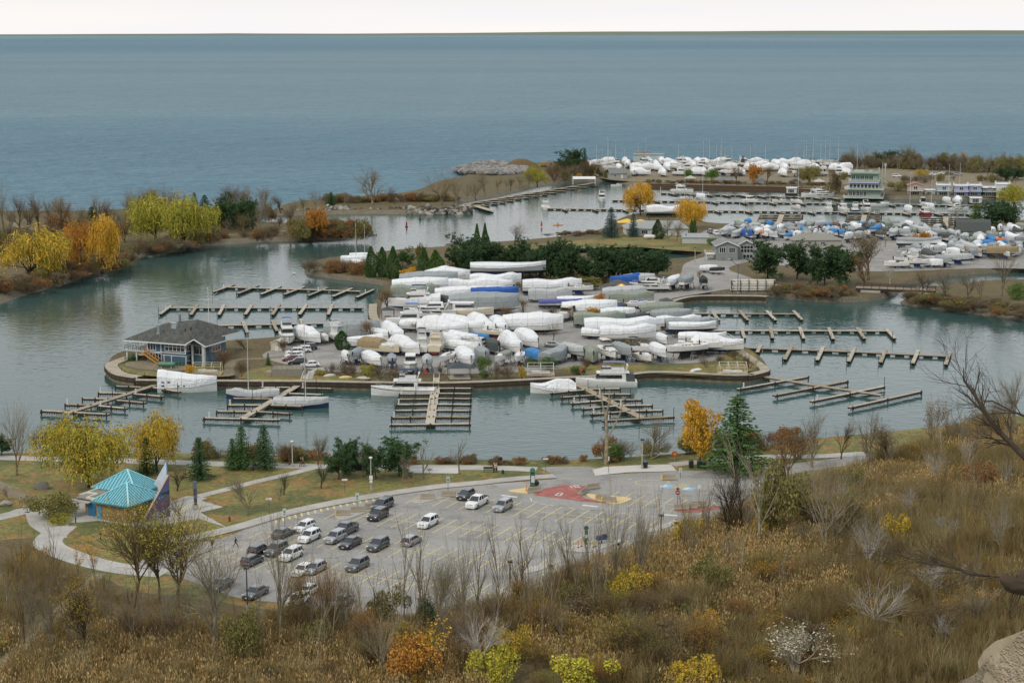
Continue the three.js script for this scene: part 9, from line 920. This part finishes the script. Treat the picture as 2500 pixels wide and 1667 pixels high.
{const rnd=mulberry(4242),bins=coverKinds.map((k)=>k.geos.map(()=>[])),trail=curve(pairs([-65.3,-215.4,-63.8,-221.2,-62.8,-229.1,-62.7,-236.3,-61.9,-241.8,-61.1,-249.8,-60.7,-255.9]),2,0,false);
  const leftZone=pairs([-82.1,-270.8,-77.4,-273.4,-69.1,-260.7,-61.1,-249.8,-54.3,-243.2,-45.1,-241,-38.1,-237.5,-29.3,-236.2,-18.5,-235.4,-3.64,-237.4,-3.08,-197,-60.9,-197.2]);
  const N=(x,z,f,s)=>pn(x / 400 + 3,z / 400 + 7,f,f,s);
  const put=(kind,x,y,z,s)=>{const g=Math.floor(rnd()*bins[kind].length);bins[kind][g].push([x,y,z,s,rnd()]);};
  const shoreClear=(x,z)=>z > HILL[7] + HILL[8]*(x - HILL[6]) + 3;
  for (let k=0;k < 46000;k++) {
    const x=-75 + rnd()*175,z=-380 + rnd()*185;if (Math.abs(x) > -z*0.3 + 6) continue;
    const h=terrain(x,z),d=(x - HILL[0])*HILL[2] + (z - HILL[1])*HILL[3],a=(x - HILL[0])*HILL[4] + (z - HILL[1])*HILL[5],onHill=d > 0.6 && a > -12 && shoreClear(x,z) && !inside(x,z,lotLine),low=inside(x,z,leftZone) && !inside(x,z,lotLine);
    if (!onHill && !low) continue;if (low && !onHill && trail.some((q)=>Math.hypot(q[0] - x,(q[1] - z)*(z > q[1] ? 0.4 : 1)) < 1.7)) continue;if (low && !onHill && z < -226 && rnd() < 0.45) continue;
    const n1=N(x,z,22,11)*0.6 + N(x,z,60,12)*0.4,n2=N(x,z,16,13)*0.6 + N(x,z,50,14)*0.4,r=rnd();
    const bottom=low && !onHill ? smooth(-232,-219,z + 3*(n1 - 0.5)) : 0,edge=onHill ? smooth(5,1,d) : 0;
    let reed=onHill ? smooth(0.5,0.6,n1) : bottom;reed=Math.max(reed,edge*0.9);
    if (r < reed*0.9) put(0,x,h,z,(0.8 + 0.5*rnd())*(edge > 0.5 ? 0.8 : 1));
    else if (low && !onHill && bottom < 0.4) {if (r < 0.5) put(1,x,h,z,0.6 + 0.5*rnd());else if (n2 > 0.47) put(rnd() < 0.75 ? 2 : 3,x,h,z,0.6 + 0.7*rnd());}
    else if (r < 0.5) put(1,x,h,z,0.9 + 0.6*rnd());else if (n2 > 0.53 && r > 0.72) put(3,x,h,z,0.7 + 0.9*rnd());else put(2,x,h,z,0.8 + 0.9*rnd());
 }
  coverKinds.forEach((k,i)=>k.geos.forEach((g,j)=>{const list=bins[i][j],im=new THREE.InstancedMesh(g,k.m,list.length);list.forEach((q,n)=>{im.setMatrixAt(n,M4(q[0],q[1] - 0.05,q[2],q[4]*40,[q[3],q[3]*(0.85 + 0.3*q[4]),q[3]]));const t=k.tints[Math.floor(q[4]*977) % k.tints.length],v=0.82 + 0.36*((q[4]*131) % 1);im.setColorAt(n,new THREE.Color(t[0]*v,t[1]*v,t[2]*v));});im.name=numbered(k.name);im.castShadow=im.receiveShadow=true;tag(im,k.label,'vegetation',null,'stuff');scene.add(im);}));
  // more bare saplings through the slope
  {const e=pairs([-34.5,-238.4,-19.3,-231.4,-5.58,-233,2.8,-241.8,11.8,-251.3,21.6,-262.6,32.5,-277.2]),c=curve(e,1,0,false);for (let k=0;k < 46;k++) {const p=c[Math.floor(rnd()*c.length)],x=p[0] + (rnd() - 0.5)*4,z=p[1] + 1 + rnd()*12,h=7 + rnd()*6;tree(k % 3 ? 'sapling' : 'poplar','',['grey','pale','grey','brown'][k % 4],k % 3 ? 3 + k % 3 : 37 + k % 2,x,z,h,h*0.26,'thin ' + ['grey','pale','straight grey','brown'][k % 4] + (h < 10 ? '' : ' very tall') + ' sapling at the lot edge near the ' + near2(x,z).split(' ').slice(0,4).join(' '),'saplings along the lot edge',terrain(x,z));}}
  let m=0;for (let k=0;k < 700 && m < 100;k++) {const x=-20 + rnd()*115,z=-350 + rnd()*150,d=(x - HILL[0])*HILL[2] + (z - HILL[1])*HILL[3];if (Math.abs(x) > -z*0.29 || d < 5 || !shoreClear(x,z - 5) || (x - HILL[0])*HILL[4] + (z - HILL[1])*HILL[5] < -10) continue;const h=3.5 + rnd()*6,q=rnd();tree(q < 0.45 ? 'sapling' : q < 0.7 ? 'poplar' : 'vase','',['pale','grey','brown','grey','birch'][Math.floor(rnd()*5)],q < 0.45 ? 3 + m % 3 : q < 0.7 ? 37 + m % 2 : 22,x,z,h,h*(q < 0.7 ? 0.32 : 0.55),(q < 0.45 ? 'slender' : q < 0.7 ? 'upright' : 'forked') + (h < 5 ? ' low' : ' tall') + ' sapling next to the ' + near2(x,z),'saplings in the slope brush',terrain(x,z));m++;}
  m=0;for (let k=0;k < 400 && m < 48;k++) {const x=-70 + rnd()*80,z=-262 + rnd()*48;if (!inside(x,z,leftZone) || inside(x,z,lotLine) || Math.abs(x) > -z*0.29) continue;const h=4 + rnd()*7,q=rnd();tree(q < 0.5 ? 'sapling' : 'vase','',['grey','brown','grey','pale'][Math.floor(rnd()*4)],q < 0.5 ? 3 + m % 3 : 22,x,z,h,h*(q < 0.5 ? 0.32 : 0.5),(q < 0.5 ? 'slender' : 'forked') + (h < 5.5 ? ' low' : ' tall') + ' sapling by the ' + near2(x,z),'saplings below the car park',terrain(x,z));m++;}
}
{const rnd=mulberry(777);let m=0;for (let k=0;k < 1500 && m < 120;k++) {const low=k % 2,x=low ? -30 + rnd()*68 : -55 + rnd()*140,z=low ? -246 + rnd()*42 : -330 + rnd()*122,d=(x - HILL[0])*HILL[2] + (z - HILL[1])*HILL[3];if (Math.abs(x) > -z*0.29 || (d < 4 && !low) || inside(x,z,lotLine) || toEdge(x,z,lotLine) < 2.5 || z < HILL[7] + HILL[8]*(x - HILL[6]) + 20) continue;const c=['gold','olive','lime','rust','yellow','olive','brown','orange'][Math.floor(rnd()*8)],h=2.2 + rnd()*3.2;tree(rnd() < 0.7 ? 'airy' : 'bush',c,'brown',14 + m % 3,x,z,h,h*(0.8 + rnd()*0.5),c + ' leaved shrub next to the ' + near2(x,z),'leafy shrubs on the slope',terrain(x,z),'slope_shrub');m++;}}
// the edge of the bluff close by: bare sand, a clod of overhanging soil, near branches
{const E=[[10.61,64,-41.8],[10.92,64.4,-41.9],[10.98,64.9,-40.9],[11.08,65.3,-40.5],[11.22,65.7,-40.1],[11.38,66.1,-39.6],[11.6,66.6,-39.2],[11.81,67.4,-38.3],[12.1,68.2,-37.3]];
  const rows=[];for (let k=0;k <= 10;k++) {const t=k / 10;rows.push(E.map((e,i)=>{const w=(fb(i*0.11 + 0.3,t,8,8,4,701) - 0.5)*0.9*(k ? 1 : 0.35);return [e[0] + t*5 + w,e[1] - t*3.2 + w*0.5 - 0.6*Math.sin(t*3),e[2] + t*9];}));}
  const b=setting('bluff_edge',new Geo().grid(rows),new THREE.MeshStandardMaterial({map: T.sand,roughness: 0.97,side: 2,bumpMap: grain,bumpScale: 0.1}),'bare sandy edge of the bluff');const drop=[];for (let k=0;k <= 6;k++) drop.push(E.map((e,i)=>[e[0] + k*0.5 + (fb(i*0.2,k*0.2,6,6,3,711) - 0.5),e[1] - k*4.5,e[2] - 0.3 + k*0.2]));part('bluff_face',new Geo().grid(drop),mSand,b);
  const [cx,cy,cz]=[11.93,67.4,-40.4],c=thing('soil_overhang','dark clod of overhanging soil with hanging roots','soil',cx,cy,cz),g=new THREE.IcosahedronGeometry(0.34,4),p=g.attributes.position;for (let k=0;k < p.count;k++) {const v=V3(p.getX(k),p.getY(k),p.getZ(k)),n=0.75 + 0.6*fb(v.x*0.5 + 0.5,v.y*0.5 + v.z*0.31 + 0.5,7,7,4,721);p.setXYZ(k,v.x*n*1.7,v.y*(2*n - 0.9)*0.75,v.z*n);} g.computeVertexNormals();part('soil',g,mat(0x4a3d2e,0.98,{map: mottle}),c);part('turf',clump(955,90,0.3,0.34,0.01,[0x7a6a3c,0x6b5f38,0x857446],null,0.8).translate(-0.12,0.12,0),mBlade,c);const rt=new Geo();R=mulberry(77);for (let k=0;k < 14;k++) {const x=rr(-0.35,0.3);rt.tube([[x,-0.1,rr(-0.2,0.2)],[x + rr(-0.3,0.1),-0.4,0],[x + rr(-0.5,0.1),-0.7 - R()*0.5,0]],[0.012,0.009,0.004],4);} part('roots',rt,BARK.dark,c);
  const near=(label,P,r0,seed,bk)=>{const o=thing('near_branch',label,'branch',...P[0]),W2=new Geo(),tw=new Geo(),ends=[],pts=P.map((q)=>[q[0] - P[0][0],q[1] - P[0][1],q[2] - P[0][2]]),rad=P.map((_,k)=>r0*(1 - 0.85*k / (P.length - 1)));R=mulberry(seed);W2.tube(pts,rad,7);for (let k=1;k < pts.length;k++) for (let m=0;m < 3;m++) {const a=V3(...pts[k - 1]),b2=V3(...pts[k]),d=b2.clone().sub(a).normalize(),at2=a.clone().lerp(b2,R());grow(tw,tw,ends,at2,d.add(rdir().multiplyScalar(0.7)).normalize(),rr(0.5,1.3),rad[k]*0.5,2,{depth: 2,kids: {2: 4,1: 3},fork: 1,ang: [0.3,0.8],shrink: [0.5,0.7],wander: 0.14,lift: 0.02,woodTo: 2,rmin: 0.004});} part('limb',W2,BARK[bk],o);part('twigs',tw,BARK[bk],o).userData.kind='stuff';};
  near('long bare twig reaching left from the overhanging soil',[[11.76,67.4,-40.5],[11.25,67.4,-40.8],[10.91,67.3,-41.2],[10.6,67.3,-41.8],[10.13,67.2,-42.5],[9.64,67.2,-43.1],[9.23,67.2,-43.8]],0.035,81,'dark');
  near('dark bare limb curving down from the right edge',[[16.5,66.5,-56.1],[16,67,-56.4],[15.5,67.5,-56.6],[15.2,68,-56.8],[14.9,68.5,-57],[14.6,68.9,-57.1],[14.6,69.3,-57.2]],0.11,82,'dark');
  near('thin bare limb entering at the right edge',[[17.2,67.4,-58.2],[16.6,67.6,-58.4],[16,67.9,-58.7],[15.6,67.9,-58.8]],0.05,83,'dark');
}
// breakwater stone
{const g=thing('rock_groyne','dark boulder armour at the end of the breakwater','breakwater',0,0,0),rnd=mulberry(515);const line=(P,n,w,s0,s1,y1)=>{const c=curve(P,0.5,0,false);for (let k=0;k < n;k++) {const p=c[Math.floor(rnd()*c.length)],t=rnd(),s=lerp(s0,s1,rnd()),o=new THREE.Mesh(rockGeos[k % 5],rockMats[Math.floor(rnd()*5)]);o.name='boulder';o.position.set(p[0] + (rnd() - 0.5)*2,-0.2 + t*y1,p[1] - t*w);o.rotation.set(rnd()*6,rnd()*6,rnd()*6);o.scale.set(s*1.3,s,s);o.castShadow=o.receiveShadow=true;g.add(o);}};
  line(pairs([-45.8,-802.1,-39.5,-800,-31.8,-799.9,-24,-800.5,-19.5,-805.6]),130,6,1,1.9,2.6);line(pairs([-83.6,-806.6,-78.7,-804.5,-73,-806.4]),60,6,0.9,1.7,2.4);line(pairs([-108.8,-805,-98,-802.9,-83.4,-804.6,-71.2,-807.6,-46.2,-808]),110,5,0.6,1.2,2);
  const t2=thing('rock_tip','pale boulders scattered at the tip of the wooded spit','rocks',0,0,0);for (const [x,z] of pairs([-61.1,-710.5,-60.2,-712.1,-59.2,-713.6,-58.3,-715.1,-57.4,-716.7,-56.5,-718.9,-55.7,-719.8,-54.9,-719.8,-59.1,-719.8,-58.3,-723,-57.1,-722.3,-60.3,-718.3,-62.4,-713.6])) {const o=new THREE.Mesh(rockGeos[Math.floor(rnd()*5)],rockMats[[1,3,0][Math.floor(rnd()*3)]]);o.name='boulder';o.position.set(x,0.3,z);o.rotation.set(rnd()*6,rnd()*6,0);const s=0.7 + rnd()*0.7;o.scale.set(s*1.2,s,s);t2.add(o);}
  const head=[];const hp=curve(pairs([-32.5,-1050.4,-22.5,-1077.4,-10.21,-1094.2,8.06,-1054.9,6.24,-1023.7,-9.39,-1004.2,-25.3,-1019.3]),3),bx=hp.map((q)=>q[0]),bz=hp.map((q)=>q[1]);for (let k=0;k < 9000 && head.length < 2600;k++) {const x=lerp(Math.min(...bx),Math.max(...bx),rnd()),z=lerp(Math.min(...bz),Math.max(...bz),rnd());if (inside(x,z,hp)) head.push([x,z]);} const im=new THREE.InstancedMesh(rockGeos[1],mat(0xffffff,0.95,{map: mottle}),head.length);head.forEach((q,n)=>{const s=1 + rnd()*1.6;im.setMatrixAt(n,M4(q[0],1 + 2.2*fb(q[0] / 90,q[1] / 90,5,5,3,731),q[1],rnd()*6,[s*1.3,s,s]));const v=0.1 + rnd()*0.25;im.setColorAt(n,new THREE.Color(v,v*0.97,v*0.9));});im.name='rubble';tag(im,'grey rubble headland beyond the boardwalk','rubble',null,'stuff');scene.add(im);
  const m=thing('earth_mound','brown earth mound with an excavator on the headland','mound',5.65,-1060.8,0);m.position.set([5.65,-1060.8][0],1.5,[5.65,-1060.8][1]);const r=[];for (let a=0;a <= 24;a++) {const w=[];for (let k=0;k <= 6;k++) {const q=1 - k / 6,rad=7.5*q;w.push([Math.cos(a / 24*6.283)*rad*1.5,5.5*(1 - q*q) + (fb(a / 24,k / 6,8,6,3,741) - 0.5)*1.6*q,Math.sin(a / 24*6.283)*rad]);} r.push(w);} part('earth',new Geo().grid(r),mat(0x6d5a3c,0.97,{map: mottle}),m);
  const e=thing('excavator','small yellow brown excavator on the earth mound','excavator',m.position.x + 13,2.4,m.position.z + 4);part('tracks',new Geo().box(0,0.4,-1,3.6,0.8,0.6).box(0,0.4,1,3.6,0.8,0.6),mTyre,e);part('cab',new Geo().box(-0.3,1.7,0,2.2,1.8,2),paint(0xa97a2e,0.6),e);part('boom',new Geo().beam([0.8,1.8,0],[3,4,0],0.35,0.4).beam([3,4,0],[4.6,2,0],0.3,0.3),paint(0xa97a2e,0.6),e);part('bucket',new Geo().box(4.6,1.5,0,0.8,0.8,1),mUnder,e);
}
renderer.render(scene,camera);
